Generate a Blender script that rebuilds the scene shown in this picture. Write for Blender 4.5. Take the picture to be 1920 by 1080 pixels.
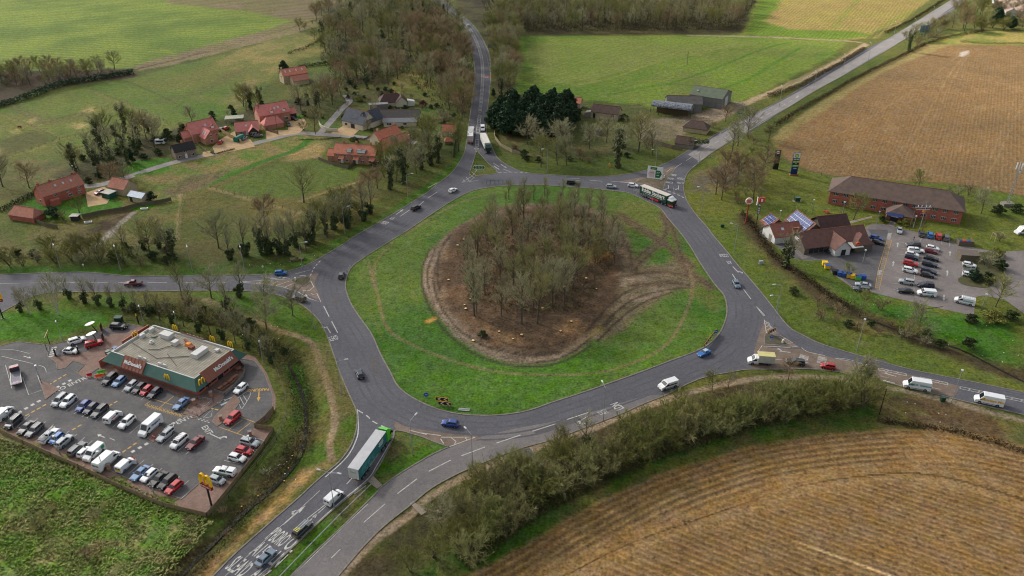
import bpy,bmesh,math,random
import numpy as np
from mathutils import Vector,Matrix
from mathutils.geometry import tessellate_polygon
random.seed(7)
SC=bpy.context.scene
for o in list(bpy.data.objects):bpy.data.objects.remove(o)
R=math.radians
CH,CF,CT=120.0,1490.0,R(29.8)
CS,CC=math.sin(CT),math.cos(CT)
cam=bpy.data.cameras.new('camera');camo=bpy.data.objects.new('camera',cam);SC.collection.objects.link(camo)
camo.location=(0,0,CH);camo.rotation_euler=(R(90)-CT,0,0)
cam.sensor_width=36;cam.lens=CF/1920*36;cam.clip_start=1;cam.clip_end=20000
SC.camera=camo
SUN_EL,SUN_AZ=R(30),R(-52)
w=bpy.data.worlds.new('World');SC.world=w;w.use_nodes=True
nt=w.node_tree;sky=nt.nodes.new('ShaderNodeTexSky');sky.sky_type='NISHITA';sky.sun_disc=False
sky.sun_elevation=SUN_EL;sky.sun_rotation=SUN_AZ;sky.dust_density=4.0;sky.air_density=1.0;sky.ozone_density=1.0
hs=nt.nodes.new('ShaderNodeHueSaturation');hs.inputs['Saturation'].default_value=0.35
nt.links.new(sky.outputs[0],hs.inputs['Color']);nt.links.new(hs.outputs[0],nt.nodes['Background'].inputs[0])
nt.nodes['Background'].inputs[1].default_value=0.15
sl=bpy.data.lights.new('sun','SUN');sl.energy=4.0;sl.angle=R(5);sl.color=(1,.95,.87)
slo=bpy.data.objects.new('sun',sl);SC.collection.objects.link(slo)
sd=Vector((math.sin(SUN_AZ)*math.cos(SUN_EL),math.cos(SUN_AZ)*math.cos(SUN_EL),math.sin(SUN_EL)))
slo.rotation_euler=sd.to_track_quat('Z','Y').to_euler()
SC.view_settings.view_transform='Standard';SC.view_settings.look='None'
SC.view_settings.exposure=0.38;SC.view_settings.gamma=1
SC.cycles.max_bounces=5;SC.cycles.diffuse_bounces=2;SC.cycles.glossy_bounces=2
SC.cycles.transmission_bounces=2;SC.cycles.transparent_max_bounces=8
SC.cycles.use_denoising=True;SC.cycles.denoising_prefilter='ACCURATE';SC.cycles.filter_width=1.1;SC.cycles.pixel_filter_type='BLACKMAN_HARRIS'
def G(px,py,z=0.0):
 u=(px-960)/CF;v=(py-540)/CF
 d=(CH-z)/(CS+v*CC)
 return Vector((u*d,(CC-v*CS)*d,z))
def zz(sx,x0,y0):
 return lambda x,y:(x0+x/sx,y0+y/sx)
Z1=zz(2.7,0,580);ZB=zz(3.374,1380,280)
def lin(c):
 return tuple(((v/255)/12.92 if v/255<=.04045 else((v/255+.055)/1.055)**2.4)for v in c)
def tag(o,label=None,cat=None,group=None,kind=None):
 if label:o['label']=label
 if cat:o['category']=cat
 if group:o['group']=group
 if kind:o['kind']=kind
 return o
def link(name,data,parent=None,loc=None,rz=None):
 o=bpy.data.objects.new(name,data);SC.collection.objects.link(o)
 if parent:o.parent=parent
 if loc is not None:o.location=loc
 if rz is not None:o.rotation_euler=(0,0,rz)
 return o
def thing(name,label,cat,loc=(0,0,0),rz=0.0,group=None):
 return tag(link(name,None,None,loc,rz),label,cat,group)
def copytree(o,parent=None):
 c=o.copy();SC.collection.objects.link(c)
 c.parent=parent
 for ch in o.children:copytree(ch,c)
 return c
MATS={}
def mat(name,col,rough=.8,metal=0,spec=.5,noise=0,nscale=3.0,emit=0,bump=0,rand=0,col2=None,coat=0):
 if name in MATS:return MATS[name]
 m=bpy.data.materials.new(name);m.use_nodes=True;n=m.node_tree;b=n.nodes['Principled BSDF']
 c=lin(col);b.inputs['Base Color'].default_value=(*c,1);b.inputs['Roughness'].default_value=rough
 b.inputs['Metallic'].default_value=metal;b.inputs['Specular IOR Level'].default_value=spec
 if coat:b.inputs['Coat Weight'].default_value=coat
 last=None
 if noise or rand or bump:
  tc=n.nodes.new('ShaderNodeTexCoord');nz=n.nodes.new('ShaderNodeTexNoise')
  nz.inputs['Scale'].default_value=nscale;nz.inputs['Detail'].default_value=5
  n.links.new(tc.outputs['Object'],nz.inputs['Vector'])
 if noise:
  mx=n.nodes.new('ShaderNodeMix');mx.data_type='RGBA'
  mx.inputs[6].default_value=(*c,1);mx.inputs[7].default_value=(*(lin(col2)if col2 else[v*.5 for v in c]),1)
  mr=n.nodes.new('ShaderNodeMapRange');mr.inputs[1].default_value=.35;mr.inputs[2].default_value=.7;mr.inputs[4].default_value=noise
  n.links.new(nz.outputs[0],mr.inputs[0]);n.links.new(mr.outputs[0],mx.inputs[0]);last=mx.outputs[2]
 if rand:
  oi=n.nodes.new('ShaderNodeObjectInfo');h=n.nodes.new('ShaderNodeHueSaturation')
  a=n.nodes.new('ShaderNodeMapRange');a.inputs[3].default_value=1-rand;a.inputs[4].default_value=1+rand
  n.links.new(oi.outputs['Random'],a.inputs[0]);n.links.new(a.outputs[0],h.inputs['Value'])
  ml=n.nodes.new('ShaderNodeMath');ml.operation='MULTIPLY';ml.inputs[1].default_value=7.31
  fr=n.nodes.new('ShaderNodeMath');fr.operation='FRACT'
  b2=n.nodes.new('ShaderNodeMapRange');b2.inputs[3].default_value=.5-.02*rand/.25;b2.inputs[4].default_value=.5+.025*rand/.25
  n.links.new(oi.outputs['Random'],ml.inputs[0]);n.links.new(ml.outputs[0],fr.inputs[0]);n.links.new(fr.outputs[0],b2.inputs[0]);n.links.new(b2.outputs[0],h.inputs['Hue'])
  if last:n.links.new(last,h.inputs['Color'])
  else:h.inputs['Color'].default_value=(*c,1)
  last=h.outputs[0]
 if last:n.links.new(last,b.inputs['Base Color'])
 if bump:
  bp=n.nodes.new('ShaderNodeBump');bp.inputs['Strength'].default_value=bump;bp.inputs['Distance'].default_value=.1
  n.links.new(nz.outputs[0],bp.inputs['Height']);n.links.new(bp.outputs[0],b.inputs['Normal'])
 if emit:b.inputs['Emission Color'].default_value=(*c,1);b.inputs['Emission Strength'].default_value=emit
 MATS[name]=m
 return m
class MB:
 def __init__(s):s.v=[];s.f=[];s.mi=[];s.sm=False
 def add(s,vs,fs,mi=0):
  b=len(s.v);s.v+=[tuple(v)for v in vs];s.f+=[tuple(i+b for i in f)for f in fs];s.mi+=[mi]*len(fs);return s
 def box(s,c,d,mi=0,rz=0,top=1.0,topy=None):
  "box centred at c with full size d; top = taper of upper face"
  x,y,z=d[0]/2,d[1]/2,d[2]/2;ty=top if topy is None else topy
  P=[(-x,-y,-z),(x,-y,-z),(x,y,-z),(-x,y,-z),(-x*top,-y*ty,z),(x*top,-y*ty,z),(x*top,y*ty,z),(-x*top,y*ty,z)]
  ca,sa=math.cos(rz),math.sin(rz)
  P=[(c[0]+p[0]*ca-p[1]*sa,c[1]+p[0]*sa+p[1]*ca,c[2]+p[2])for p in P]
  return s.add(P,[(3,2,1,0),(4,5,6,7),(0,1,5,4),(1,2,6,5),(2,3,7,6),(3,0,4,7)],mi)
 def tube(s,a,b,r0,r1=None,n=8,mi=0,cap=True):
  a,b=Vector(a),Vector(b);r1=r0 if r1 is None else r1
  d=(b-a).normalized();u=d.orthogonal().normalized();w_=d.cross(u)
  P=[]
  for c,r in((a,r0),(b,r1)):
   for i in range(n):
    t=2*math.pi*i/n;P.append(c+u*math.cos(t)*r+w_*math.sin(t)*r)
  F=[(i,(i+1)%n,n+(i+1)%n,n+i)for i in range(n)]
  if cap:F+=[tuple(range(n-1,-1,-1)),tuple(range(n,2*n))]
  return s.add(P,F,mi)
 def prism(s,pts,axis,a,b,mi=0):
  def q(p,t):
   if axis=='y':return(p[0],t,p[1])
   if axis=='x':return(t,p[0],p[1])
   return(p[0],p[1],t)
  n=len(pts);P=[q(p,a)for p in pts]+[q(p,b)for p in pts]
  F=[(i,(i+1)%n,n+(i+1)%n,n+i)for i in range(n)]+[tuple(range(n-1,-1,-1)),tuple(range(n,2*n))]
  return s.add(P,F,mi)
 def ball(s,c,r,mi=0,n=8,sq=1.0):
  P=[(c[0],c[1],c[2]+r*sq)]
  m=max(3,n//2)
  for j in range(1,m):
   t=math.pi*j/m
   for i in range(n):
    a=2*math.pi*i/n;P.append((c[0]+r*math.sin(t)*math.cos(a),c[1]+r*math.sin(t)*math.sin(a),c[2]+r*math.cos(t)*sq))
  P.append((c[0],c[1],c[2]-r*sq));F=[]
  for i in range(n):F.append((0,1+i,1+(i+1)%n))
  for j in range(m-2):
   for i in range(n):F.append((1+j*n+i,1+(j+1)*n+i,1+(j+1)*n+(i+1)%n,1+j*n+(i+1)%n))
  L=len(P)-1
  for i in range(n):F.append((1+(m-2)*n+i,L,1+(m-2)*n+(i+1)%n))
  return s.add(P,F,mi)
 def mesh(s,name,mats,fix=True):
  me=bpy.data.meshes.new(name);me.from_pydata(s.v,[],s.f)
  for m in(mats if isinstance(mats,(list,tuple))else[mats]):me.materials.append(m)
  if any(s.mi):me.polygons.foreach_set('material_index',s.mi)
  if fix and len(s.f)<20000:
   bm=bmesh.new();bm.from_mesh(me);bmesh.ops.recalc_face_normals(bm,faces=bm.faces);bm.to_mesh(me);bm.free()
  if s.sm:me.polygons.foreach_set('use_smooth',[True]*len(me.polygons))
  me.update();return me
 def build(s,name,mats,parent=None,fix=True,loc=None,rz=None):
  return link(name,s.mesh(name,mats,fix),parent,loc,rz)
def catmull(P,n=6,closed=False):
 P=[Vector(p)for p in P];out=[];L=len(P)
 for i in range(L if closed else L-1):
  if closed:a,b,c,d=P[i-1],P[i],P[(i+1)%L],P[(i+2)%L]
  else:a,b,c,d=P[max(i-1,0)],P[i],P[i+1],P[min(i+2,L-1)]
  for k in range(n):
   t=k/n
   out.append(.5*((2*b)+(c-a)*t+(2*a-5*b+4*c-d)*t*t+(3*b-3*c+d-a)*t**3))
 if not closed:out.append(P[-1])
 return out
def pts(s):
 v=[float(x)for x in s.replace(',',' ').split()];return list(zip(v[::2],v[1::2]))
def gpts(s,z=0):return[G(*p)for p in(pts(s)if isinstance(s,str)else s)]
def ribbon(P,w,z,closed=False,mbx=None,z0=None,mi=0):
 mbx=mbx or MB();n=len(P);L=[];Rr=[]
 for i in range(n):
  a=P[(i-1)%n]if(closed or i>0)else P[i];b=P[(i+1)%n]if(closed or i<n-1)else P[i]
  t=Vector((b[0]-a[0],b[1]-a[1]));t=t.normalized()if t.length>1e-6 else Vector((1,0));nn=Vector((-t.y,t.x))*w/2
  L.append((P[i][0]+nn.x,P[i][1]+nn.y,z));Rr.append((P[i][0]-nn.x,P[i][1]-nn.y,z))
 m=n if closed else n-1
 mbx.add(L+Rr,[(i,n+i,n+(i+1)%n,(i+1)%n)for i in range(m)],mi)
 if z0 is not None:
  for S in(L,Rr):
   mbx.add(S+[(p[0],p[1],z0)for p in S],[(i,(i+1)%n,n+(i+1)%n,n+i)for i in range(m)],mi)
 return mbx
def sheet(name,loops,z,m,kind='structure',parent=None):
 loops=[[Vector((p[0],p[1],0))for p in l]for l in loops]
 tri=tessellate_polygon(loops);V=[(p.x,p.y,z)for l in loops for p in l]
 me=bpy.data.meshes.new(name);F=[]
 for a,b,c in tri:
  A,B,Cc=V[a],V[b],V[c]
  F.append((a,b,c)if(B[0]-A[0])*(Cc[1]-A[1])-(B[1]-A[1])*(Cc[0]-A[0])>0 else(a,c,b))
 me.from_pydata(V,[],F);me.materials.append(m);o=link(name,me,parent)
 if kind:o['kind']=kind
 return o
def text_mesh(s,size=1.0,align='CENTER',extrude=0.0,bold=0.0,xs=1.0,spacing=1.0):
 cu=bpy.data.curves.new('t','FONT');cu.body=s;cu.size=size;cu.align_x=align;cu.align_y='CENTER';cu.extrude=extrude;cu.offset=bold;cu.space_character=spacing;cu.resolution_u=3
 o=bpy.data.objects.new('t',cu);SC.collection.objects.link(o)
 dg=bpy.context.evaluated_depsgraph_get();me=bpy.data.meshes.new_from_object(o.evaluated_get(dg))
 V=[(v.co.x*xs,v.co.y,v.co.z)for v in me.vertices];F=[tuple(p.vertices)for p in me.polygons]
 bpy.data.objects.remove(o);bpy.data.curves.remove(cu);bpy.data.meshes.remove(me)
 return V,F
def text_on(mbx,s,M,size=1,mi=0,bold=0,xs=1,extrude=0.0,align='CENTER'):
 V,F=text_mesh(s,size,align,extrude,bold,xs);mbx.add([M@Vector(v)for v in V],F,mi)
RNG=np.random.RandomState(3)
LAT=RNG.rand(256,256)
def vnoise(x,y,s):
 x=x/s+1000;y=y/s+1000;xi=np.floor(x).astype(int);yi=np.floor(y).astype(int);fx=x-xi;fy=y-yi
 fx=fx*fx*(3-2*fx);fy=fy*fy*(3-2*fy)
 a=LAT[xi%256,yi%256];b=LAT[(xi+1)%256,yi%256];c=LAT[xi%256,(yi+1)%256];d=LAT[(xi+1)%256,(yi+1)%256]
 return(a*(1-fx)+b*fx)*(1-fy)+(c*(1-fx)+d*fx)*fy
def fbm(x,y,s,n=4):
 t=0;a=1;k=0
 for i in range(n):t=t+a*vnoise(x+37*i,y-91*i,s/2**i);k+=a;a*=.55
 return t/k-.5
NX,NY=760,560
tt=np.linspace(-1,1,NX);yy=70*(760/70.)**np.linspace(0,1,NY)
Yg=np.repeat(yy[:,None],NX,1);Xg=tt[None,:]*(0.72*Yg+55)
X=Xg.ravel();Y=Yg.ravel();N=X.size
N1=fbm(X,Y,9);N2=fbm(X+500,Y,30);N3=fbm(X,Y+300,3.5,3);N4=fbm(X,Y,90,3)
Zg=np.zeros(N);col=np.zeros((N,3));rowc=np.zeros(N);roww=np.zeros(N);rough=np.zeros(N);reg=np.zeros(N,int)
def seg_d(P,closed,sel):
 x=X[sel];y=Y[sel];d=np.full(x.shape,1e9)
 n=len(P)
 for i in range(n if closed else n-1):
  ax,ay=P[i][0],P[i][1];bx,by=P[(i+1)%n][0],P[(i+1)%n][1]
  ux,uy=bx-ax,by-ay;L=ux*ux+uy*uy+1e-9
  t=np.clip(((x-ax)*ux+(y-ay)*uy)/L,0,1)
  d=np.minimum(d,(x-ax-t*ux)**2+(y-ay-t*uy)**2)
 return np.sqrt(d)
def inside(P,sel):
 x=X[sel];y=Y[sel];c=np.zeros(x.shape,bool);n=len(P)
 for i in range(n):
  ax,ay=P[i][0],P[i][1];bx,by=P[i-1][0],P[i-1][1]
  if ay==by:continue
  c^=((ay>y)!=(by>y))&(x<(bx-ax)*(y-ay)/(by-ay)+ax)
 return c
def select(P,pad):
 xs=[p[0]for p in P];ys=[p[1]for p in P]
 return np.where((X>min(xs)-pad)&(X<max(xs)+pad)&(Y>min(ys)-pad)&(Y<max(ys)+pad))[0]
def wpoly(s,feather=1.5,rag=2.0,smooth=0):
 P=gpts(s)
 if smooth:P=catmull(P,smooth,True)
 sel=select(P,feather+rag*2+1);d=seg_d(P,True,sel)*np.where(inside(P,sel),1,-1)
 d=d+rag*2*N1[sel]+rag*N3[sel]
 return sel,np.clip(d/feather+.5,0,1)
def wline(s,width,feather=1.0,rag=.8,smooth=4):
 P=gpts(s)
 if smooth:P=catmull(P,smooth)
 sel=select(P,width+feather+rag*2+1);d=width/2-seg_d(P,False,sel)
 d=d+rag*2*N1[sel]+rag*N3[sel]
 return sel,np.clip(d/feather+.5,0,1)
def paint(sw,c,amt=1.0,c2=None,th=0.0,sharp=6,nz=None,rg=None,rw=None,region=None):
 "mix colour c (and c2 in noise patches) into the ground; rg = tussock height"
 sel,w_=sw;w_=w_*amt;c=np.array(lin(c))[None,:]
 cc=np.repeat(c,len(sel),0)
 if c2 is not None:
  q=np.clip((((N2 if nz is None else nz)[sel])-th)*sharp+.5,0,1)[:,None];cc=cc*(1-q)+np.array(lin(c2))[None,:]*q
 col[sel]=col[sel]*(1-w_[:,None])+cc*w_[:,None]
 if rg is not None:rough[sel]=rough[sel]*(1-w_)+rg*w_
 if rw is not None:roww[sel]=roww[sel]*(1-w_)+rw*w_
 if region is not None:reg[sel[w_>.5]]=region
A_=np.arange(N)
GR=(66,92,27);GR2=(84,101,38);OL=(82,88,38);TAN=(132,118,74);DRY=(108,100,58);BRN=(78,62,44);MUD=(104,88,68);WF=(60,54,36)
paint((A_,np.ones(N)),(74,86,34),c2=(90,92,42),sharp=3)
paint(wpoly('-500 -14, 640 -14, 640 12, 600 35, 545 52, 430 88, 330 112, 250 132, 0 136, -500 150',2,2),(93,112,40),c2=(104,120,44),rw=.18,region=1)
paint(wpoly('260 -14, 660 -14, 650 14, 620 35, 560 62, 430 95, 330 120, 255 135, 250 124, 330 101, 430 75, 520 50, 545 38, 470 22, 330 8',2.5,3),(118,104,76),c2=(104,98,62),rw=.25)
paint(wline('300 90, 322 100, 328 106, 318 112, 180 124, 60 122',1.5,1.5,1),(132,138,52),.5)
paint(wpoly('-300 168, 70 162, 68 172, -300 205',2,1),(78,112,30))
paint(wpoly('-300 138, 250 128, 262 146, 200 150, 60 172, 0 196, -300 220',2,3),(70,58,44),c2=(56,58,34))
paint(wpoly('-300 230, 0 206, 120 172, 250 146, 330 124, 430 100, 520 72, 600 80, 640 100, 560 110, 520 150, 440 210, 380 232, 300 262, 230 280, 170 295, -300 380',3,3),(86,104,38),c2=(96,100,46),sharp=3,rw=.05,region=2)
paint(wpoly('165 168, 235 152, 450 205, 380 232, 330 235',2,2),(76,100,34),c2=(84,100,40))
paint(wpoly('440 95, 560 60, 640 75, 640 100, 560 108, 500 150, 440 215, 420 190, 470 140, 400 120',5,6),(124,114,66),c2=(96,100,48),nz=N1,sharp=4)
for s in('130 232, 150 226, 170 232, 150 240','50 226, 60 222, 68 226, 60 230','150 208, 168 202, 178 208, 165 212','-5 280, 8 278, 14 284, 0 288','15 250, 30 244, 40 250, 20 254'):
 paint(wpoly(s,3,3),(150,134,86),.9)
paint(wpoly('0 262, 62 244, 105 262, 0 296',3,2),(78,76,40),.8)
for s in('165 168, 235 195, 300 224','70 235, 240 193','0 214, 60 238, 110 262, 0 300','110 262, 200 245, 300 228'):
 paint(wline(s,1.6,1.2,.8),(112,106,62),.8)
paint(wpoly('20 330, 60 290, 130 285, 120 330, 60 350',8,8),(66,104,36),.7,c2=TAN,nz=N1,sharp=5)
paint(wpoly('-200 300, 20 300, 130 275, 200 300, 110 330, 40 370, -200 400',6,6),(98,96,52),.5,c2=(84,78,48),nz=N1)
paint(wpoly('100 330, 180 290, 330 240, 380 235, 480 205, 560 180, 620 195, 600 225, 480 222, 340 262, 300 300, 210 335, 130 350',4,4),(60,62,34),c2=(74,70,44),nz=N1)
paint(wpoly('600 20, 700 -14, 830 -14, 850 25, 880 70, 888 160, 880 230, 850 260, 800 230, 850 180, 780 170, 700 195, 620 180, 560 140, 610 100',4,5),(64,62,38),c2=(84,86,42),nz=N1,sharp=4)
paint(wpoly('570 115, 640 110, 670 130, 640 150, 580 150',5,4),(84,98,42),.9)
paint(wpoly('730 150, 790 130, 830 150, 820 185, 740 190',4,3),(92,104,42),c2=(120,112,62),nz=N1)
paint(wpoly('560 150, 640 140, 660 170, 600 190',5,5),(92,84,60),.8,c2=(72,80,40),nz=N1)
paint(wpoly('850 -14, 1430 -14, 1395 62, 1240 65, 965 66, 968 140, 962 185, 940 195, 925 160, 922 100, 895 50, 860 20',4,3),(62,56,38),c2=(78,74,44),nz=N1)
paint(wpoly('968 68, 1240 66, 1400 66, 1500 74, 1592 78, 1560 104, 1490 142, 1425 178, 1398 192, 1250 205, 1130 190, 965 176, 968 120',2.5,2),(92,116,40),c2=(106,120,48),rw=.05,region=3)
paint(wpoly('990 80, 1120 72, 1300 68, 1400 74, 1420 84, 1250 115, 1180 135, 1080 160, 1000 140',6,8),(122,124,62),.75,c2=(100,118,48),nz=N2,sharp=3)
paint(wpoly('1130 180, 1250 125, 1420 78, 1560 90, 1500 130, 1410 175, 1300 188',6,8),(112,118,56),.7,c2=(96,118,40),nz=N2,sharp=4)
paint(wline('1090 158, 1160 142, 1240 112',2,1.5,1),(142,130,70),.6)
for s in('1250 158, 1330 132, 1430 92, 1480 80','1340 170, 1400 150, 1450 120, 1500 90','1140 178, 1250 158, 1330 165'):
 paint(wline(s,2.5,2,1),(70,108,26),.8)
paint(wpoly('1425 -14, 1770 -14, 1720 20, 1690 44, 1640 72, 1560 76, 1390 64, 1405 40',2.5,2),(146,126,72),c2=(136,124,66),rw=.12,region=4)
paint(wpoly('1425 -14, 1470 -14, 1455 20, 1430 40, 1480 55, 1600 58, 1640 66, 1560 76, 1390 64, 1405 40',5,3),(96,118,36))
for s in('1620 -10, 1590 20, 1565 52','1740 10, 1680 36, 1640 60'):
 paint(wline(s,4,3,2),(118,124,52),.7)
paint(wline('1392 196, 1440 176, 1520 140, 1590 104, 1622 84',5,1.5,1),(160,140,110))
paint(wline('1622 84, 1600 78, 1450 70, 1290 66',3,1.5,.6),(150,132,108))
paint(wpoly('1330 205, 1380 190, 1398 193, 1385 210, 1350 230, 1300 232, 1285 250, 1250 262, 1200 255, 1210 235, 1270 222',3,2),(150,132,108),c2=(128,114,94),nz=N1)
paint(wpoly('1060 200, 1200 195, 1230 220, 1300 235, 1240 270, 1190 285, 1080 300, 960 290, 925 265, 940 250, 1030 240',4,4),(98,92,56),c2=(76,82,42),nz=N1)
paint(wpoly('1200 225, 1300 215, 1330 235, 1260 262, 1200 262',4,3),(130,118,98),.8,c2=(110,100,78),nz=N1)
paint(wpoly('1460 262, 1480 240, 1560 185, 1650 128, 1720 92, 1780 84, 2500 86, 2500 420, 1920 385, 1830 350, 1560 330, 1510 318, 1470 295',2.5,1.5,3),(132,104,68),c2=(124,99,66),nz=N4,sharp=3,rw=.05,region=5)
paint(wpoly('1440 262, 1470 235, 1560 175, 1650 120, 1740 84, 1790 82, 1740 100, 1650 138, 1560 196, 1485 250, 1455 275',2,1),(138,124,76),.9)
paint(wpoly('1740 72, 1800 58, 2300 62, 2300 88, 1790 84',2,1.5),(152,138,76),c2=(118,124,56),nz=N1)
for s in('1812 100, 1780 140, 1735 220, 1690 280, 1672 300','1818 100, 1792 140, 1750 220, 1700 290','1935 150, 1900 230, 1868 300, 1850 330','1912 160, 1885 230, 1860 290, 1845 325','1805 98, 1740 150, 1640 215, 1550 262','1560 295, 1700 318, 1830 340, 1920 358'):
 paint(wline(s,.5,.7,.15),(152,126,88),.5)
paint(wpoly('1800 98, 1816 94, 1818 100, 1802 106',1.5,1),(178,170,160),.8)
for s in('1830 200, 1850 196, 1856 202, 1838 206','1650 240, 1690 236, 1680 246, 1655 248','1560 265, 1600 262, 1640 280, 1590 278'):
 paint(wpoly(s,4,4),(146,120,82),.5)
paint(wpoly('1330 305, 1400 270, 1490 212, 1590 155, 1690 98, 1760 62, 1830 10, 1900 -14, 2300 -14, 2300 60, 1800 58, 1720 86, 1640 126, 1540 186, 1450 245, 1440 300, 1400 360',2.5,2),(106,100,54),c2=(86,94,42),nz=N1)
paint(wpoly('1640 60, 1720 30, 1790 -14, 1760 -14, 1690 40, 1600 92, 1490 150, 1420 188, 1390 215, 1300 262, 1290 255, 1400 200, 1500 150, 1590 100',2,1.5),(88,92,44),.8)
paint(wpoly('1285 330, 1330 300, 1410 275, 1450 300, 1510 320, 1570 330, 1830 352, 2100 400, 2100 740, 1920 736, 1850 722, 1700 690, 1600 664, 1500 620, 1450 576, 1390 500, 1330 430, 1290 385',1,.5),(84,98,36),c2=(96,100,42),sharp=3,region=6)
paint(wpoly('1400 395, 1430 420, 1470 500, 1560 540, 1700 600, 1900 640, 1900 710, 1760 670, 1600 640, 1530 600, 1450 520, 1380 440',7,6),(120,108,62),.8,c2=(84,92,40),nz=N1,sharp=4)
paint(wpoly('1560 525, 1620 555, 1760 590, 1900 600, 1920 690, 1850 670, 1700 610, 1580 575',6,5),(56,100,26),.85)
paint(wline('1400 410, 1440 470, 1500 520, 1570 570, 1650 600, 1740 640, 1840 680, 1920 700',6,3,2),(72,56,42),.85)
paint(wpoly('1290 330, 1345 310, 1390 300, 1400 335, 1370 355, 1330 362, 1295 360',3,3),(92,84,74),.85,c2=(110,100,60),nz=N1)
ISL='1007 347, 953 348, 913 352, 880 360, 847 377, 807 403, 767 430, 727 455, 687 480, 660 500, 650 520, 648 540, 657 567, 673 593, 697 627, 713 663, 733 700, 743 720, 760 737, 787 753, 820 767, 853 775, 893 779, 940 778, 990 770, 1040 753, 1090 737, 1133 722, 1195 700, 1253 678, 1317 653, 1347 627, 1360 600, 1363 577, 1357 553, 1340 533, 1313 493, 1293 460, 1273 433, 1253 410, 1237 390, 1213 378, 1183 363, 1150 358, 1100 353, 1033 348'
paint(wpoly(ISL,.8,.2),(66,98,34),c2=(84,102,44),nz=N2,sharp=4,region=7)
paint(wpoly('660 500, 760 440, 860 380, 960 352, 1030 350, 900 400, 760 520, 720 600, 680 590',8,8),(88,108,46),.6)
paint(wpoly('745 700, 900 690, 1200 660, 1340 600, 1345 620, 1250 670, 1100 730, 940 772, 820 760',6,6),(76,110,34),.7)
paint(wpoly('1150 365, 1215 385, 1290 470, 1350 550, 1330 575, 1290 520, 1220 450, 1150 430',5,6),(104,98,50),.55)
RUT='960 385, 905 397, 860 425, 822 450, 800 480, 792 515, 800 550, 822 590, 850 625, 890 655, 940 676, 1000 684, 1060 672, 1105 645, 1150 600, 1185 560, 1180 500, 1175 450, 1150 410, 1100 388, 1020 380'
paint(wpoly(RUT,1.5,1.5,3),(122,104,84),c2=(102,86,68),nz=N1,sharp=5,rg=.3)
paint(wpoly('1150 470, 1200 500, 1290 490, 1300 520, 1265 545, 1210 575, 1165 615, 1130 640, 1090 640, 1130 590',3,3),(126,110,90),c2=(100,90,66),nz=N1,sharp=5,rg=.25)
FLOOR='960 395, 910 408, 870 432, 838 465, 828 510, 834 560, 858 600, 900 640, 960 660, 1020 664, 1070 650, 1110 615, 1150 570, 1165 520, 1160 460, 1140 420, 1090 395, 1020 388'
paint(wpoly(FLOOR,3,3,3),(100,78,58),c2=(80,64,48),nz=N1,sharp=5)
paint(wpoly('920 640, 980 650, 1040 650, 1090 625, 1100 595, 1070 590, 1040 615, 960 620, 900 610',4,4),(134,104,70),.7,c2=(96,76,56),nz=N1,sharp=6)
paint(wpoly('1090 470, 1120 465, 1140 480, 1110 492',3,3),(150,112,66),.8)
for s in('806 468, 792 505, 794 545, 812 590, 846 632, 890 664, 940 682, 1000 688, 1060 676, 1108 648','816 466, 802 500, 802 540, 818 584, 852 624, 894 656, 945 672, 1002 680, 1058 668, 1100 640, 1150 596','832 455, 816 488, 812 530, 826 575, 858 616, 900 645, 950 660, 1000 668, 1052 660','846 440, 826 470, 820 505, 824 545','1110 630, 1150 590, 1190 560, 1240 545, 1290 540','1120 640, 1160 600, 1205 568, 1260 548','1100 620, 1140 575, 1180 545, 1230 530','940 640, 980 652, 1030 650, 1060 640','930 650, 985 664, 1040 660'):
 paint(wline(s,.75,.5,.18),(62,52,42),.85)
for s in('20 470, 120 455, 200 470, 330 470','350 400, 420 420, 470 440','420 330, 470 345, 540 350, 620 330','260 300, 330 290, 420 270','60 320, 130 300','300 190, 380 170, 450 130','10 190, 80 225, 160 215'):
 paint(wline(s,5,5,4),(76,68,44),.45);paint(wline(s,1.2,1,1),(116,104,70),.4)
for s,ww,a in(('812 470, 800 500, 798 530, 812 570, 840 612, 880 648, 930 670, 990 677, 1050 668',.9,.8),('820 478, 810 510, 810 540, 826 582, 860 622, 900 650, 950 668',.8,.8),('828 462, 812 492, 806 520, 812 556, 834 600',.7,.6),('806 474, 794 510, 800 548',.7,.8)):
 paint(wline(s,ww*.8,.6,.15),(150,132,112),a*.7)
for s in('1150 405, 1190 425, 1230 450, 1270 475, 1300 500','1158 400, 1200 424, 1245 455, 1290 505, 1330 540','1180 500, 1210 470, 1240 450, 1250 425, 1240 400','1190 505, 1225 470, 1250 455','1165 440, 1180 470, 1185 500','1160 520, 1230 510, 1310 520, 1335 540','1185 535, 1240 530, 1300 535','1250 405, 1262 430, 1275 470, 1290 510'):
 paint(wline(s,2.6,1.4,.5),(96,80,62),.8,rg=.05);paint(wline(s,.5,.5,.2),(58,48,38),.7)
for s in('735 455, 705 492, 702 525, 712 570, 728 618, 780 650, 860 680, 940 698, 1040 703, 1130 697, 1200 675, 1245 650, 1275 610, 1295 560, 1298 520, 1285 495','690 492, 703 540','760 440, 850 385, 930 360'):
 paint(wline(s,.8,.7,.25),(122,104,76),.8)
for s in('830 420, 790 450, 772 490, 770 530, 780 570','815 415, 775 445, 755 490, 756 540','680 500, 684 560, 720 640','840 400, 800 425'):
 paint(wline(s,.8,.8,.4),(98,104,50),.6)
paint(wpoly('798 602, 815 594, 822 598, 802 606',1,.6),(182,130,66),.9)
paint(wpoly('1060 655, 1100 630, 1125 615, 1125 625, 1085 650',2,2),(136,118,74),.8)
paint(wpoly('0 500, 120 498, 230 502, 330 500, 460 500, 560 478, 640 440, 720 400, 800 345, 850 305, 870 270, 880 230, 892 240, 880 290, 855 325, 800 365, 720 415, 640 462, 590 495, 500 520, 230 524, 0 522',1.5,1.5),(62,96,24),c2=(80,92,40),nz=N1,th=.1,sharp=5)
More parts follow.
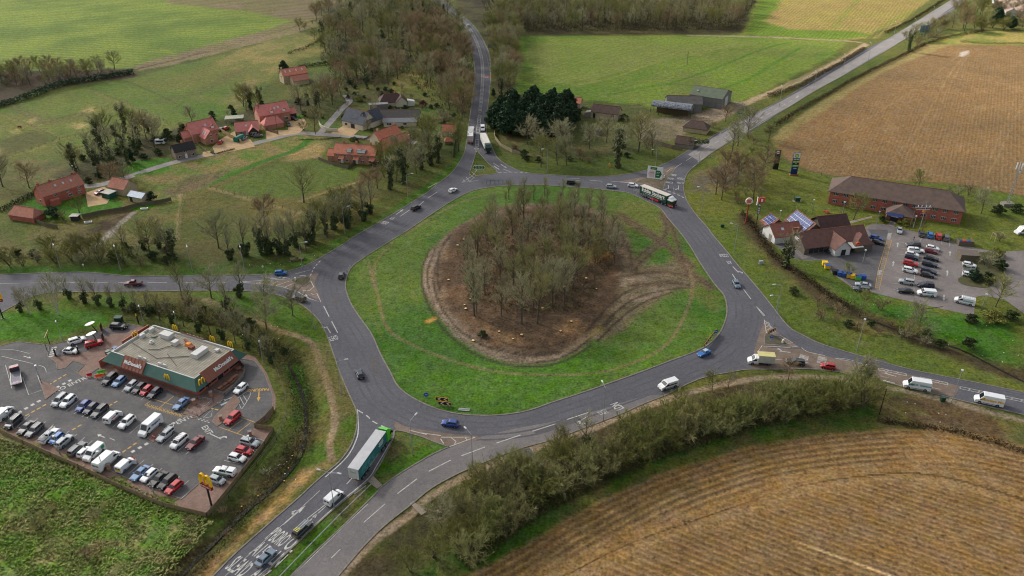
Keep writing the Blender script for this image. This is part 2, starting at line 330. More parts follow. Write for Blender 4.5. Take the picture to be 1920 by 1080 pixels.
paint(wpoly('300 455, 460 425, 560 460, 660 400, 760 330, 850 290, 800 340, 700 405, 600 470, 500 500, 340 500',5,5),(96,84,52),.6,c2=(74,88,36),nz=N1,sharp=5)
paint(wpoly('245 330, 340 305, 460 275, 570 253, 620 258, 610 280, 560 290, 520 300, 400 345, 330 378, 300 392, 255 380, 300 350',3,3),(120,108,66),c2=(86,106,42),nz=N1,sharp=6,rg=.25)
paint(wpoly('300 360, 360 330, 430 318, 400 345, 330 370',3,3),(96,80,62),.7)
paint(wpoly('520 300, 560 280, 620 262, 600 300, 560 310',3,3),(150,126,82),.7)
paint(wline('320 388, 360 370, 430 330, 500 300, 550 283, 580 262',4.0,1.0,.4),(60,100,26))
paint(wpoly('-100 460, 0 440, 130 420, 200 390, 250 372, 330 380, 345 365, 340 450, 300 470, 160 480, -100 490',3,3),(82,92,40),c2=(96,90,50),nz=N1)
paint(wpoly('345 370, 480 312, 620 292, 700 320, 760 330, 700 380, 640 430, 560 455, 480 440, 340 456',2,2),(80,86,38),c2=(94,88,46),nz=N2,sharp=5)
paint(wpoly('410 352, 480 318, 560 300, 640 300, 690 318, 660 340, 560 372, 480 368',2,2),(80,96,38),.9)
paint(wpoly('175 465, 260 400, 250 385, 170 425, 120 455, 130 470',3,3),(66,54,40),c2=(88,78,50),nz=N1)
paint(wline('182 462, 215 430, 250 400',2.5,1.0,1.2),(148,140,128),.7)
for s in('340 365, 335 410, 332 450','395 353, 440 366, 490 380, 560 400','560 378, 640 350, 700 335','480 440, 560 400, 640 370'):
 paint(wline(s,1.6,1.2,.7),(128,114,76),.8)
for s in('20 400, 60 370, 150 372, 225 378, 222 388, 160 402, 110 410, 60 410','240 392, 268 378, 300 385, 270 396','225 318, 260 300, 320 296, 318 318, 250 330','150 372, 180 380, 220 392, 230 382, 190 366'):
 paint(wpoly(s,1.5,1),(64,106,26))
for s in('605 215, 640 240, 600 235','665 248, 700 240, 725 238, 720 252, 690 258, 660 255','700 205, 730 200, 720 215','770 205, 800 200, 830 208, 820 222, 780 218','790 240, 830 235, 820 280, 800 275','685 270, 705 265, 700 280','480 258, 505 255, 500 264','540 215, 570 215, 565 235, 550 240'):
 paint(wpoly(s,2,1.5),(62,100,28))
paint(wpoly('600 180, 850 170, 880 220, 850 290, 760 320, 640 300, 590 250',5,5),(86,82,46),.6,c2=(70,80,38),nz=N1)
paint(wpoly('-200 585, 50 558, 200 548, 380 546, 460 548, 520 556, 565 576, 590 595, 612 630, 640 700, 664 760, 668 800, 650 840, 610 880, 560 930, 480 990, 400 1080, 300 1080, 430 960, 520 860, 540 790, 540 740, 500 670, 420 625, 300 590, 220 600, 160 612, 60 640, -200 640',1.5,1.5),(74,96,30),c2=(94,92,44),nz=N1,sharp=5)
paint(wpoly('-100 600, 20 585, 140 580, 200 592, 205 606, 150 618, 90 640, 30 636, -100 642',2,1),(66,104,26))
paint(wpoly('360 552, 470 548, 540 560, 585 590, 608 625, 600 650, 560 640, 480 590, 400 570',4,4),(74,104,30),.8)
paint(wpoly('220 590, 330 585, 430 615, 500 650, 540 690, 560 740, 556 800, 530 860, 560 830, 590 760, 580 690, 550 640, 480 605, 380 565, 260 565',4,3),(58,52,36),c2=(76,78,36),nz=N1)
paint(wpoly('540 680, 560 740, 552 800, 530 850, 480 900, 440 930, 420 950, 450 940, 510 890, 560 820, 572 750, 560 690',2,2),(56,98,24))
paint(wline('525 620, 580 640, 600 680, 620 740, 628 790, 618 830, 622 862',1.7,.5,.1),(140,120,92))
paint(wline('385 562, 430 580, 530 622',2,1,.5),(124,108,76),.8)
paint(wline('596 650, 610 700, 640 740, 650 770',5,3,2),(92,84,52),.6)
paint(wpoly('560 930, 600 885, 650 840, 640 850, 600 870, 560 870, 520 920, 440 990, 340 1080, 300 1120, 380 1120, 470 1010',3,3),(150,118,74),c2=(120,104,58),nz=N1,sharp=5)
paint(wpoly('556 870, 600 800, 560 790, 520 850, 440 930, 330 1020, 260 1120, 340 1120, 430 1000, 500 930',4,3),(64,54,36),c2=(84,76,44),nz=N1,sharp=5,rg=.3)
paint(wpoly('-200 800, 0 812, 200 880, 380 968, 440 965, 380 1010, 300 1060, 240 1150, -300 1150',1,1),(84,100,42),c2=(120,112,72),nz=N1,sharp=4,rg=.55,region=8)
paint(wpoly('-200 830, 0 840, 160 890, 360 975, 300 1060, 200 1120, -200 1120',3,3),(90,124,44),.85,c2=(136,130,86),nz=N3,th=.14,sharp=5,rg=.45)
paint(wpoly('-200 800, 0 812, 150 862, 240 900, 180 905, 60 870, -200 900',5,5),(118,110,76),.75,rg=.5)
paint(wpoly('0 860, 120 880, 220 920, 330 950, 260 980, 60 930, -100 960, -100 880',6,8),(66,108,28),.7,rg=.5)
for s in('50 970, 90 960, 100 990, 60 1000','165 965, 200 955, 205 980, 180 985','230 975, 250 975, 245 995','140 1030, 190 1020, 200 1050, 150 1060'):
 paint(wpoly(s,5,6),(92,76,52),.8)
for s in('742 806, 790 816, 842 837, 807 855, 750 889, 717 912, 693 900, 707 876, 727 843','690 905, 712 920, 640 985, 546 1080, 480 1150, 440 1150, 528 1052, 620 965'):
 paint(wpoly(s,.6,.3),(66,98,26),c2=(92,84,52),nz=N1,th=.12,sharp=5)
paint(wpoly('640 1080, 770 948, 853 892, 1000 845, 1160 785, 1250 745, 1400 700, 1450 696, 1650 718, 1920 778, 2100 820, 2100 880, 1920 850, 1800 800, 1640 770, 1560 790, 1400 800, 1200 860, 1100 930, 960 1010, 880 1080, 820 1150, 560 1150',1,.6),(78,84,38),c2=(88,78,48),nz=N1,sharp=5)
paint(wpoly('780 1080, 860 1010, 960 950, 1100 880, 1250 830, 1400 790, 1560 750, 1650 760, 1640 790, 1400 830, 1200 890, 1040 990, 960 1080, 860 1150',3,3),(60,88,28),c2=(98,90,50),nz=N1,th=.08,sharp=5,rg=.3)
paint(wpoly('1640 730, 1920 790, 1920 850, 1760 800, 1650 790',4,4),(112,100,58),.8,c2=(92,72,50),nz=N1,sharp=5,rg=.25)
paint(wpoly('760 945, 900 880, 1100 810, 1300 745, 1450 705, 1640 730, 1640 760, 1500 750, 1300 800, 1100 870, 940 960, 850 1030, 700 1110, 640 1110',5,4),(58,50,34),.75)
for s in('-20 0',):
 pass
paint(wline('640 1075, 700 1015, 770 965, 800 935, 860 900, 960 855, 1080 815, 1200 765, 1250 750',2.0,.7,.25),(138,120,98),.9)
paint(wline('1250 748, 1350 722, 1440 708, 1560 708, 1640 722, 1740 742, 1830 766, 1920 790, 2000 812',2.0,.7,.25),(136,120,98),.9)
NF='880 1080, 960 1035, 1060 975, 1200 905, 1300 868, 1420 835, 1560 815, 1700 806, 1800 812, 1920 838, 2300 920, 2300 1200, 700 1200'
paint(wpoly(NF,1.5,1.0,3),(137,107,68),c2=(128,101,65),nz=N4,sharp=3,rw=.32,region=9)
paint(wpoly('900 1080, 1200 930, 1500 850, 1650 840, 1640 870, 1450 900, 1300 940, 1100 1040, 1000 1100, 860 1100',6,6),(92,82,46),.28)
HEAD='980 1120, 1180 1020, 1350 960, 1500 912, 1640 890, 1740 890, 1840 912, 1960 950'
paint(wline(HEAD,7,2.5,1),(138,109,69),.8,rw=.03)
paint(wpoly('1690 812, 1790 815, 1810 850, 1780 885, 1700 885, 1680 850',6,3),(138,108,68),.8,rw=.08)
for s in('1030 1120, 1220 1020, 1400 958, 1540 915, 1660 898, 1780 908, 1920 952','1760 898, 1850 922, 1940 955'):
 paint(wline(s,.5,.5,.15),(152,128,90),.45)
for s in('1488 1015, 1560 1040, 1640 1068, 1700 1090','1500 1030, 1530 1042'):
 paint(wline(s,.6,.5,.1),(190,160,110),.8)
def lincoord(a,b,sel):
 a=G(*a);b=G(*b);d=(b-a).normalized();return(X[sel]-a.x)*-d.y+(Y[sel]-a.y)*d.x
sel=np.arange(N)
PB=catmull(gpts('700 1200, 880 1084, 960 1035, 1060 975, 1200 905, 1300 868, 1420 835, 1560 815, 1700 806, 1800 812, 1920 838, 2300 920'),4)
s9=select(gpts(NF),6);dA=seg_d(PB,False,s9);dH=0
HP=catmull(gpts(HEAD),5);below=np.interp(X[s9],[p.x for p in HP],[p.y for p in HP])>Y[s9]
rB=lincoord((1488,1015),(1700,1093),s9)
rowc[s9]=np.where(below,rB/1.45,dA/1.75)
s=select(gpts('1440 262, 2500 80, 2500 430, 1500 330'),4);s=s[Y[s]>200];s=s[(X[s]>60)]
s=s[np.abs(reg[s]-5)<1];rowc[s]=lincoord((1700,300),(1735,200),s)/1.5
s=np.where(reg==1)[0];rowc[s]=lincoord((0,50),(480,76),s)/5.5
s=np.where(reg==3)[0];rowc[s]=lincoord((1250,158),(1430,92),s)/5
s=np.where(reg==4)[0];rowc[s]=lincoord((1620,-10),(1580,30),s)/2.4
sR=select(gpts(RUT),3);sR=sR[roww[sR]>.1];rowc[sR]=seg_d(catmull(gpts(RUT),3,True),True,sR)/1.5
for st,wd,dp in(('500 640, 545 680, 570 740, 574 800, 560 850, 520 900, 450 960, 380 1030, 300 1110',6,1.3),('1620 590, 1700 620, 1800 650, 1880 690, 1960 730',5,1.0)):
 P=catmull(gpts(st),4);se=select(P,8);d=seg_d(P,False,se);Zg[se]-=dp*np.clip(1-d/wd,0,1)**1.0
 if dp>1.2:col[se]=col[se]*(.65+.35*np.clip(d/3,0,1))[:,None]if False else col[se]
Zg+=rough*(fbm(X*1.0,Y*.8,2.4,3)*1.6+fbm(X,Y,.9,2)*.5)
m_=.98+.26*N1+.36*N2+.16*N3+.25*N4
col=np.clip(col*m_[:,None]*(1+.12*np.stack([N2,N4*0,-N2],1)),0.004,.9)
def ground_mat():
 m=bpy.data.materials.new('earth_and_grass');m.use_nodes=True;n=m.node_tree;b=n.nodes['Principled BSDF'];L=n.links.new
 def nd(t,**k):
  x=n.nodes.new(t)
  for a,v in k.items():setattr(x,a,v)
  return x
 def mth(op,a,b_=None):
  x=nd('ShaderNodeMath',operation=op)
  for i,v in enumerate((a,b_)):
   if v is None:continue
   if isinstance(v,(int,float)):x.inputs[i].default_value=v
   else:L(v,x.inputs[i])
  return x.outputs[0]
 ca=nd('ShaderNodeAttribute',attribute_name='Col');rc=nd('ShaderNodeAttribute',attribute_name='rowc');rw=nd('ShaderNodeAttribute',attribute_name='roww')
 tc=nd('ShaderNodeTexCoord')
 def nz(s,d=4):
  x=nd('ShaderNodeTexNoise');x.inputs['Scale'].default_value=s;x.inputs['Detail'].default_value=d;x.inputs['Roughness'].default_value=.65;L(tc.outputs['Object'],x.inputs['Vector']);return x.outputs[0]
 n1,n2,n3,n4,n5=nz(.5),nz(1.6,3),nz(.12,3),nz(.3,4),nz(.21,4)
 ph=mth('ADD',mth('MULTIPLY',rc.outputs['Fac'],6.2832),mth('MULTIPLY',n1,1.6))
 sn=mth('SINE',ph)
 row=mth('MULTIPLY',mth('MULTIPLY',sn,rw.outputs['Fac']),mth('MULTIPLY',mth('ADD',n3,.35),.75))
 g=mth('ADD',mth('MULTIPLY',n1,1.7),mth('MULTIPLY',n2,2.4))
 k=mth('MULTIPLY',mth('MAXIMUM',mth('SUBTRACT',g,1.03),.25),mth('ADD',row,1.0))
 hu=nd('ShaderNodeHueSaturation');L(ca.outputs['Color'],hu.inputs['Color']);L(mth('ADD',.475,mth('MULTIPLY',n4,.05)),hu.inputs['Hue']);L(mth('ADD',.7,mth('MULTIPLY',n5,.6)),hu.inputs['Saturation'])
 sc=nd('ShaderNodeVectorMath',operation='SCALE');L(hu.outputs[0],sc.inputs[0]);L(k,sc.inputs['Scale'])
 L(sc.outputs[0],b.inputs['Base Color']);b.inputs['Roughness'].default_value=.95;b.inputs['Specular IOR Level'].default_value=.15
 bp=nd('ShaderNodeBump');bp.inputs['Strength'].default_value=.9;bp.inputs['Distance'].default_value=.45
 L(mth('ADD',n1,mth('MULTIPLY',row,1.5)),bp.inputs['Height']);L(bp.outputs[0],b.inputs['Normal'])
 return m
GM=ground_mat()
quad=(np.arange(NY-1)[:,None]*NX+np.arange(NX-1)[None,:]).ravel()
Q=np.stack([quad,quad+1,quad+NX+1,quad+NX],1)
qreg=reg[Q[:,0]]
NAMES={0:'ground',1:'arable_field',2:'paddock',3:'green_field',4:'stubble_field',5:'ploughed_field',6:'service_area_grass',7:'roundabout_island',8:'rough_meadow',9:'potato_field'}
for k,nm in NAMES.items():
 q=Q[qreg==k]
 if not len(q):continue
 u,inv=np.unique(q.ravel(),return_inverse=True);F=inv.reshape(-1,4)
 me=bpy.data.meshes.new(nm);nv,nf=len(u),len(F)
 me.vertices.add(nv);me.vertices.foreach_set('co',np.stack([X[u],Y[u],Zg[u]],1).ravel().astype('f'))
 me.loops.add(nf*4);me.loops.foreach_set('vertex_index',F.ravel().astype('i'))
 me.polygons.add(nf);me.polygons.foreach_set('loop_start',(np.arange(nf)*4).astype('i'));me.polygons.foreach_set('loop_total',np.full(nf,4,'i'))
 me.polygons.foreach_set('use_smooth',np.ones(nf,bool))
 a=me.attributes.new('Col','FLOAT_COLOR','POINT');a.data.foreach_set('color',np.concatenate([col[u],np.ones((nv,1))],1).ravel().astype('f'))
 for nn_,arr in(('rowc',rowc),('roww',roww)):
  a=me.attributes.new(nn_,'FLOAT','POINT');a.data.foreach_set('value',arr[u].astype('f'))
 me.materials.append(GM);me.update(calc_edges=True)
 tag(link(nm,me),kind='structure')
mo=mat('distant_farmland',(88,98,42),.95,noise=.8,nscale=.01,col2=(110,98,60))
yN,yF=70.0,760.0;wN,wF=.72*yN+55,.72*yF+55;B=9000
fm=MB();fm.add([(-B,-B,0),(B,-B,0),(B,yN,0),(wN,yN,0),(-wN,yN,0),(-B,yN,0),(B,yF,0),(wF,yF,0),(-wF,yF,0),(-B,yF,0),(B,B,0),(-B,B,0)],[(0,1,2,3,4,5),(3,2,6,7),(5,4,8,9),(9,8,7,6,10,11)])
tag(fm.build('farmland',mo,fix=False),kind='structure')
def asphalt(name,c,c2,sc=.25):
 m=mat(name,c,.85,noise=.8,nscale=sc,col2=c2,spec=.35)
 n=m.node_tree;b=n.nodes['Principled BSDF'];tc=[x for x in n.nodes if x.type=='TEX_COORD'][0]
 f=n.nodes.new('ShaderNodeTexNoise');f.inputs['Scale'].default_value=14;f.inputs['Detail'].default_value=3
 s=n.nodes.new('ShaderNodeTexNoise');s.inputs['Scale'].default_value=1.3;s.inputs['Detail'].default_value=6;s.inputs['Distortion'].default_value=1.5
 src=b.inputs['Base Color'].links[0].from_socket
 n.links.new(tc.outputs['Object'],f.inputs['Vector']);n.links.new(tc.outputs['Object'],s.inputs['Vector'])
 a=n.nodes.new('ShaderNodeMath');a.operation='ADD';n.links.new(f.outputs[0],a.inputs[0]);n.links.new(s.outputs[0],a.inputs[1])
 v=n.nodes.new('ShaderNodeVectorMath');v.operation='SCALE';n.links.new(src,v.inputs[0]);n.links.new(a.outputs[0],v.inputs['Scale']);n.links.new(v.outputs[0],b.inputs['Base Color'])
 return m
AS=asphalt('road_asphalt',(91,90,96),(78,77,82),.1)
AS2=asphalt('car_park_asphalt',(98,95,95),(74,73,75),.18)
ASL=asphalt('worn_sunlit_asphalt',(140,135,132),(122,116,112),.15)  # sunlight painted into the far road's pale tone; village lanes share it
ASB=asphalt('brown_worn_surfacing',(124,108,96),(96,82,70),.3)
PAV=asphalt('red_brown_block_paving',(134,108,96),(112,90,80),.3)
PATHM=asphalt('concrete_path',(150,138,124),(124,112,98),.3)
KERB=mat('kerb_stone',(132,126,116),.9,noise=.7,nscale=1.2,col2=(92,84,72))
WHITE=mat('road_paint_white',(198,197,190),.7,noise=.75,nscale=2.2,col2=(128,126,124))
YEL=mat('road_paint_yellow',(214,168,48),.7,noise=.7,nscale=3,col2=(140,116,66))
EDGE={}
EDGE['nw']='-260 528, -100 519, 0 515, 100 511.5, 167 511, 233 517, 283 518, 367 516.7, 467 516, 513 513, 547 506.7, 580 495, 605 481, 640 460, 670 440, 720 411.7, 773 379, 802 360, 824 342, 844 326.7, 860 306.7, 870 288, 874 270, 877 245, 882 215, 886.5 185, 890 152, 888.5 117, 881 83, 868.5 60, 853 36.7, 833 15, 808 0, 790 -12'
EDGE['n']='818 -12, 831.7 0, 850 15, 870 31.7, 890 50, 906.7 76.7, 916.7 103, 919.5 143, 917.8 173, 914 206, 911.5 235, 913 251, 920 269, 930 292, 942 304, 960 314, 975 321, 999 325.5, 1035 328, 1102 331.7, 1157 329, 1213 319, 1255 303, 1283 286.7, 1313 270, 1346.7 249, 1413 214, 1466.7 186.7, 1493 170, 1533 141.7, 1580 116, 1613 97, 1640 84, 1680 65, 1713 43, 1746.7 25, 1786.7 0, 1806 -12'
EDGE['e']='1836 -12, 1813 0, 1780 25, 1747 43, 1713 63, 1680 84, 1627 115, 1580 142, 1527 171, 1480 200, 1427 231, 1373 263, 1333 288, 1302 312, 1289 324.4, 1283.6 338, 1282 355, 1286 372, 1292 384, 1306 403.6, 1326.7 427, 1336 440, 1364 473, 1382 495.6, 1407 524, 1431 553, 1449 575.6, 1478 612, 1506 629, 1537 644, 1577 657, 1619 669, 1661 681, 1717 695, 1788 709, 1858 723, 1920 736, 2100 775'
EDGE['s']='2100 824, 1920 778, 1858 764, 1802 751, 1745.6 737, 1689 724, 1633 710, 1577 699, 1537 693, 1492 692, 1450 693, 1404 693, 1369 698, 1320 708, 1285 722, 1250 740, 1207 757, 1157 779, 1107 798, 1040 823, 973 842, 907 867, 853 891, 807 917, 770 947, 723 984, 683 1023, 640 1073, 590 1130, 555 1170'
EDGE['sr']='470 1170, 500 1130, 546 1080, 587 1039, 635 994, 672 958, 700 930, 717 912, 750 888, 807 854, 842 838'
EDGE['sl']='842 838, 815 829, 790 819, 744 807, 738 820, 727 843, 712 872, 693 899, 672 917, 626 955, 587 990, 528 1046, 488 1083, 430 1140, 400 1170'
EDGE['sw']='310 1170, 340 1138, 398 1082, 439 1040, 498.5 987, 558 935, 587 908, 611 887, 635 866.7, 655.6 840, 667 810, 670 784, 666 764, 655 740, 638 700, 624 660, 613 629, 602 606.7, 589 591, 571 575.6, 549 564, 522 554, 493 549, 460 546, 377 545, 300 546, 200 547.3, 113 548, 75 552, 50 561, 10 582, -60 620, -260 700'
def E_(k,n=4):return catmull(gpts(EDGE[k]),n)
outer=[]
for k in('nw','n','e','s','sr','sl','sw'):outer+=E_(k)
island=catmull(gpts(ISL),4,True)
NTRI='893.5 284, 887 305, 880 331, 905 328.5, 933 323.5, 915 306, 901 290'
WTRI='545 526, 556 522, 571 519.5, 580 519, 582 526, 575 534, 566 537, 555 532.5'
ntri=catmull(gpts(NTRI),3,True)
NE_I='1249 327, 1264 315, 1262 323, 1250 333, 1245.5 341, 1244 353, 1229 350, 1208.6 343, 1192 341, 1215.5 334'
sheet('road',[outer,island,ntri],.03,AS)
km=MB()
for k in('nw','n','e','s','sr','sl','sw'):ribbon(E_(k),.3,.13,mbx=km,z0=.0)
ribbon(island,.35,.13,True,km,0);ribbon(ntri,.3,.13,True,km,0)
for s in(WTRI,'1435.6 625.6, 1433 638, 1434 645.5, 1449 647, 1473 648, 1473 641, 1453 629',NE_I):ribbon(catmull(gpts(s),2,True),.3,.15,True,km,0)
tag(km.build('kerb',KERB),kind='structure')
sheet('traffic_island_west',[catmull(gpts(WTRI),2,True)],.12,mat('island_scrub',(84,78,50),.95,noise=1,nscale=2))
sheet('traffic_island_east',[catmull(gpts('1435.6 625.6, 1433 638, 1434 645.5, 1449 647, 1473 648, 1473 641, 1453 629'),2,True)],.12,mat('island_asphalt',(92,86,76),.95,noise=1,nscale=1,col2=(70,70,48)))
sheet('traffic_island_north_east',[catmull(gpts(NE_I),2,True)],.12,mat('island_earth',(112,96,78),.95,noise=1,nscale=.6,col2=(80,78,46)))
for nm,s,m in(('worn_surface_west','470 529.5, 545 524, 598 511.5, 589 530, 603 565, 575 552.5, 545 540',ASB),('worn_surface_south','741 790, 757 799, 790 806, 830 812, 893 818, 905 822, 842 837.5, 815 828.5, 790 818.5, 744 806.5, 739 800',ASB),('worn_surface_north_east','1160 341, 1215 330, 1262 311, 1268 313, 1256 331, 1248 343, 1246 355, 1228 352, 1195 345',ASB),('worn_surface_east','1434 600, 1445 615, 1480 640, 1500 652, 1470 650, 1432 652, 1425 680, 1408 688, 1416 650, 1426 620',ASB),('approach_lane_surface','1408 691, 1414 670, 1432 652, 1500 655, 1560 671, 1650 690, 1760 715, 1800 724, 1790 745, 1689 723, 1577 698, 1492 691, 1450 692',ASB),('far_road_surface','1788 -3, 1808 -3, 1745 42, 1680 82, 1580 141, 1480 199, 1373 261, 1310 302, 1290 290, 1350 250, 1470 187, 1535 151, 1584 122, 1640 88',ASL)):
 sheet(nm,[gpts(s)],.042+.004*len(nm)/10,m)
ASM=asphalt('pale_worn_asphalt',(116,111,109),(100,96,96),.08);PLS=asphalt('polished_wheel_track',(80,79,84),(88,87,92),.2);RPR=asphalt('repair_patch',(84,81,83),(90,87,89),.5)
sheet('slip_road_surface',[catmull(gpts('842 840, 890 823, 960 805, 1040 790, 1120 770, 1200 745, 1245 741, 1207 756, 1157 778, 1107 797, 1040 822, 973 841, 907 866, 853 890, 807 916, 770 946, 723 983, 683 1022, 640 1072, 555 1169, 472 1169, 547 1080, 588 1039, 636 994, 673 958, 701 930, 718 912, 751 888, 808 854'),3,True)],.038,ASM)
def offs(P,d):
 out=[];n=len(P)
 for i in range(n):a,b=P[i-1],P[(i+1)%n];t=(b-a).normalized();out.append(P[i]+Vector((t.y,-t.x,0))*d)
 return out
ar_=sum(island[i-1].x*island[i].y-island[i].x*island[i-1].y for i in range(len(island)));sg_=1 if ar_>0 else-1;tk=MB()
for d in(2.6,4.4,6.9,8.7):ribbon(offs(island,d*sg_),.55,.046,True,tk)
for s in('0 538, 200 537, 400 537, 480 539, 540 551','0 541, 200 540, 400 540, 480 542, 535 554','0 524, 200 524, 400 523, 520 519','882 300, 888 260, 894 200, 900 150, 899 115','905 290, 906 240, 911 190, 915 150, 912 115','1440 215, 1530 162, 1620 110, 1720 50','1400 250, 1480 200, 1560 150, 1660 85','440 1072, 540 975, 640 885, 690 830','448 1080, 550 985, 650 895, 700 840','470 1090, 570 995, 670 905, 715 840','1480 634, 1560 664, 1700 700, 1920 746','1478 630, 1560 659, 1700 695, 1920 741'):ribbon(catmull(gpts(s),5),.5,.047,mbx=tk)
tag(tk.build('wheel_tracks',PLS,fix=False),kind='structure');pt_=MB()
for px,py,a,b,w_,h in((700,668,706,690,2.6,9),(1003,812,1040,800,1.8,12),(630,548,628,570,1.6,8),(960,858,990,848,2.4,5),(300,526,340,526,1.6,14),(1350,250,1380,232,2,12),(830,372,850,362,1.5,9),(1600,668,1640,676,2,8)):
 A,B=G(px,py),G(a,b);d=(B-A).normalized();ribbon([A,A+d*h],w_,.049,mbx=pt_)
tag(pt_.build('repair_patches',RPR,fix=False),kind='structure')
PLOT=[Z1(*p)for p in pts('-40 560, 0 622, 120 682, 260 745, 400 805, 620 912, 830 1000, 1050 1052, 1110 985, 1230 830, 1340 690, 1385 615, 1290 602, 1360 560, 1395 500, 1395 440, 1350 320, 1290 240, 1225 222, 900 145, 740 90, 640 72, 540 92, 430 135, 300 170, 250 180, 90 162, 0 186, -60 200')]
sheet('paving',[[G(*p)for p in PLOT]],.03,PAV)
LOT=[Z1(*p)for p in pts('-60 200, 0 188, 90 166, 200 172, 252 184, 240 240, 285 270, 290 305, 330 298, 370 262, 430 280, 390 320, 425 345, 500 298, 505 345, 560 335, 850 412, 960 470, 925 540, 985 552, 1100 480, 1220 345, 1250 300, 1200 260, 1216 250, 1290 262, 1340 330, 1378 430, 1380 500, 1345 545, 1300 585, 1262 632, 1350 668, 1250 790, 1120 900, 1004 885, 920 962, 600 838, 420 745, 200 650, 0 562, -60 545')]
sheet('car_park',[[G(*p)for p in LOT]],.045,AS2)
sheet('drive_through_lane',[[G(*Z1(*p))for p in pts('250 188, 300 172, 430 138, 545 96, 640 76, 700 88, 640 120, 560 125, 480 160, 440 215, 300 240, 240 240')]],.05,AS2)
for s in('200 355, 300 405, 232 458','1075 570, 1090 540, 1130 500, 1190 430, 1215 470, 1150 560, 1100 592','745 655, 800 590, 830 600, 775 675','930 530, 985 495, 1060 470, 1085 485, 1000 548'):
 P=[G(*Z1(*p))for p in pts(s)];sheet('paved_island',[P],.14,PAV);k2=MB();ribbon(P,.2,.15,True,k2,0.03);tag(k2.build('kerb',KERB),kind='structure')
for s in('250 184, 240 240, 285 270, 290 305, 330 298, 370 262, 430 280, 390 320, 425 345, 500 298','925 542, 985 554, 1100 480, 1220 345, 1245 300, 1225 270','0 186, 90 164, 250 182, 430 136, 545 92, 640 72, 740 92','1216 250, 1290 262, 1340 330, 1378 430, 1380 500, 1345 545, 1300 585','-60 545, 0 562, 200 650, 420 745, 600 838, 920 962, 1004 885'):
 k2=MB();ribbon([G(*Z1(*p))for p in pts(s)],.2,.13,False,k2,0.03);tag(k2.build('kerb',KERB),kind='structure')
BLOT=[ZB(*p)for p in pts('145 520, 175 502, 235 492, 330 470, 560 470, 800 500, 860 470, 960 475, 990 440, 1010 470, 1000 490, 1130 520, 1260 560, 1400 590, 1500 620, 1640 650, 1822 640, 1822 1040, 1700 950, 1560 925, 1515 935, 1505 1055, 1400 1030, 1280 1005, 880 912, 740 880, 600 780, 560 700, 440 705, 360 690, 240 600, 160 550')]
sheet('service_car_park',[[G(*p)for p in BLOT]],.03,asphalt('service_asphalt',(128,120,116),(104,98,96),.12))
sheet('service_yard',[[G(*ZB(*p))for p in pts('150 522, 180 506, 235 496, 420 700, 560 640, 830 600, 860 540, 830 505, 960 512, 960 560, 880 880, 745 870, 610 770, 560 696, 440 700, 360 686, 240 598')]],.04,asphalt('service_dark_asphalt',(98,95,96),(80,78,80),.2))
sheet('planted_island',[catmull([G(*ZB(*p))for p in pts('1405 820, 1440 790, 1430 690, 1420 640, 1520 650, 1640 660, 1690 720, 1690 800, 1600 870, 1500 870, 1420 850')],3,True)],.12,mat('planted_island_soil',(62,72,34),.95,noise=1,nscale=.7,col2=(86,74,46)))
sheet('footpath',[[G(*ZB(*p))for p in pts('705 465, 720 455, 860 422, 862 432, 730 468')]],.04,PATHM)
lane=catmull(gpts('-60 420, 120 395, 165 380, 150 362, 200 345, 260 325, 345 300, 420 282, 500 262, 560 252, 620 252, 700 262, 760 268, 800 262'),5)
ribbon(gpts('0 0, 1 1'),.1,-1)
tag(ribbon(catmull(gpts('150 350, 190 346, 240 332, 300 312, 345 300, 420 284, 500 263, 560 250, 600 252, 660 256, 720 262, 780 268'),5),4.2,.03).build('village_lane',ASL),kind='structure')
tag(ribbon(catmull(gpts('600 250, 620 228, 640 205, 655 190, 648 178'),4),3.5,.034).build('side_lane',ASL),kind='structure')
GRAV=mat('gravel_drive',(182,152,112),.95,noise=.7,nscale=.5,col2=(150,124,92))
for s in('412 262, 440 246, 470 262, 478 275, 430 285, 405 290, 398 276','540 228, 570 222, 578 236, 560 250, 525 255, 500 262, 498 245, 540 244','160 362, 195 350, 215 362, 200 382, 165 388','380 285, 395 283, 402 290, 380 295','620 250, 645 235, 680 238, 660 256'):
 sheet('gravel_drive',[gpts(s)],.038,GRAV)
sheet('bridge_path',[gpts('688 902, 700 893, 717 910, 707 917')],.12,PATHM)
sheet('bridge_path',[gpts('768 944, 775 940, 800 960, 790 966')],.06,PATHM)
mk=MB();my=MB();ZM=.06
def P2(s,f=None):
 p=pts(s)if isinstance(s,str)else s
 return[G(*(f(*q)if f else q))for q in p]
def mline(s,wd=.2,f=None,sm=4,m=None,z=ZM):
 P=P2(s,f);P=catmull(P,sm)if len(P)>2 and sm else P
 ribbon(P,wd,z,mbx=m or mk)
def mdash(s,on,off,wd=.2,f=None,m=None,z=ZM):
 P=P2(s,f);P=catmull(P,8)if len(P)>2 else P
 cum=[0]
 for i in range(1,len(P)):cum.append(cum[-1]+(P[i]-P[i-1]).length)
 def at(t):
  for i in range(1,len(P)):
   if cum[i]>=t:return P[i-1].lerp(P[i],(t-cum[i-1])/max(1e-6,cum[i]-cum[i-1]))
  return P[-1]
 t=0
 while t+on<=cum[-1]+.01:
  ribbon([at(t),at(t+on/2),at(t+on)],wd,z,mbx=m or mk);t+=on+off
def frame_at(a,b,z=ZM):
 A,B=G(*a),G(*b);d=(B-A).normalized();M=Matrix(((d.y,d.x,0,A.x),(-d.x,d.y,0,A.y),(0,0,1,z),(0,0,0,1)));return M
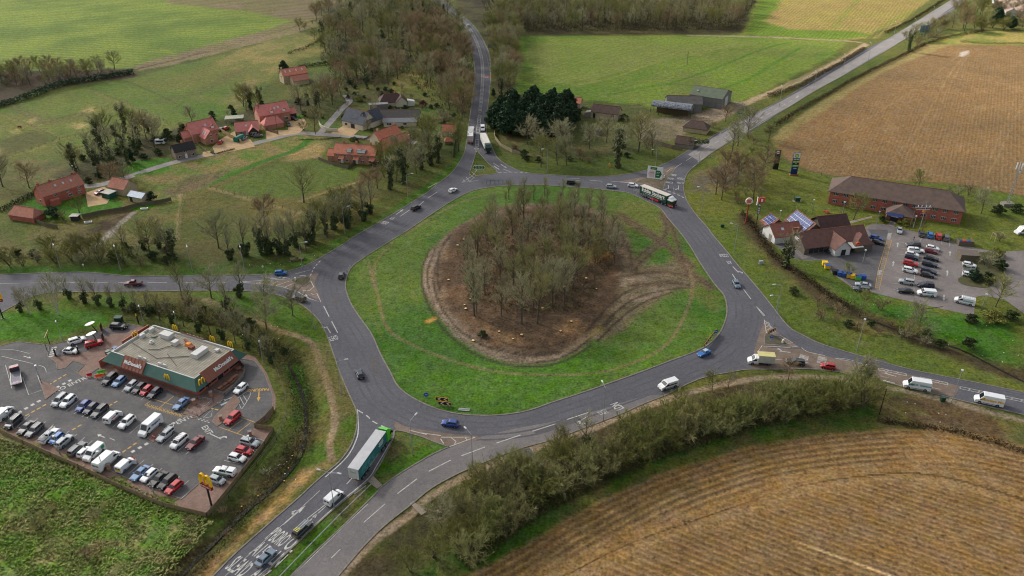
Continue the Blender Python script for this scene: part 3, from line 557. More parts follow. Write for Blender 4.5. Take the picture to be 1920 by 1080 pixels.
def arrow(a,b,kind='s',L=None,m=None,f=None):
 if f:a,b=f(*a),f(*b)
 M=frame_at(a,b);L=L or(G(*b)-G(*a)).length;m=m or mk;w_=.13
 def q(p):m.add([M@Vector((x,y,0))for x,y in p],[tuple(range(len(p)))])
 if kind=='s':q([(-w_,0),(w_,0),(w_,L*.6),(-w_,L*.6)]);q([(-.45,L*.6),(.45,L*.6),(0,L)])
 if kind=='b':
  q([(-w_,0),(w_,0),(w_,L*.7),(-w_,L*.7)]);q([(-.5,L*.66),(.5,L*.66),(0,L)]);q([(0,L*.4),(0,L*.47),(-.8,L*.6),(-.8,L*.53)]);q([(-.6,L*.46),(-.6,L*.7),(-1.15,L*.56)])
 if kind in 'lr':
  q([(-w_,0),(w_,0),(w_,L*.75),(-w_,L*.75)])
  for sg in((-1,)if kind=='l' else(1,)if kind=='r' else(-1,1)):
   q([(0,L*.5),(0,L*.6),(.9*sg,L*.82),(.9*sg,L*.72)]);q([(.75*sg,L*.62),(.8*sg,L*.95),(1.4*sg,L*.80)])
def rtext(s,a,b,size,xs=.5,f=None,m=None,bold=.02):
 if f:a,b=f(*a),f(*b)
 M=frame_at(a,b);V,F=text_mesh(s,size,bold=bold,xs=xs);(m or mk).add([M@Vector(v)for v in V],F)
mdash('1205 757, 1150 770, 1120 780, 1060 792, 1040 800',.1,99)
for s in('998 809, 1042 795','1063 787, 1105 773','931 831, 976 816','865 855, 909 838.5','804 884, 845 863','745 926, 782 898','1082 798, 1098 794'):mline(s,.25)
for s in('682 980, 722 945','621 1047, 638 1030','576 973, 616 942'):mline(s,.18)
for s in('607 574, 617 594','622 603, 633 624','1415 571, 1434 592','1393.5 542, 1408 561','1373 514, 1380 525','803 352, 820 343','803 371, 820 360','784 387, 795 377','750 406, 768 394'):mline(s,.25)
for s in('1060 336, 1088 334.5','1076 339, 1095 337.5','1105 338, 1130 340','1146 340, 1180 343'):mline(s,.2)
mdash('1060 331, 1010 328, 985 326',.1,99)
mdash('672 770, 688 780, 702 792, 737 808',1.6,1.2,.3)
mline('670 768, 672 800, 668 825, 650 858, 610 895',.25);mline('490 1082, 530 1043, 590 985, 640 940, 690 898, 707 872, 733 828',.22)
mdash('585 973, 640 923, 650 908',6,1.2,.15);mline('498 1075, 530 1045',.12);mline('626 955, 590 985',.15);mline('650 908, 660 897',.18)
mdash('430 1080, 470 1042, 530 990, 585 940',30,.1,.12);mline('418 1084, 520 993, 600 920',.1)
mline('548 1080, 590 1040, 640 992, 690 945',.15)
for s in('790 812, 827 817','827 820, 880 820','842 838, 891 820','846 821, 855 828, 851 836','768 807, 800 815','826 823, 832 832','872 821, 876 825'):mline(s,.2,sm=0)
mdash('0 532, 120 530, 250 530, 445 530',6,3,.15)
mline('445 529.5, 490 532, 530 538, 560 548, 580 560, 602 567, 594 550, 588 553, 583 550',.22,sm=0);mline('445 528.5, 500 526, 543 523',.22)
for a,b in((484,490),(498,507),(508,520),(517,540),(535,555),(552,570)):mline(f'{a} {532+(a-484)*.12} , {b+2} {526+(a-484)*.05}',.18,sm=0)
mline('568 545, 581 545, 588 538',.2,sm=0);mline('581 524, 589 539',.25,sm=0)
mline('497 521, 530 519',.14);mline('553 514, 583 506',.16);mline('553 516, 553 516.5',.1)
mdash('582 517, 590 501, 605 485',1.2,1.0,.3)
arrow((507,523),(541,520),'b');arrow((620,625),(610,608),'l')
rtext("SLEA'D",(625,635),(615,617),3.2,.27,bold=.05)
mline('541 563, 541 563.5',.1)
rtext('A15',(735,410),(754,397),3,.3,bold=.05);rtext("P'BORO",(721,418),(742,405),3,.25,bold=.05);arrow((742,403),(757,392),'s')
mline('880 341, 893 330, 906 327',.1)
mline('852 361, 870 346',.01)
for s in('866 342, 886 330, 895 318','866 342, 880 341, 898 338','872 341, 868 337','880 340, 874 332','889 334, 880 326','893 330, 884 322'):mline(s,.18,sm=0)
def ladder(sa,sb,step,wd=.16,rung=.8,on=None):
 A,B=catmull(P2(sa),6),catmull(P2(sb),6);ribbon(A,wd,ZM,mbx=mk);ribbon(B,wd,ZM,mbx=mk)
 acc=0;flip=0
 for i in range(1,len(A)):
  seg=(A[i]-A[i-1]).length;acc+=seg
  while acc>step:
   acc-=step;t=1-acc/seg if seg else 0;p=A[i-1].lerp(A[i],max(0,min(1,t)))
   q=min(B,key=lambda v:(v-p).length);j=B.index(q)
   r=B[min(len(B)-1,j+1)]
   ribbon([p,q.lerp(r,.3)],rung,ZM,mbx=mk)
ca=catmull(P2('893.5 280, 895 262, 896 246, 899 220, 902 190, 904.5 160, 905 132, 902 105, 894 80, 882 56, 868 38, 852 24'),6)
cum=0;k=0
for i in range(0,len(ca)-1):
 a,b=ca[i],ca[i+1];d=(b-a);L=d.length;d=d/L;nrm=Vector((-d.y,d.x,0));t=0
 while t<L:
  c=a+d*t;hw=.75
  for sg in(-1,1):ribbon([c+nrm*hw*sg,c+nrm*hw*sg+d*2.6],.2,ZM,mbx=mk)
  ribbon([c-nrm*hw,c+nrm*hw],.3,ZM,mbx=mk);ribbon([c+d*2.6-nrm*hw,c+d*2.6+nrm*hw],.3,ZM,mbx=mk);t+=4.0
mline('893 283, 889 298, 886 306',.2)
mline('877 262, 880 225, 886 180, 891 140, 889 117',.12);mline('915 262, 912 232, 917 180, 920.5 140, 918 103, 907 76',.14)
for s in('925 306, 936 313','926 312, 937 319','939 309, 950 315','943 317, 956 322'):mline(s,.22)
arrow((926,311),(937,319),'s');arrow((939,308),(951,316),'s');mdash('934 324, 960 323, 1000 325',1.4,.8,.3)
RED=mat('red_anti_skid',(150,88,72),.9,noise=.6,nscale=1)
for s in('905 145, 920 145, 920 142, 905 142','860 41, 872 40, 870 37, 858 38'):sheet('red_speed_patch',[gpts(s)],.05,RED)
rtext('30',(912,145),(912,140),2.8,.8)
mdash('1268 313, 1295 296, 1326 276, 1360 258, 1420 225, 1500 180',5,4,.22)
mline('1250 322, 1257 317, 1268 314, 1258 322, 1250 332',.2,sm=0);mline('1160 341, 1190 342, 1215 334, 1245 325',.18);mline('1191 342, 1197 336',.15)
mline('1299 313, 1308 307',.2);mline('1308 304, 1333 288, 1373 263, 1430 230, 1527 171, 1627 115, 1713 62, 1800 8',.22)
mline('1350 249, 1413 216, 1490 173, 1580 120, 1640 86, 1713 46, 1780 3',.14)
for s,a,b in(("FERRY",(1263,328),(1259,334)),("SLEA'D",(1257,335),(1254,341)),("L'COLN",(1277,335),(1276,341)),("K'LYNN",(1255,342),(1253,348)),("K'LYNN",(1276,343),(1275,349))):
 rtext(s,a,b,2.8,.3,bold=.04)
arrow((1253,347),(1253.5,357),'r');arrow((1272,348),(1272,358),'r');mline('1263 352, 1264 361',.15);mdash('1244 355, 1270 365, 1284 372',1.3,1,.35)
arrow((1497,178),(1493,184),'s');mline('1404 234, 1411 230',.3)
rtext("L'COLN",(1357,479),(1363,490),3.0,.27,bold=.05);rtext('A15',(1367,492),(1373,503),3.0,.3,bold=.05);arrow((1374,500),(1388,515),'l')
mline('1415 571, 1431 592',.25);mline('1427 586, 1432 593',.2)
for s in('1433 600, 1437 625','1435 602, 1450 617, 1454 622','1436 607, 1440 604, 1444 609','1437 613, 1441 610, 1446 615','1439 619, 1444 615, 1449 620','1441 626, 1446 621, 1452 625','1463 629, 1486 643, 1473 645','1464 637, 1472 635','1453 630, 1463 630','1485 651, 1495 650','1432 651, 1450 650, 1482 652','1425 654, 1421 660','1429 648, 1426 653'):mline(s,.18,sm=0)
mline('1503 652, 1515 660, 1547 667',.16);rtext("FERRY",(1508,671),(1500,669),3.2,.3,bold=.05);rtext("K'LYNN",(1542,676),(1533,674),3.2,.3,bold=.05);arrow((1482,661),(1455,658),'r');mdash('1450 674, 1500 678, 1560 690, 1640 708',3,3,.12)
for s in('1566 672, 1620 683, 1630 684','1566 672, 1590 674, 1630 686'):mline(s,.12)
for x0,y0 in((1647,690),(1725,707),(1800,725),(1880,742),(1960,760)):
 mline(f'{x0} {y0}, {x0+52} {y0+11}',.16);mline(f'{x0} {y0+4}, {x0+52} {y0+15}',.16);mline(f'{x0} {y0}, {x0} {y0+4}',.16);mline(f'{x0+52} {y0+11}, {x0+52} {y0+15}',.16)
 for t in(15,33):mline(f'{x0+t} {y0+4+t*.21}, {x0+t+5} {y0+1+t*.21}',.16)
arrow((1680,706),(1651,698),'r');arrow((1678,719),(1650,712),'s');mdash('1650 705, 1720 721, 1800 738',2,4,.1)
rtext('LDN',(1158,762),(1150,765),3.2,.45,bold=.05);rtext('A15',(1131,773),(1123,776),3.2,.3,bold=.05);arrow((1102,781),(1076,796),'l')
rtext("P'BORO'",(522,1009),(547,987),5.0,.24,bold=.06);rtext("A15",(487,1033),(510,1013),5.0,.3,bold=.08);rtext("SLEA'D",(448,1064),(471,1044),5.2,.27,bold=.08)
rtext("OL",(548,1022),(571,1001),5.0,.35,bold=.08);rtext("A17",(486,1078),(510,1058),5,.28,bold=.08);rtext("LN",(520,1050),(541,1030),5.0,.35,bold=.07)
arrow((531,984),(573,948),'b');arrow((575,982),(597,962),'s')
def bays(a,b,n,tox,toy,f=Z1,wd=.11,m=None):
 for i in range(n+1):
  x=a[0]+(b[0]-a[0])*i/n;y=a[1]+(b[1]-a[1])*i/n
  mline([(x,y),(x+tox,y+toy)],wd,f=f,sm=0,m=m)
bays((516,382),(715,458),6,55,-50);bays((655,410),(715,458),1,0.1,0)
bays((255,488),(415,545),4,72,-62);bays((440,552),(700,645),6,72,-62)
bays((816,690),(940,735),3,72,-62)
bays((35,590),(390,735),9,78,-70);bays((650,835),(875,940),5,80,-72);mline('918 960, 1004 886',.14,Z1)
bays((1345,668),(1262,756),2,-85,-28);mline('1135 766, 1222 783',.12,Z1);mline('1070 880, 1110 897',.12,Z1);mline('1085 832, 1165 852',.12,Z1)
for s in('733 485, 920 540, 965 478','733 485, 775 455, 800 430','800 505, 880 440','775 455, 960 512'):mline(s,.13,Z1,0,my)
for i in range(9):
 x=745+i*20;mline([(x,478+i*6),(x+15,500+i*6)],.1,Z1,0,my);mline([(x+15,478+i*6),(x,500+i*6)],.1,Z1,0,my)
mline('1108 596, 1245 645',.14,Z1,0,my);mline('1220 548, 1308 578',.14,Z1,0,my);mline('1155 612, 1228 560',.12,Z1,0,my);mline('1200 628, 1268 575',.12,Z1,0,my)
for a,b in(('245 385','335 330'),('365 612','430 575'),('550 490','618 452'),('130 540','240 478'),('620 725','716 660'),('1065 500','1125 516')):
 mdash(a+','+b,.9,.5,.35,Z1,my)
for a,b in(('285 398','385 345'),('92 525','222 452'),('665 725','760 672'),('838 600','945 540')):
 mdash(a+','+b,.8,.8,.8,Z1)
for a in((1100,486),(1120,478),(1140,496)):pass
for i in range(3):mline([(1100+i*18,476+i*10),(1135+i*18,460+i*10)],.6,Z1,0)
for i in range(5):mline([(262-i*4,196+i*11),(288-i*4,192+i*11)],.6,Z1,0)
for i in range(3):mline([(1200+i*14,455-i*12),(1222+i*14,505-i*20)],.12,Z1,0)
mline('1188 460, 1255 415, 1268 425, 1260 450, 1225 505',.13,Z1)
rtext('NO ENTRY',Z1(367,378),Z1(350,362),2.0,.9);rtext('NO ENTRY',Z1(915,568),Z1(898,552),2.0,.9)
rtext('EXIT',Z1(1048,612),Z1(1066,604),2.0,.9);rtext('PARKING',Z1(1308,408),Z1(1305,420),1.6,.8,m=my)
arrow((1312,415),(1308,468),'s',f=Z1,m=my);arrow((1190,440),(1185,442),'s',f=Z1,L=4);arrow((530,650),(512,642),'s',f=Z1,L=2.5);mline('555 652, 582 664',.14,Z1)
mdash('995 548, 1070 572',.5,.5,.2,Z1);mdash('1002 556, 1074 580',.5,.5,.2,Z1);mline('1030 548, 1078 505, 1068 545, 1030 552',.12,Z1,0)
arrow((1062,630),(1100,648),'l',f=Z1,L=5);arrow((120,238),(158,248),'s',f=Z1);mline('8 238, 80 255, 165 275',.12,Z1);mline('195 283, 225 295, 235 320',.12,Z1);mline('0 206, 70 206, 150 225',.1,Z1)
for s in('28 283, 60 400','115 345, 145 433, 210 410','190 335, 235 458'):mline(s,.13,Z1,0)
for s in('1175 560, 1135 640, 1125 900',):mline(s,.12,ZB,0)
for i in range(9):y=600+i*37;x=1165-i*7;mline([(x-115,y-10),(x+118,y+18)],.1,ZB,0)
for x in(1210,1255,1303,1352):mline([(x,520+(x-1210)*.3),(x-2,572+(x-1210)*.3)],.1,ZB,0)
for a,b in(((1022,620),(1024,590)),((992,740),(998,705)),((1353,675),(1354,645)),((1335,800),(1337,770)),((1316,920),(1315,950))):arrow(a,b,'s',f=ZB,L=4)
for i in range(6):mline([(960-i*1.6,533+i*7),(985-i*1.6,533+i*7)],.45,ZB,0)
for i in range(4):mline([(897-i*1.6,770+i*7),(925-i*1.6,770+i*7)],.45,ZB,0)
mline('985 575, 925 800, 905 890',.12,ZB,0,my);mline('955 575, 900 760, 880 880',.12,ZB,0,my)
for i in range(22):t=i/22;mline([(985-78*t,575+310*t),(952-72*t,590+300*t)],.1,ZB,0,my)
tag(mk.build('road_markings',WHITE,fix=False),kind='structure');tag(my.build('yellow_markings',YEL,fix=False),kind='structure')
WAT=mat('brook_water',(24,26,22),.5,spec=.2)
tag(ribbon(catmull(gpts('540 676, 568 740, 572 800, 560 850, 520 900, 450 960, 380 1030, 320 1090',-1),4),.8,-1.0).build('brook',WAT),kind='structure')
tag(ribbon(catmull(gpts('1620 590, 1700 620, 1800 650, 1880 690, 1960 730',-1),4),.5,-.8).build('ditch_water',WAT),kind='structure')
TW={'olive':mat('olive_twigs',(144,142,94),.95,rand=.18,spec=.1),'grey':mat('grey_brown_twigs',(156,152,120),.95,rand=.18,spec=.1),'brown':mat('brown_twigs',(148,128,100),.95,rand=.16,spec=.1),'moss':mat('mossy_twigs',(126,128,72),.95,rand=.16,spec=.1)}
BARK=mat('bark',(92,84,66),.95,noise=.8,nscale=1.5);BIRCH=mat('pale_bark',(190,182,168),.9,noise=.6,nscale=2,col2=(110,100,90))
IVY=mat('ivy_leaves',(78,92,48),.8,noise=.9,nscale=.9,col2=(48,62,32),rand=.2);EVG=mat('evergreen_leaves',(52,80,46),.85,noise=1,nscale=.5,col2=(30,50,30),rand=.15)
LEAF=mat('bush_leaves',(70,84,38),.85,noise=.9,nscale=.6,col2=(48,56,26),rand=.2);YLEAF=mat('yellow_green_leaves',(128,128,56),.85,noise=.8,nscale=.8,col2=(96,96,40))
REDL=mat('red_brown_leaves',(112,60,44),.85,noise=.8,nscale=.8);HEDG=mat('brown_hedge_twigs',(84,72,54),.95,noise=.8,nscale=.4,col2=(56,54,34),spec=.1)
def rv(rn):return Vector((rn.uniform(-1,1),rn.uniform(-1,1),rn.uniform(-1,1)))
def twig(mb,p,d,L,w_,rn):
 s=d.cross(rv(rn));s=s.normalized()*w_ if s.length>1e-3 else Vector((w_,0,0));q=p+d*L
 mb.add([p-s,p+s,q+s*.4,q-s*.4],[(0,1,2,3)])
def leafs(mb,c,r,n,size,rn,fl=1.0):
 for _ in range(n):
  v=rv(rn)
  while v.length>1:v=rv(rn)
  v=v*(.45+.55*rn.random())/max(v.length,.3)*v.length**.5
  p=Vector((c[0]+v.x*r[0],c[1]+v.y*r[1],c[2]+v.z*r[2]));a=rv(rn).normalized()*size*rn.uniform(.6,1.3);b=a.cross(rv(rn)).normalized()*a.length*.8
  mb.add([p-a,p-b,p+a,p+b],[(0,1,2,3)])
def bare(seed,H,spread,base=.25,up=.8,nl=14,ns=6,nt=9,tw=.035,stems=1):
 rn=random.Random(seed);T=MB();K=MB();rt=H*.016+.05
 for st in range(stems):
  o=Vector((rn.uniform(-.5,.5),rn.uniform(-.5,.5),0))if stems>1 else Vector((0,0,0))
  lean=Vector((rn.uniform(-.1,.1),rn.uniform(-.1,.1),1))if stems==1 else Vector((rn.uniform(-.4,.4),rn.uniform(-.4,.4),1))
  top=o+lean*H*.86;mid=o.lerp(top,.5)+Vector((rn.uniform(-.3,.3),rn.uniform(-.3,.3),0));T.tube(o,mid,rt,rt*.6,6,cap=False);T.tube(mid,top,rt*.6,rt*.12,5,cap=False)
  n=max(5,nl//stems)
  for i in range(n):
   t=base+(1-base)*(i+rn.random())/n;p=(o.lerp(mid,t*2)if t<.5 else mid.lerp(top,t*2-1));a=rn.uniform(0,6.283)
   rad=spread*(1.15-.8*abs(t-base-.15)/(1-base))*rn.uniform(.7,1.15)
   d=Vector((math.cos(a),math.sin(a),up*rn.uniform(.6,1.5)));L=rad*math.sqrt(1+up*up)*.8;d.normalize()
   e=p+d*L+Vector((0,0,L*.12));m=p.lerp(e,.5)-Vector((0,0,L*.06));T.tube(p,m,rt*.32,rt*.2,4,cap=False);T.tube(m,e,rt*.2,.02,3,cap=False)
   for j in range(ns):
    u=.25+.75*(j+rn.random())/ns;q=p.lerp(m,u*2)if u<.5 else m.lerp(e,u*2-1)
    d2=(d+rv(rn)*.9+Vector((0,0,.35*up))).normalized();L2=L*rn.uniform(.3,.5);twig(K,q,d2,L2,tw*1.3,rn)
    for k in range(nt):
     g=q+d2*L2*rn.uniform(.15,1);d3=(d2+rv(rn)*.85+Vector((0,0,.25*up))).normalized();twig(K,g,d3,L*rn.uniform(.14,.3),tw,rn)
 return T,K
def bare_kind(seed,name='bare_tree',tm=None,trunk_m=None,ivy=0,**kw):
 T,K=bare(seed,**kw);ob=dict();ob['trunk']=T.mesh('trunk',trunk_m or BARK,fix=False);ob['crown']=K.mesh('crown',tm,fix=False)
 if ivy:
  rn=random.Random(seed+5);Iv=MB();H=kw['H']
  for i in range(9):leafs(Iv,(rn.uniform(-.3,.3),rn.uniform(-.3,.3),H*ivy*(i+.5)/9),(.9-.03*i,.9-.03*i,H*ivy/10),60,.26,rn)
  for i in range(5):
   a=rn.uniform(0,6.28);h=H*ivy*rn.uniform(.5,1.1);leafs(Iv,(math.cos(a)*1.1,math.sin(a)*1.1,h),(.7,.7,1.1),50,.24,rn)
  ob['ivy']=Iv.mesh('ivy',IVY,fix=False)
 return ob
def leafy_kind(seed,lobes,size,m,n=240,trunk=2.0):
 rn=random.Random(seed);T=MB();T.tube((0,0,0),(0,0,trunk),.2,.12,6,cap=False);K=MB()
 for(c,r)in lobes:
  leafs(K,c,r,n,size,rn)
 return{'trunk':T.mesh('trunk',BARK,fix=False),'crown':K.mesh('crown',m,fix=False)}
def blob(seed,H,R,k=12,cone=0.0):
 rn=random.Random(seed);out=[((0,0,H*.5),(R*.55,R*.55,H*.42))]
 for i in range(k):
  z=H*(.18+.74*(i+.5)/k);rr=R*(math.sin(math.pi*min(.97,(z/H)**.8))*(1-cone)+cone*(1-z/H)*1.1);a=i*2.4+rn.random()
  out.append(((math.cos(a)*rr*.6,math.sin(a)*rr*.6,z),(rr*.55+.3,rr*.55+.3,H*.13)))
 return out
PK={}
for i in range(4):
 PK[f'slim{i}']=bare_kind(10+i,tm=TW['olive']if i%2 else TW['grey'],H=14,spread=3.7,base=.24,up=1.25,nl=24,ns=7,nt=14,tw=.019)
 PK[f'round{i}']=bare_kind(20+i,tm=TW[('olive','grey','brown','moss')[i]],H=10,spread=4.2,base=.2,up=.75,nl=24,ns=8,nt=13,tw=.022)
 PK[f'bushy{i}']=bare_kind(30+i,tm=TW[('moss','olive','moss','olive')[i]],H=7.0,spread=3.4,base=.08,up=.9,nl=30,ns=8,nt=14,tw=.023,stems=3)
 PK[f'shrub{i}']=bare_kind(40+i,tm=TW[('brown','olive','brown','grey')[i]],H=3.2,spread=2.0,base=.05,up=.8,nl=18,ns=6,nt=9,tw=.03,stems=3)
for i in range(3):
 PK[f'ivy{i}']=bare_kind(50+i,tm=TW['grey'],ivy=(.75,.55,.9)[i],H=10,spread=2.6,base=.4,up=1.2,nl=12,ns=5,nt=7)
 PK[f'thin{i}']=bare_kind(60+i,tm=TW[('grey','olive','grey')[i]],ivy=(.3,0,.4)[i],H=10,spread=2.3,base=.35,up=1.5,nl=15,ns=7,nt=9,tw=.02)
 PK[f'ever{i}']=leafy_kind(70+i,blob(70+i,11,4.6,20,.15),.36,EVG,330)
 PK[f'cone{i}']=leafy_kind(80+i,blob(80+i,7,2.0,10,.7),.26,EVG,180)
 PK[f'bush{i}']=leafy_kind(90+i,blob(90+i,3.0,1.9,7),.2,LEAF if i else EVG,170,.8)
PK['yellow']=leafy_kind(99,blob(99,3.4,3.2,9),.2,YLEAF,220,.8);PK['red']=leafy_kind(98,blob(98,4,2.6,9),.2,REDL,200,1)
PK['birch']=bare_kind(97,tm=TW['grey'],trunk_m=BIRCH,H=12,spread=3.2,base=.12,up=1.6,nl=26,ns=6,nt=8,tw=.028)
LBL={'slim':('slender_tree','tree'),'round':('bare_tree','tree'),'bushy':('bushy_tree','tree'),'shrub':('bare_shrub','shrub'),'ivy':('ivy_clad_tree','tree'),'thin':('young_tree','tree'),'ever':('evergreen_tree','tree'),'cone':('conifer','tree'),'bush':('leafy_bush','bush'),'yellow':('yellow_bush','bush'),'red':('red_leaved_shrub','shrub'),'birch':('birch_tree','tree')}
def tree(kind,x,y,s=1.0,label=None,group=None,sz=None,rn=random):
 k=kind if kind in PK else kind+str(rn.randrange(len([q for q in PK if q[:-1]==kind])));b=k.rstrip('0123456789');nm,cat=LBL[b]
 z=-0.05;s=s*(1.38 if y>205 and b in('round','ivy','thin','birch','ever')and s>.5 and not(group or '').endswith('below the top left field')and b!='ever' and group!='saplings on the north edge of the roundabout wood' else 1.0);r=thing(nm,label,cat,(x,y,z),rn.uniform(0,6.28),group);r.scale=(s,s,sz or s)
 for pn,me in PK[k].items():link(pn,me,r)
 return r
def inpoly(p,P):
 c=False;n=len(P)
 for i in range(n):
  a,b=P[i],P[i-1]
  if(a[1]>p[1])!=(b[1]>p[1])and p[0]<(b[0]-a[0])*(p[1]-a[1])/(b[1]-a[1])+a[0]:c=not c
 return c
def wood(s,kinds,gap,smin,smax,label,group,seed=1,mx=400):
 P=gpts(s);rn=random.Random(seed);xs=[p.x for p in P];ys=[p.y for p in P];got=[]
 for _ in range(9000):
  p=(rn.uniform(min(xs),max(xs)),rn.uniform(min(ys),max(ys)))
  if not inpoly(p,P)or any((p[0]-q[0])**2+(p[1]-q[1])**2<gap*gap for q in got):continue
  got.append(p)
  if len(got)>=mx:break
 for p in got:
  k=rn.choice(kinds);tree(k,p[0],p[1],rn.uniform(smin,smax),label[k]if isinstance(label,dict)else label,group if not isinstance(group,dict)else group[k],rn=rn)
 return got
def solo(lst):
 for t in lst:
  k,px,py,s,lab=t[:5];p=G(px,py);tree(k,p.x,p.y,s,lab,t[5]if len(t)>5 else None)
SL='tall slender leafless tree in the wood on the muddy roundabout';SG='slender trees of the roundabout wood'
wood('885 450, 920 425, 1000 412, 1040 420, 1060 470, 1070 540, 1050 560, 1000 555, 960 575, 930 600, 892 602, 878 560, 872 500',['slim'],6.4,.65,1.0,SL,SG,5,90)
wood('1040 420, 1090 400, 1130 410, 1158 450, 1165 485, 1140 500, 1110 485, 1070 470',['slim'],5.2,.6,.85,SL,SG,6,60)
wood('900 410, 960 390, 1040 385, 1090 395, 1000 405, 930 420',['slim'],8.5,.5,.7,SL,SG,7,30)
for px,py in((978,607),(1007,606),(1036,575),(1057,580),(889,592),(1000,580),(1075,540)):p=G(px,py);tree('slim',p.x,p.y,1.15,SL,SG)
wood('930 378, 1000 362, 1100 370, 1130 392, 1060 392, 960 392',['thin1'],5,.55,.8,'thin leafless sapling on the north edge of the roundabout wood','saplings on the north edge of the roundabout wood',6)
solo([('bushy',1118,492,.9,'leafless bush with pale reeds at the eastern edge of the roundabout wood'),('bush',905,632,.7,'low green bramble bush on the bare soil south-west of the roundabout wood')])
wood('850 1040, 875 985, 930 935, 1000 905, 1080 872, 1150 845, 1250 800, 1330 780, 1420 765, 1520 752, 1600 752, 1640 765, 1560 785, 1450 792, 1350 815, 1230 860, 1120 905, 1010 965, 930 1020, 880 1070',['bushy'],3.9,.8,1.2,'olive leafless bushy tree in the belt between southern road and brown field','bushy trees of the belt beside the brown field',8,150)
wood('730 1085, 780 1050, 830 1000, 880 985, 900 990, 860 1020, 800 1085',['bushy','shrub'],4,.6,.9,{'bushy':'small leafless tree at the south-west end of the belt beside the road','shrub':'low leafless shrub at the south-west end of the belt beside the road'},{'bushy':'small trees at the belt end','shrub':'shrubs at the belt end'},9)
solo([('round',890,905,.55,'small leafless tree between the southern slip road and footpath'),('thin',1104,850,1.1,'lone young tree beside the lamp post on the southern verge'),('shrub',1050,850,1.2,'brown leafless shrub on the verge left of the lone young tree'),('ivy',1010,912,.8,'ivy clad tree at the front of the southern belt'),('round3',1335,735,.6,'leafless tree rising from the footpath verge near the white dropside van'),('bushy',1620,735,1.0,'ivy dark bushy tree at the east end of the southern belt'),('ivy',1600,748,.7,'ivy wrapped tree at the east end of the southern belt'),('round2',1478,712,.62,'reddish leafless tree in front of the queue behind the box van'),('round1',1608,722,.85,'grey leafless tree hiding a dark car on the eastern road'),('round1',1365,728,.5,'small olive tree on the verge south of the blue convertible')])
wood('1340 790, 1400 770, 1500 760, 1600 760, 1560 782, 1440 800, 1340 825',['bushy'],4,.7,.9,'green tinged bushy tree at the back of the southern belt','bushy trees at the back of the southern belt',10)
LB={'round':'broad leafless tree in the wood west of the northern road','ever':'dark evergreen tree in the wood west of the northern road','ivy':'ivy clad tree in the wood west of the northern road','shrub':'leafless shrub in the wood west of the northern road','slim':'tall leafless tree in the wood west of the northern road'}
GB={k:v.replace('tree in','trees in').replace('shrub in','shrubs in')for k,v in LB.items()}
wood('610 60, 640 30, 720 -5, 810 4, 838 30, 862 62, 874 95, 880 140, 876 215, 850 232, 830 195, 800 160, 770 135, 720 165, 690 185, 650 170, 680 120, 640 105, 600 120',['round','round','slim','ivy'],8.8,.8,1.2,LB,GB,11,130)
wood('560 62, 600 40, 640 12, 700 -4, 640 -4, 610 20, 570 50',['round','shrub'],8,.6,.9,{'round':'leafless hedgerow tree along the top brown field','shrub':'leafless hedgerow shrub along the top brown field'},{'round':'hedgerow trees of the top brown field','shrub':'hedgerow shrubs of the top brown field'},12)
wood('932 30, 958 12, 985 30, 972 62, 968 120, 962 176, 938 176, 930 140, 926 100, 912 62',['round'],6.5,.7,1.0,'grey leafless tree in the strip east of the northern road','trees in the strip east of the northern road',13)
wood('925 24, 1100 26, 1250 24, 1400 22, 1392 45, 1380 54, 1240 58, 1100 59, 980 60, 945 45',['slim','slim','slim','round'],7.5,.85,1.15,{'round':'broad leafless tree in the wood above the green field','slim':'tall leafless tree in the wood above the green field'},{'round':'broad trees of the wood above the green field','slim':'tall trees of the wood above the green field'},14,120)
wood('-60 134, 0 134, 120 132, 225 130, 215 144, 100 162, -60 162',['shrub','round'],5.5,.8,1.1,{'shrub':'purple brown leafless shrub in the copse below the top left field','round':'leafless tree in the copse below the top left field'},{'shrub':'shrubs of the copse below the top left field','round':'trees of the copse below the top left field'},15,70)
wood('1755 55, 1780 30, 1830 8, 1925 0, 1990 0, 1990 58, 1900 60, 1830 60',['round','bushy'],6,.8,1.1,{'round':'leafless tree in the thicket at the top right corner','bushy':'olive bushy tree in the thicket at the top right corner'},{'round':'bare trees of the top right thicket','bushy':'bushy trees of the top right thicket'},16,60)
wood('1690 70, 1730 50, 1790 30, 1770 62, 1720 85',['shrub'],6,1.0,1.5,'pale brown leafless shrub beside the far road sign','shrubs beside the far road sign',17)
solo([('ever',1868,42,1.0,'dark pine at the edge of the top right thicket'),('ever',1895,55,.8,'shorter dark pine by the glasshouse roofs'),('ivy',1703,97,1.05,'lone ivy covered tree in the hedge beside the far road')])
wood('815 1000, 850 960, 880 935, 930 900, 1000 872, 1060 848, 1100 850, 960 900, 880 960, 840 1000',['bushy','bushy','round1'],4.4,.65,.95,{'bushy':'olive leafless tree crowding the footpath south of the slip road','round1':'grey leafless tree crowding the footpath south of the slip road'},{'bushy':'olive trees along the southern footpath','round1':'grey trees along the southern footpath'},41,60)
wood('765 60, 830 55, 865 100, 880 150, 878 215, 860 235, 835 190, 800 140, 770 110',['bushy','round2'],6.5,.9,1.25,{'bushy':'brown bushy tree crowding the west side of the northern road','round2':'reddish leafless tree crowding the west side of the northern road'},{'bushy':'bushy trees beside the northern road','round2':'reddish trees beside the northern road'},42,60)
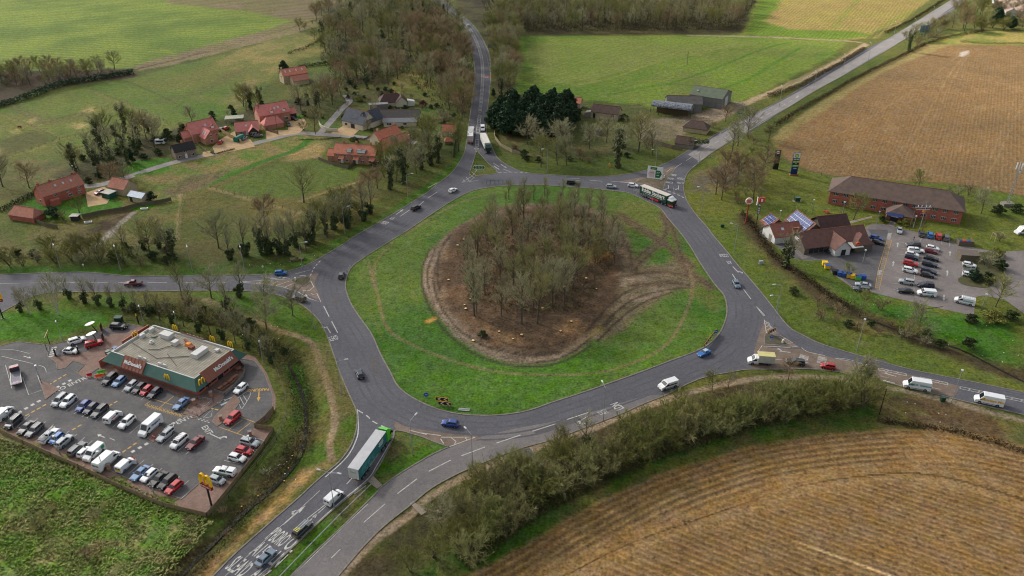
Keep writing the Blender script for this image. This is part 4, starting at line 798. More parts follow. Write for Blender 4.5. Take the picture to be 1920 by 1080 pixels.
def woodstuff(s,gap,seed,label,n=160):
 T,K=bare(seed,H=11,spread=4.6,base=.2,up=.75,nl=18,ns=6,nt=7,tw=.06);V0=np.array(T.v+K.v);b=len(T.v);F0=[f for f in T.f if len(f)==4]+[tuple(i+b for i in f)for f in K.f];F0=np.array(F0);P=gpts(s);rn=random.Random(seed);xs=[p.x for p in P];ys=[p.y for p in P];got=[]
 for _ in range(6000):
  p=(rn.uniform(min(xs),max(xs)),rn.uniform(min(ys),max(ys)))
  if inpoly(p,P)and all((p[0]-q[0])**2+(p[1]-q[1])**2>gap*gap for q in got):got.append(p)
  if len(got)>=n:break
 VV=[];FF=[]
 for k,p in enumerate(got):
  a=rn.uniform(0,6.28);sc=rn.uniform(.85,1.15);c_,s_=math.cos(a)*sc,math.sin(a)*sc
  VV.append(np.stack([V0[:,0]*c_-V0[:,1]*s_+p[0],V0[:,0]*s_+V0[:,1]*c_+p[1],V0[:,2]*sc],1));FF.append(F0+k*len(V0))
 VV=np.concatenate(VV);FF=np.concatenate(FF);me=bpy.data.meshes.new('woodland');me.vertices.add(len(VV));me.vertices.foreach_set('co',VV.ravel().astype('f'));me.loops.add(FF.size);me.loops.foreach_set('vertex_index',FF.ravel().astype('i'));me.polygons.add(len(FF));me.polygons.foreach_set('loop_start',(np.arange(len(FF))*4).astype('i'));me.polygons.foreach_set('loop_total',np.full(len(FF),4,'i'));me.materials.append(TW['grey']);me.update(calc_edges=True)
 tag(link('woodland',me),label,None,None,'stuff')
woodstuff('890 -40, 1460 -40, 1405 20, 1250 22, 1100 24, 925 22',8.5,77,'leafless woodland running out of the top of the picture')
wood('600 205, 660 165, 760 175, 850 200, 860 240, 830 262, 780 235, 700 262, 640 232, 590 232',['shrub','bush1','bush2'],6.5,.5,.95,{'shrub':'small leafless garden shrub among the village bungalows','bush1':'small green garden bush among the village bungalows','bush2':'rounded green garden bush among the village bungalows'},{'shrub':'garden shrubs of the village','bush1':'small garden bushes of the village','bush2':'round garden bushes of the village'},61,34)
wood('965 262, 1060 270, 1150 262, 1240 285, 1250 300, 1150 300, 1060 312, 980 302, 940 285',['shrub','bush','round1'],8,.7,1.1,{'shrub':'thorn shrub in the rough paddock north of the ring','bush':'low green bush in the rough paddock north of the ring','round1':'grey leafless tree in the rough paddock north of the ring'},{'shrub':'thorn shrubs north of the ring','bush':'green bushes north of the ring','round1':'grey trees north of the ring'},51,26)
wood('340 560, 450 555, 520 570, 560 600, 500 620, 420 600, 340 585',['thin','round1'],8,.9,1.2,{'thin':'slim leafless tree on the green south of the western splitter','round1':'grey leafless tree on the green south of the western splitter'},{'thin':'slim trees south of the western splitter','round1':'grey trees south of the western splitter'},52,14)
wood('560 480, 620 455, 700 410, 700 395, 640 430, 560 465, 440 485, 440 475',['thin'],6,.8,1.1,'slim leafless tree in the line along the north-west verge','slim trees along the north-west verge',53,26)
wood('1480 545, 1560 580, 1700 620, 1800 640, 1860 670, 1760 660, 1640 625, 1540 600',['shrub','bush1'],6,.7,1.2,{'shrub':'leafless scrub on the bank between ring and service area','bush1':'green scrub on the bank between ring and service area'},{'shrub':'leafless scrub by the service area','bush1':'green scrub by the service area'},54,40)
wood('700 300, 780 275, 850 262, 870 240, 860 285, 800 320, 740 340',['round1','round3','shrub'],7.5,.7,1.0,{'round1':'grey leafless tree between terrace and northern slip road','round3':'mossy leafless tree between terrace and northern slip road','shrub':'leafless shrub between terrace and northern slip road'},{'round1':'grey trees right of the terrace','round3':'mossy trees right of the terrace','shrub':'shrubs right of the terrace'},55,22)
for i,(px,py,s)in enumerate(((930,243,1.0),(950,252,1.1),(975,240,1.0),(1000,250,1.1),(1025,242,1.05),(1050,246,1.1),(1068,236,.9),(960,225,1.2),(990,220,1.0),(1035,222,1.15),(1062,215,1.0),(940,226,.95),(975,255,.95),(1012,256,1.0),(1040,256,.9),(985,236,1.15),(1015,234,1.15),(955,240,1.1),(1052,228,1.1),(1000,208,1.0))):
 p=G(px,py);tree('ever',p.x,p.y,s*1.16,'dense dark evergreen in the block beside the northern road','evergreens beside the northern road')
solo([('round3',1014,312,.95,'leafless tree with ivy trunk south of the evergreen block'),('round1',1062,310,.9,'grey leafless tree right of the trunk cluster on the northern verge'),('round0',1045,308,.8,'leafless tree in the middle of the northern verge thicket'),('ivy2',1158,315,1.3,'thick ivy column tree on the northern verge'),('round0',1197,285,1.25,'wide leafless tree beside the farm yard wall'),('shrub',1090,300,1.3,'leafless shrub in the rough paddock below the evergreens'),('shrub',1130,285,1.5,'brown thorn shrub behind the ivy column tree'),('cone',1212,320,.01,'tiny sapling'),][:6])
solo([('bush',985,300,1,'green bush at the curved fence end north of the roundabout'),('shrub',965,285,1,'leafless shrub inside the curved fence'),('round',1360,228,.6,'leafless tree at the farm track entrance'),('bush',1085,215,1.1,'green bush beside the brown roofed barn'),('shrub',1336,240,.9,'leafless shrub behind the brown roofed yard shed'),('bush1',1170,225,1.1,'ivy bush growing on the gable of the brown roofed barn'),('cone',925,182,.7,'dark yew at the top of the evergreen block'),('ivy',940,180,.8,'ivy clad tree above the evergreen block')])
wood('1335 362, 1365 325, 1400 305, 1432 330, 1425 370, 1385 388, 1350 382',['round2','shrub'],4.4,.75,1.0,{'round2':'purple brown leafless tree in the thicket behind the totem signs','shrub':'leafless shrub in the thicket behind the totem signs'},{'round2':'thicket trees behind the totem signs','shrub':'thicket shrubs behind the totem signs'},18)
wood('1355 300, 1400 258, 1445 262, 1440 300, 1400 320',['round','shrub'],6.5,.6,.9,{'round':'grey leafless tree at the corner of the ploughed field','shrub':'leafless shrub at the corner of the ploughed field'},{'round':'trees at the ploughed field corner','shrub':'shrubs at the ploughed field corner'},19)
solo([('round1',1402,256,.95,'leafless tree leaning over the north-east road'),('round',1720,356,.6,'leafless tree behind the red brick hotel roof'),('shrub',1790,372,1.4,'leafless shrub at the hotel rear right'),('shrub',1815,366,1.3,'leafless shrub in the field edge right of the hotel'),('round',1600,412,.75,'leafless tree on the lawn in front of the hotel'),('ivy1',1472,502,1.0,'ivy clad twin tree beside the restaurant forecourt'),('round',1866,575,1.0,'leafless tree on the verge right of the parked roof-rack van'),('round',1610,592,.8,'leafless tree on the bank below the bin store'),('round',1720,628,1.0,'leafless tree on the bank above the stream'),('round3',1590,520,.5,'small leafless tree by the blue and yellow bins'),('bushy',1705,635,.7,'mossy bush at the stream bank'),('bush',1655,416,.9,'round clipped bush left of the hotel porch'),('yellow',1696,422,.75,'bright green shrub bed right of the hotel porch'),('yellow',1860,604,1.1,'yellow green bush below the service car park'),('bush',1820,605,1.0,'dark green bush left of the yellow bush'),('bush',1895,600,1.1,'dark green bush right of the yellow bush'),('bush',1825,525,1.2,'dark bush on the planted island beside white cars'),('bush',1850,530,1.2,'leafy bush at the foot of the planted island'),('bush',1875,505,1.1,'green bush on the right of the planted island'),('yellow',1868,480,.8,'olive shrub at the top of the planted island'),('shrub',1850,500,1.5,'leafless shrub in the middle of the planted island'),('bush',1870,402,1.3,'green bush beside the phone mast'),('bush',1905,398,1.2,'dark bush right of the phone mast'),('round',1840,400,.7,'leafless tree left of the phone mast'),('shrub',1872,452,.9,'leafless shrub by the timber post frame'),('shrub',1930,470,1.0,'shrub at the right edge roadside'),('shrub',1650,580,1.2,'purple brown shrub on the bank below the silver cars')])
wood('1545 600, 1640 600, 1760 632, 1740 650, 1640 628, 1560 612',['shrub'],5,.6,1.1,'brown bramble shrub on the bank of the eastern ditch','bramble shrubs along the eastern ditch',20)
solo([('ivy2',327,487,.85,'ivy covered tree at the field gate by the western road'),('round1',410,465,.95,'wide leafless field tree above the western road'),('thin0',432,487,.8,'leaning ivy trunk beside the field gate'),('ivy0',490,478,.8,'ivy clad trunk left of the pair above the western road'),('thin2',502,477,.9,'ivy clad trunk right of the pair above the western road'),('thin',525,476,1.0,'young tree right of the ivy clad pair'),('round0',570,380,1.1,'lone oak in the middle of the western paddock'),('round2',497,420,.8,'leafless tree by the pale fence corner in the paddock'),('thin0',556,463,1.0,'young tree above the tipped flower box'),('ivy1',575,459,.7,'short ivy clad tree on the north-west verge'),('ivy0',588,452,.8,'second ivy clad tree on the north-west verge'),('ivy2',612,440,.75,'dense ivy clad tree midway on the north-west verge'),('thin2',626,430,.95,'ivy wrapped pole tree near the bend of the north-west verge'),('round3',640,418,.75,'mossy leafless tree near the bend of the north-west verge'),('ivy1',655,405,.7,'ivy clad tree uphill of the ring lamp post'),('ivy0',733,355,1.0,'leaning ivy clad tree beside the man in red'),('ivy2',757,345,1.15,'tallest ivy clad tree of the north-west verge'),('ivy1',790,318,.85,'ivy clad tree below the parked white hatchback'),('ivy2',822,305,.95,'ivy clad tree next to the northern slip road'),('round3',790,285,1.2,'broad leafless tree over the parked white hatchback'),('round0',805,275,1.1,'broad leafless tree left of the white door garage'),('thin',808,310,1.1,'thin tree in the garden by the northern slip road')])
wood('560 425, 620 385, 680 360, 720 330, 750 335, 700 380, 640 425, 600 445',['round','bushy'],6.5,.6,.85,{'round':'olive leafless tree of the clump inside the north-west verge','bushy':'mossy bushy tree of the clump inside the north-west verge'},{'round':'olive trees inside the north-west verge','bushy':'mossy trees inside the north-west verge'},21,40)
wood('-60 505, 0 503, 100 494, 230 500, 330 494, 320 478, 220 478, 100 474, 0 480, -60 480',['bushy','bushy','shrub','bush'],4.2,.8,1.15,{'bushy':'olive bushy tree in the hedgerow north of the western road','shrub':'leafless shrub in the hedgerow north of the western road','bush':'green bush in the hedgerow north of the western road'},{'bushy':'bushy trees north of the western road','shrub':'shrubs north of the western road','bush':'green bushes north of the western road'},22,80)
wood('230 470, 300 465, 320 480, 290 488, 235 485',['thin','round'],5,.7,1.0,{'thin':'young pole tree in the stand left of the field gate','round':'leafless tree in the stand left of the field gate'},{'thin':'pole trees left of the field gate','round':'bare trees left of the field gate'},23)
solo([('birch',110,590,1.05,'white barked tree on the lawn, the taller of two'),('birch',57,590,.7,'white barked tree on the lawn, the shorter of two'),('round2',366,605,.85,'brown leafless tree below the western road verge'),('round1',445,630,.8,'leafless tree with nest above the brook bend')])
for i,(px,py)in enumerate(((40,585),(75,580),(130,560),(160,568),(185,572),(210,575),(232,580),(255,586),(278,592),(300,600),(322,606),(345,612),(372,622),(395,628),(418,636),(442,645),(465,655),(488,668),(508,680))):
 p=G(px,py);tree('thin',p.x,p.y,.75+.03*(i%5),'thin pole tree in the row behind the restaurant, below the western road','pole trees behind the restaurant')
wood('225 585, 320 585, 420 615, 500 655, 525 682, 540 672, 500 622, 400 580, 300 568',['shrub','shrub','bush1'],4.6,.5,.9,{'shrub':'leafless bramble shrub in the ditch behind the restaurant','bush1':'green bramble bush in the ditch behind the restaurant'},{'shrub':'bramble shrubs behind the restaurant','bush1':'green brambles behind the restaurant'},24,70)
wood('550 830, 585 800, 600 760, 590 840, 540 890, 480 950, 400 1030, 330 1090, 280 1090, 380 1000, 470 920',['shrub'],5,.3,.55,'low bramble on the bank of the brook','brambles on the brook bank',25,80)
for px,py,s,l in((75,990,.9,'dark bramble clump in the left of the rough meadow'),(180,970,.6,'small bramble clump in the middle of the rough meadow'),(240,985,.5,'low bramble clump right of the rough meadow'),(165,1045,.7,'green bramble clump at the bottom of the rough meadow'),(360,985,.6,'reddish bramble by the paving corner'),(62,797,.25,'tiny shrub in the paving strip on the left'),(205,884,.25,'tiny shrub beside the person with white door van')):
 solo([('shrub',px,py,s,l)])
LV={'ever':'dark evergreen in the lane thicket','ivy':'ivy clad tree in the lane thicket','round':'leafless tree in the lane thicket','bush':'dark bush in the lane thicket','shrub':'leafless shrub in the lane thicket'}
GV={k:v.replace('evergreen in','evergreens in').replace('tree in','trees in').replace('bush in','bushes in').replace('shrub in','shrubs in')for k,v in LV.items()}
wood('125 335, 150 300, 190 270, 240 245, 290 250, 300 290, 250 310, 200 335, 165 345',['ivy','ivy','round','bush','bush'],6.2,.7,1.05,LV,GV,26,42)
wood('285 270, 310 255, 345 245, 350 262, 330 268',['bush'],5,.9,1.3,'dark laurel bush behind the black roofed cottage','laurels behind the black roofed cottage',27)
wood('340 238, 400 215, 450 200, 500 190, 490 203, 440 212, 385 232',['round','bush','shrub'],6,.6,.9,{'round':'leafless tree behind the red roofed houses','bush':'green bush behind the red roofed houses','shrub':'leafless shrub behind the red roofed houses'},{'round':'trees behind the red roofed houses','bush':'bushes behind the red roofed houses','shrub':'shrubs behind the red roofed houses'},28)
wood('560 205, 585 190, 610 170, 640 165, 640 190, 600 215, 575 225',['round','ivy','bush'],7,.7,1.0,{'round':'leafless tree between the red roofed house and slate roofed house','ivy':'ivy clad tree between the red roofed house and slate roofed house','bush':'bush between the red roofed house and slate roofed house'},{'round':'trees west of the slate roofed house','ivy':'ivy clad trees west of the slate roofed house','bush':'bushes west of the slate roofed house'},29)
wood('640 150, 720 165, 760 150, 840 170, 850 230, 830 240, 800 200, 740 190, 690 185, 660 195',['round','bush','shrub'],9,.6,.9,{'round':'leafless tree behind the village bungalows','bush':'green bush behind the village bungalows','shrub':'leafless shrub behind the village bungalows'},{'round':'trees behind the village bungalows','bush':'bushes behind the village bungalows','shrub':'shrubs behind the village bungalows'},30,40)
wood('620 120, 700 110, 740 140, 660 160, 610 150',['round','bush','shrub'],10,.6,.95,{'round':'leafless tree in the rough ground beyond the stone farmhouse','bush':'green bush in the rough ground beyond the stone farmhouse','shrub':'leafless shrub in the rough ground beyond the stone farmhouse'},{'round':'trees beyond the stone farmhouse','bush':'bushes beyond the stone farmhouse','shrub':'shrubs beyond the stone farmhouse'},31,30)
solo([('ivy1',470,205,.95,'ivy clad tree, the left of two tall ones behind the red roofs'),('ivy0',490,200,.8,'ivy clad tree, the right of two tall ones behind the red roofs'),('ever0',533,135,.62,'round dark yew left of the stone farmhouse'),('bush',560,195,1.2,'green bush beside the red house chimney'),('cone',596,185,.8,'small dark fir near the rubble yard'),('round0',590,245,.85,'leafless tree at the lane fork'),('shrub',570,245,1.3,'olive shrub at the lane fork'),('bush',100,408,1.5,'dark evergreen bush on the farmhouse lawn'),('round',150,402,.55,'leafless fruit tree on the farmhouse lawn'),('bush',283,375,1.2,'dark green bush beside the blue roofed shed'),('cone',248,305,.9,'small dark conifer in the lane garden'),('round',210,350,.75,'leafless tree behind the red tiled barn'),('round1',235,345,.6,'leafless tree right of the red tiled barn'),('round2',55,352,.8,'leafless tree left of the red brick farmhouse'),('round1',5,350,.9,'leafless tree at the left edge above the lane'),('ivy',140,320,.9,'leaning ivy clad tree above the red brick farmhouse'),('shrub',118,412,1.0,'leafless shrub behind the small garden hut'),('yellow',674,190,.8,'yellow green shrub between the village houses'),('red',793,200,.8,'red brown shrub in the bungalow garden'),('bush',745,212,1.0,'green shrub between the two bungalows'),('bush',760,208,1.1,'dark shrub right of the bungalow garden path'),('round',690,245,.5,'small leafless tree on the lawn beside the slate roofed house'),('birch',703,212,.5,'small white barked tree behind the slate roofed house'),('shrub',625,300,1,'leafless shrub at the left end of the red terrace'),('bush',668,266,.7,'green bush in the garden above the terrace'),('yellow',660,264,.5,'yellow hedge bush in the garden above the terrace'),('bush',700,312,.7,'green bush below the right gable of the terrace'),('shrub',840,260,.8,'shrub beside the white door garage'),('round',830,240,.6,'leafless tree behind the white door garage'),('round',590,75,.6,'autumn coloured tree at the corner of the tan field'),('cone',855,190,.7,'green shrub at the roadside above the garage'),('cone',440,222,.8,'dark conifer left of the lean-to roof')])
def hedge(s,wd,h,label,m=HEDG,dens=14,leafm=None,group=None,size=.3):
 P=catmull(gpts(s),5);mb=MB();rn=random.Random(hash(s)%999 if False else len(s));o=P[0].copy()
 for i in range(len(P)-1):
  a,b=P[i],P[i+1];L=(b-a).length;d=(b-a)/max(L,1e-6);nrm=Vector((-d.y,d.x,0));hh=h*rn.uniform(.75,1.2)
  for _ in range(int(L*dens)):
   p=a.lerp(b,rn.random())+nrm*rn.gauss(0,wd*.26)-o;z=hh*rn.random()**.8*(1-.25*abs(rn.gauss(0,1))*.5)
   q=Vector((p.x,p.y,max(.1,z)));u=rv(rn).normalized()*size*rn.uniform(.5,1.3);v=u.cross(rv(rn)).normalized()*(.06 if leafm is None and rn.random()<.5 else size*.6)
   mb.add([q-u,q-v,q+u,q+v],[(0,1,2,3)])
 ob=mb.build('hedge',leafm or m,fix=False,loc=(o.x,o.y,0));return tag(ob,label,'hedge',group)
hedge('1436 250, 1470 226, 1520 196, 1570 168, 1620 140, 1670 116, 1735 84',2.6,1.8,'long brown hedge between the north-east road and ploughed field',dens=42)
hedge('1738 82, 1790 68, 1840 60, 1842 58',2.4,1.6,'brown hedge running on from the long hedge towards the thicket',dens=30)
hedge('1440 182, 1500 163, 1540 140, 1580 118, 1620 92',3.4,2.2,'leafless hedge between the farm track and north-east road',dens=46)
hedge('1660 62, 1700 44, 1740 20, 1770 0',2.4,1.6,'low hedge on the far side of the top right road',dens=30)
hedge('-60 220, 0 200, 60 182, 120 160, 180 150, 250 138',3.4,3.0,'dark green hedge across the top left paddocks',leafm=EVG,dens=34,size=.5)
hedge('0 398, 40 378, 80 358, 110 345, 150 335',2.6,1.8,'clipped green hedge behind the red brick farmhouse',leafm=LEAF,dens=40,size=.3)
hedge('1390 400, 1415 430, 1440 470, 1475 500, 1520 530, 1560 560, 1600 580',3.0,1.6,'brown leafless hedge below the burger sign and restaurant',dens=46)
hedge('1800 79, 1860 82, 1930 82, 2000 84',1.6,1.4,'yellow grass hedge along the top of the ploughed field',m=mat('straw_hedge',(140,128,80),.95),dens=24)
hedge('640 258, 600 262, 560 262',.6,.5,'low clipped hedge along the lane by the terrace',leafm=LEAF,dens=24,size=.2)
hedge('700 256, 680 262, 662 259',1.0,.9,'dark clipped hedge in front of the slate house lawn',leafm=EVG,dens=50,size=.2)
hedge('395 286, 405 289, 440 280',.8,.8,'low hedge at the gravel drive of the red roofed house',leafm=LEAF,dens=40,size=.2)
hedge('560 128, 600 122, 640 118, 672 112',2.5,2.2,'dark bramble hedge beyond the stone farmhouse',leafm=LEAF,dens=26,size=.4)
hedge('540 102, 580 88, 620 60, 640 30',2.5,1.8,'leafless hedge on the right of the tan paddock',dens=24)
hedge('1645 790, 1720 800, 1800 812, 1920 848',2.2,.8,'brown bramble hedge along the top of the potato field',dens=30)
def scrub(s,n,h,m,name,label,size=.35,seed=3):
 P=gpts(s);rn=random.Random(seed);mb=MB();xs=[p.x for p in P];ys=[p.y for p in P];k=0
 while k<n:
  p=(rn.uniform(min(xs),max(xs)),rn.uniform(min(ys),max(ys)))
  if not inpoly(p,P):continue
  k+=1;d=Vector((rn.gauss(0,.5),rn.gauss(0,.5),1)).normalized();twig(mb,Vector((p[0],p[1],0)),d,h*rn.uniform(.4,1.3),size*.12,rn)
  q=Vector((p[0],p[1],h*rn.uniform(.1,.5)));u=rv(rn).normalized()*size;v=u.cross(rv(rn)).normalized()*size*.4;mb.add([q-u,q-v,q+u,q+v],[(0,1,2,3)])
 return tag(mb.build(name,m,fix=False),label,None,None,'stuff')
UND=mat('undergrowth_stems',(100,94,64),.95,noise=.9,nscale=.3,col2=(66,66,38),spec=.1)
scrub('868 440, 960 398, 1105 402, 1158 480, 1108 560, 1085 585, 960 590, 880 570, 855 475',5000,1.1,UND,'undergrowth','dark brush on the floor of the roundabout wood')
scrub('1100 470, 1125 462, 1142 480, 1118 496',500,1.3,mat('dead_reeds',(186,146,96),.95),'dead_reeds','tan dead reeds at the edge of the roundabout wood')
scrub('850 1040, 930 935, 1150 845, 1330 780, 1520 750, 1640 760, 1450 795, 1230 865, 1010 970, 880 1070',9000,1.3,UND,'undergrowth','dark brush under the southern tree belt')
scrub('600 40, 700 -5, 820 0, 870 80, 884 200, 850 235, 760 140, 640 170, 600 110',9000,2.0,UND,'undergrowth','brush under the wood west of the northern road',.5)
scrub('900 -10, 1425 -10, 1385 56, 975 60, 962 176, 935 176, 920 60',12000,2.2,UND,'undergrowth','brush under the wood above the green field',.6)
scrub('225 585, 420 615, 535 690, 555 800, 500 900, 380 1030, 260 1120, 340 1120, 480 960, 575 850, 590 760, 560 660, 400 580, 300 568',5000,.6,UND,'undergrowth','brambles along the brook',.3)
GRS=mat('tussock_grass',(128,160,74),.95,noise=1,nscale=.25,col2=(184,174,122),spec=.1)
def tussocks(s,n,h,m,label,seed=4,wdt=.12):
 P=gpts(s);rn=random.Random(seed);mb=MB();xs=[p.x for p in P];ys=[p.y for p in P];k=0;V=[];F=[]
 while k<n:
  p=(rn.uniform(min(xs),max(xs)),rn.uniform(min(ys),max(ys)))
  if not inpoly(p,P):continue
  k+=1;b0=Vector((p[0],p[1],0))
  for j in range(3):
   d=Vector((rn.gauss(.6,.35),rn.gauss(-.15,.35),.6)).normalized();sd_=d.cross(Vector((0,0,1))).normalized()*wdt*rn.uniform(.6,1.6);e=b0+d*h*rn.uniform(.6,1.3);i=len(V)
   V+=[b0-sd_,b0+sd_,e];F.append((i,i+1,i+2))
 mb.add(V,F);return tag(mb.build('long_grass',m,fix=False),label,None,None,'stuff')
tussocks('-60 818, 0 822, 200 890, 370 965, 400 980, 340 1050, 260 1130, -100 1130',9000,.6,GRS,'long leaning grass of the rough meadow')
GLASS=mat('vehicle_glass',(26,30,34),.12,spec=.7);TYRE=mat('tyre_rubber',(26,26,27),.9);RIM=mat('wheel_rim',(150,152,156),.4,metal=.6);BLK=mat('black_plastic',(28,28,30),.6)
HL=mat('headlight_lens',(225,228,230),.15,spec=.8);TL=mat('tail_light_lens',(150,20,18),.3);NPW=mat('number_plate_white',(225,222,205),.6);NPY=mat('number_plate_yellow',(220,180,40),.6)
CHROME=mat('bright_metal',(170,172,174),.35,metal=.7)
COL=dict(white=(222,224,224),silver=(160,166,170),grey=(88,92,96),dgrey=(52,56,60),black=(20,21,24),navy=(22,30,54),blue=(28,66,140),lblue=(92,128,170),sblue=(98,116,132),red=(184,22,30),dred=(112,20,32),sky=(20,104,176),teal=(20,90,84),green=(84,186,40),dgreen=(12,62,44),maroon=(104,34,52),cream=(206,198,158),orange=(226,88,30))
def paint_m(c):return mat('paint_'+c,COL[c],.32,spec=.5,coat=.6)
def carmesh(L,W,H,bonnet,belt,wsx,roof0,roof1,rearx,gc=.22,boot=None,wr=.33,wb=(.19,.81),hood=.72):
 X_=lambda f:-L/2+f*L
 b=MB();hw=W/2;bz=belt;hz=bonnet;bt=bz if boot is None else boot
 st=[(X_(0),gc+.1,bt*.82,hw*.86),(X_(.025),gc,bt*.96,hw*.95),(X_(max(rearx,.06)),gc,bz,hw),(X_(.5),gc,bz,hw),(X_(wsx),gc,bz*.98,hw),(X_(wsx+(1-wsx)*.55),gc,hz,hw*.97),(X_(.965),gc,hz*.88,hw*.88),(X_(1),gc+.12,hz*.66,hw*.74)]
 V=[];n=8
 for(x,z0,z1,w_)in st:
  zm=z0+(z1-z0)*.55;zt=z0+(z1-z0)*.88
  V+=[(x,-w_*.92,z0),(x,-w_,zm),(x,-w_*.97,zt),(x,-w_*.86,z1),(x,w_*.86,z1),(x,w_*.97,zt),(x,w_,zm),(x,w_*.92,z0)]
 F=[]
 for i in range(len(st)-1):
  for j in range(n):F.append((i*n+j,i*n+(j+1)%n,(i+1)*n+(j+1)%n,(i+1)*n+j))
 F+=[tuple(range(n)),tuple(range((len(st)-1)*n+n-1,(len(st)-1)*n-1,-1))];b.add(V,F)
 w0,w1=hw*.86,hw*.68;zb=bz*.97;zr=H
 A=[(X_(rearx),-w0,zb),(X_(rearx),w0,zb),(X_(wsx),w0,zb),(X_(wsx),-w0,zb)]
 Bm=[(X_(roof1),-w1,zr-.06),(X_(roof1),w1,zr-.06),(X_(roof0),w1,zr-.05),(X_(roof0),-w1,zr-.05)]
 Tt=[(X_(roof1)+.12,-w1*.88,zr),(X_(roof1)+.12,w1*.88,zr),(X_(roof0)-.15,w1*.88,zr),(X_(roof0)-.15,-w1*.88,zr)]
 b.add(A+Bm+Tt,[(0,1,5,4),(1,2,6,5),(2,3,7,6),(3,0,4,7),(4,5,9,8),(5,6,10,9),(6,7,11,10),(7,4,8,11),(8,9,10,11)])
 b.sm=False;parts=[('body',b,'P',[])]
 def pane(a,b_,c,d,iu=.06,iv=.1,off=.02):
  a,b_,c,d=[Vector(v)for v in(a,b_,c,d)];m=MB()
  q=lambda u,v:a.lerp(b_,u).lerp(d.lerp(c,u),v)
  nn=(b_-a).cross(d-a).normalized();ctr=(a+b_+c+d)/4
  if nn.dot(ctr-Vector((0,0,H*.5)))<0:nn=-nn
  m.add([q(iu,iv)+nn*off,q(1-iu,iv)+nn*off,q(1-iu,1-iv)+nn*off,q(iu,1-iv)+nn*off],[(0,1,2,3)]);return m
 parts.append(('windscreen',pane(A[2],A[3],Bm[3],Bm[2]),GLASS,[]));parts.append(('rear_window',pane(A[1],A[0],Bm[0],Bm[1],.1,.15),GLASS,[]))
 for s in(0,1):
  a,b_,c,d=(A[0],A[3],Bm[3],Bm[0])if s==0 else(A[1],A[2],Bm[2],Bm[1])
  m=MB();V4=[Vector(v)for v in(a,b_,c,d)];sg=-1 if s==0 else 1
  q=lambda u,v:V4[0].lerp(V4[1],u).lerp(V4[3].lerp(V4[2],u),v)+Vector((0,sg*.02,.005))
  for u0,u1 in((.05,.30),(.33,.60),(.63,.96)):m.add([q(u0,.12),q(u1,.12),q(u1,.88),q(u0,.88)],[(0,1,2,3)])
  parts.append(('side_window',m,GLASS,[]))
  parts.append(('wing_mirror',MB().box((X_(wsx)-.15,sg*(hw+.08),bz+.05),(.16,.2,.14)),'P',[]))
 return parts,X_,hw
def fittings(parts,X_,hw,hz,tz,wr=.33,wb=(.19,.81),plate=.5):
 for fx in wb:
  for s in(-1,1):
   w_=MB().tube((X_(fx),s*(hw+.015),wr),(X_(fx),s*(hw-.2),wr),wr,n=12);r=MB().tube((X_(fx),s*(hw+.03),wr),(X_(fx),s*(hw-.02),wr),wr*.6,n=8)
   parts.append(('wheel',w_,TYRE,[('rim',r,RIM)]))
 ar=MB()
 for fx in wb:
  for s in(-1,1):ar.tube((X_(fx),s*(hw+.004),wr+.02),(X_(fx),s*(hw-.3),wr+.02),wr*1.22,n=12)
 parts.append(('wheel_arch',ar,BLK,[]))
 for s in(-1,1):
  parts.append(('headlight',MB().box((X_(.975),s*hw*.66,hz*.72),(.16,hw*.34,.15)),HL,[]));parts.append(('tail_light',MB().box((X_(.012),s*hw*.76,tz*.82),(.12,hw*.22,.22)),TL,[]))
 parts.append(('number_plate',MB().box((X_(1)+.015,0,.42),(.03,.52,.12)),NPW,[]));parts.append(('number_plate',MB().box((X_(0)-.015,0,plate),(.03,.52,.12)),NPY,[]))
 parts.append(('bumper',MB().box((X_(.99),0,.36),(.12,hw*1.45,.2)),BLK,[]));return parts
def mk_car(k):
 D={'hatch':dict(L=4.1,W=1.78,H=1.47,bonnet=.92,belt=.98,wsx=.73,roof0=.55,roof1=.12,rearx=.03),'small':dict(L=3.6,W=1.66,H=1.5,bonnet=.92,belt=.98,wsx=.78,roof0=.6,roof1=.1,rearx=.02),'saloon':dict(L=4.65,W=1.82,H=1.44,bonnet=.9,belt=.97,wsx=.71,roof0=.54,roof1=.26,rearx=.14,boot=.98),'estate':dict(L=4.7,W=1.82,H=1.5,bonnet=.92,belt=.98,wsx=.71,roof0=.55,roof1=.06,rearx=.02),'suv':dict(L=4.5,W=1.88,H=1.7,bonnet=1.08,belt=1.12,wsx=.73,roof0=.56,roof1=.08,rearx=.02,gc=.28),'mpv':dict(L=4.6,W=1.86,H=1.72,bonnet=1.0,belt=1.08,wsx=.8,roof0=.6,roof1=.06,rearx=.02),'beetle':dict(L=4.1,W=1.75,H=1.5,bonnet=.9,belt=.95,wsx=.72,roof0=.56,roof1=.28,rearx=.05)}[k]
 parts,X_,hw=carmesh(**D);wr=.36 if k in('suv',)else .32
 parts=fittings(parts,X_,hw,D['bonnet'],D.get('belt'),wr)
 if k in('estate','mpv'):
  for s in(-1,1):parts.append(('roof_rail',MB().box((X_(.32),s*hw*.62,D['H']+.03),(D['L']*.4,.05,.06)),CHROME,[]))
 return parts
def mk_open(k):
 D=dict(L=3.9,W=1.74,H=1.4,bonnet=.88,belt=.95,wsx=.66,roof0=.5,roof1=.3,rearx=.2,boot=.98);parts,X_,hw=carmesh(**D);parts=fittings(parts,X_,hw,.88,.95,.32)
 parts.append(('hood',MB().box((X_(.36),0,1.36),(1.2,1.1,.12),top=.9),mat('pale_soft_top',(170,196,214),.7),[]));return parts
